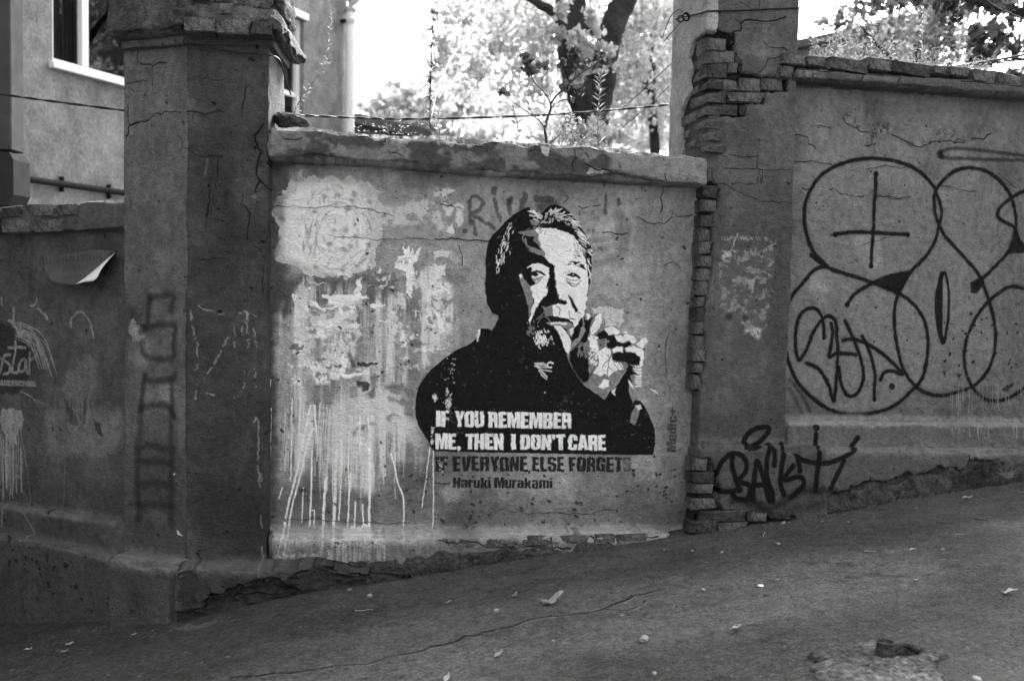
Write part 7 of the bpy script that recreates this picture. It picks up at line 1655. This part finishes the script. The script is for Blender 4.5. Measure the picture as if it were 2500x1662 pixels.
for x, y, L, a, c_, lab in ((1352, 1476, .105, .2, .35, 'largest curled pale leaf, in the middle of the street'), (1795, 1540, .06, -.3, .3, 'pale crumpled leaf right of the white stone'), (1803, 1531, .05, .1, .05, 'slim leaf just above the crumpled leaf right of the white stone'), (1257, 1458, .045, .8, .4, 'small upright leaf up left of the largest leaf'),
                            (1095, 1474, .045, .2, .2, 'dull leaf left of the small upright leaf'), (1217, 1604, .05, .5, .4, 'pale leaf low in the middle beneath the long crack'), (2361, 1219, .075, -.1, .1, 'flat oval leaf near the foot of the right wall'), (2493, 1205, .04, 0, .1, 'leaf at the right frame edge below the wall'), (2466, 1451, .08, -.3, .2, 'leaf in the dark at the far right of the street'),
                            (2227, 1345, .05, 0, .1, 'slim leaf in the right half below the long twig'), (2301, 1346, .04, .7, .2, 'tiny crumpled leaf right of the slim leaf'), (2271, 1402, .035, .5, .3, 'tiny bright leaf above the concrete lump'), (2236, 1420, .035, -.4, .2, 'small leaf above the iron pipe stub'), (170, 1575, .05, .5, .1, 'paler leaf of the pair at the lower left'),
                            (156, 1594, .05, .4, .1, 'lower leaf of the pair at the lower left'), (328, 1551, .035, .6, .1, 'small leaf below the corner pillar'), (68, 1588, .05, .3, .05, 'dull leaf near the lower left corner'), (2008, 1275, .025, 0, .1, 'chip of leaf below the sprayed tag'), (1763, 1351, .03, .8, .2, 'thin curled leaf below the tall pillar'), (1091, 1662, .05, 1.2, .4, 'leaf cut by the bottom edge of the view'), (1898, 1418, .03, 0, .1, 'thin pale scrap right of the bottle cap')):
    gleaf(x, y, L, a, c_, lab)
for x, y, s_, lab, sq in ((903, 1457, .014, 'pale angular stone left of the street middle', (1.3, 1, .6)), (1212, 1492, .011, 'white pebble between the small leaves and largest leaf', (1.2, 1, .8)), (1572, 1564, .020, 'largest white stone, in the lower middle of the street', (1.45, .9, .6)), (1717, 1441, .010, 'little white pebble right of the forked crack', (1.2, .8, .6)), (1597, 1646, .008, 'small white pebble near the bottom edge', (1, 1, 1)),
                          (1912, 1279, .011, 'round pebble close to the foot of the tall pillar', (1, 1, .9)), (1690, 1346, .008, 'grey pebble below the tall pillar', (1, 1, .7)), (1621, 1342, .007, 'dark pebble below the right end of portrait wall', (1, 1, .8)), (2071, 1275, .006, 'tiny white chip below the sprayed tag', (1.5, 1, .6)), (854, 1442, .012, 'rounded dull pebble by the broken foot of the wall', (1, 1, .8)), (1900, 1328, .009, 'flat grey pebble below the round pebble', (1.4, 1, .5)),
                          (2056, 1412, .006, 'bright grain left of the dark street stains', (1.4, 1, .6)), (1350, 1565, .006, 'bright grain above the bottom middle', (1, 1, .6)), (1518, 1503, .006, 'bright grain below the forked crack', (1, 1, .6)), (2386, 1662, .015, 'stone by the concrete lump at the bottom right', (1.2, 1, .6))):
    p = ground_px(x, y); rock('pebble', lab, (p[0], p[1], p[2] + s_ * .5), s_, M_peb if 'dark' not in lab and 'dull' not in lab else M_litd, int(x) % 97, 'stone', 'pebbles on the street', sq, 2)
def gtwig(x0, y0, x1, y1, r, lab, mat=M_lit):
    a, b = ground_px(x0, y0), ground_px(x1, y1); q = catmull([tuple(lerp(a, b, t) + np.array([random.gauss(0, .004), random.gauss(0, .004), r + .004])) for t in (0, .25, .5, .75, 1)], 4)
    tag(obj('twig', mk('twig', *tube(q, r, 6, r1=r * .5)), mat), lab, 'twig', 'twigs on the street')
for x0, y0, x1, y1, r, lab, m_ in ((867, 1492, 910, 1491, .0022, 'pale thin twig lower left of the wall foot', M_lit), (2110, 1347, 2139, 1350, .0030, 'light straight twig in the right half of the street', M_lit), (2134, 1305, 2157, 1291, .003, 'dark slanting twig below the right wall', M_twig), (2283, 1278, 2313, 1279, .003, 'dark level twig near the right wall foot', M_twig), (2330, 1307, 2352, 1306, .003, 'pale short twig at the right', M_lit), (2380, 1270, 2412, 1274, .004, 'dark forked twig at the far right', M_twig), (1863, 1300, 1865, 1314, .002, 'short pale straw below the tall pillar', M_lit), (1370, 1479, 1390, 1482, .0014, 'stem lying beside the largest leaf', M_litd), (2388, 1394, 2432, 1391, .002, 'pale wisp of straw at the far right', M_lit)):
    gtwig(x0, y0, x1, y1, r, lab, m_)
# bottle cap
p = ground_px(1855, 1429); cp = thing('bottle_cap', 'shiny bottle cap lying on the street in the right middle', 'bottle cap', loc=Vector(p))
n = 21; V, F = [], []
for i in range(n * 2): 
    a = 2 * math.pi * i / (n * 2); r_ = .0165 + .0012 * (i % 2)
    V += [(r_ * math.cos(a), r_ * math.sin(a), .001), (.0145 * math.cos(a), .0145 * math.sin(a), .008), (.004 * math.cos(a), .004 * math.sin(a), .0085)]
for i in range(n * 2):
    a, b = 3 * i, 3 * ((i + 1) % (n * 2)); F += [(a, b, b + 1, a + 1), (a + 1, b + 1, b + 2, a + 2)]
obj('skirt', mk('skirt', V, F), plain('cap_metal', .6, .25, .1, 50, .1, .9), cp)
obj('crown_top', mk('crown_top', [(0.004 * math.cos(a), .004 * math.sin(a), .0085) for a in np.linspace(0, 2 * math.pi, 5)[:-1]], [[0, 1, 2, 3]]), plain('cap_top', .05, .3, .1, 50, .1, .5), cp)

# concrete lump with pipe stub
lp = thing('concrete_lump', 'rough lump of old concrete in the street at the bottom right, iron stub inside', 'concrete')
M_conc = stucco('rough_concrete', None, .10, .7, 2.6, 60)
out = [(1990, 1600), (2040, 1584), (2100, 1572), (2170, 1566), (2240, 1572), (2290, 1588), (2300, 1606), (2284, 1622), (2282, 1662), (2240, 1690), (2150, 1710), (2040, 1690), (1992, 1650), (1996, 1625)]
q = np.array([ground_px(x, y)[:2] for x, y in out]); cen = q.mean(0)
nr, na = 46, 150; V = []
ang = np.unwrap(np.arctan2(q[:, 1] - cen[1], q[:, 0] - cen[0])); rad = np.hypot(*(q - cen).T); od = np.argsort(ang); 
aa = np.concatenate([ang[od] - 2 * math.pi, ang[od], ang[od] + 2 * math.pi]); rr_ = np.tile(rad[od], 3)
for i in range(nr + 1):
    for j in range(na):
        a = 2 * math.pi * j / na + ang[od][0]; R_ = np.interp(a, aa, rr_) * (1 + .07 * math.sin(j * .9) * math.sin(j * .37) + .06 * math.sin(j * .23 + 1)); t = i / nr
        x, y = cen[0] + math.cos(a) * R_ * min(t * 1.04, 1.0), cen[1] + math.sin(a) * R_ * min(t * 1.04, 1.0); V.append((x, y, t))
V = np.array(V); nn = fbm3(V * np.array([1, 1, 0]), 14, 3, 71) + .6 * fbm3(V * np.array([1, 1, 0]), 45, 2, 72)
hgt = .020 * (1 - sstep(.78, 1.0, V[:, 2])) + .012 * nn * (1 - sstep(.93, 1, V[:, 2]) * .7) - .01 * sstep(.97, 1, V[:, 2])
stub = ground_px(2160, 1606)[:2]; hole = ground_px(2205, 1602)[:2]
dh = np.hypot((V[:, 0] - hole[0]) / 1.5, V[:, 1] - hole[1]); hgt -= .035 * (1 - sstep(.025, .05, dh)); dst = np.hypot(V[:, 0] - stub[0], V[:, 1] - stub[1]); hgt -= .012 * (1 - sstep(.03, .055, dst))
Z = gz(V[:, 0], V[:, 1]) + hgt; V = np.stack([V[:, 0], V[:, 1], Z], -1)
F = [(i * na + j, (i + 1) * na + j, (i + 1) * na + (j + 1) % na, i * na + (j + 1) % na) for i in range(nr) for j in range(na)]
obj('concrete', mk('concrete', V, np.array(F)), M_conc, lp)
M_rust = stucco('rusty_iron', None, .05, .5, .8, 120)
bz = float(gz(*stub)); cx, cy = stub
prof = [(.034, .0), (.035, .03), (.033, .060), (.031, .078), (.033, .082), (.0335, .088), (.030, .090), (.027, .084), (.026, .074), (.012, .072), (.001, .0715)]
V = [(cx + r_ * math.cos(a) * (1 + .03 * math.sin(3 * a + r_ * 90)), cy + r_ * math.sin(a), bz + z_ * .72) for r_, z_ in prof for a in np.linspace(0, 2 * math.pi, 29)[:-1]]
F = [(i * 28 + j, i * 28 + (j + 1) % 28, (i + 1) * 28 + (j + 1) % 28, (i + 1) * 28 + j) for i in range(len(prof) - 1) for j in range(28)]
obj('pipe_stub', mk('pipe_stub', V, np.array(F)), M_rust, lp)
V, F = tube([(hole[0] - .03, hole[1] + .01, bz + .03), (hole[0] + .0, hole[1] + .02, bz + .045), (hole[0] + .035, hole[1] + .02, bz + .04), (hole[0] + .06, hole[1] + .005, bz + .025)], .012, 8)
obj('broken_rim', mk('broken_rim', V, F), M_rust, lp)

# grit gathered along the foot of the walls and strewn over the street
rr = np.random.default_rng(33); V, F = [], []
for i in range(2600):
    if i < 1700:
        x = rr.uniform(0, 2500); y = np.interp(x, [0, 350, 507, 737, 963, 1178, 1360, 1605, 1780, 2031, 2210, 2500], [1526, 1525, 1508, 1454, 1412, 1377, 1350, 1311, 1289, 1251, 1215, 1172]) + 3 + abs(rr.normal()) * 16
    else: x = rr.uniform(0, 2500); y = rr.uniform(1300, 1662)
    d_ = ray(x, y)
    if d_[2] > -.12: continue
    p = ground_px(x, y); s_ = rr.uniform(.0015, .0045) * (1.6 if rr.random() < .06 else 1)
    q = rr.normal(size=(4, 3)); q /= np.linalg.norm(q, axis=1, keepdims=True); q = q * s_ * np.array([1.3, 1.3, .8]) + p + np.array([0, 0, s_ * .5])
    o_ = len(V); V += list(q); F += [(o_, o_ + 1, o_ + 2), (o_, o_ + 2, o_ + 3), (o_, o_ + 3, o_ + 1), (o_ + 1, o_ + 3, o_ + 2)]
tag(obj('grit', mk('grit', V, F, smooth=False), plain('grit_stone', .14, .95, .5, 300, .2)), 'loose grit and crumbs along the foot of the walls', 'grit', kind='stuff')
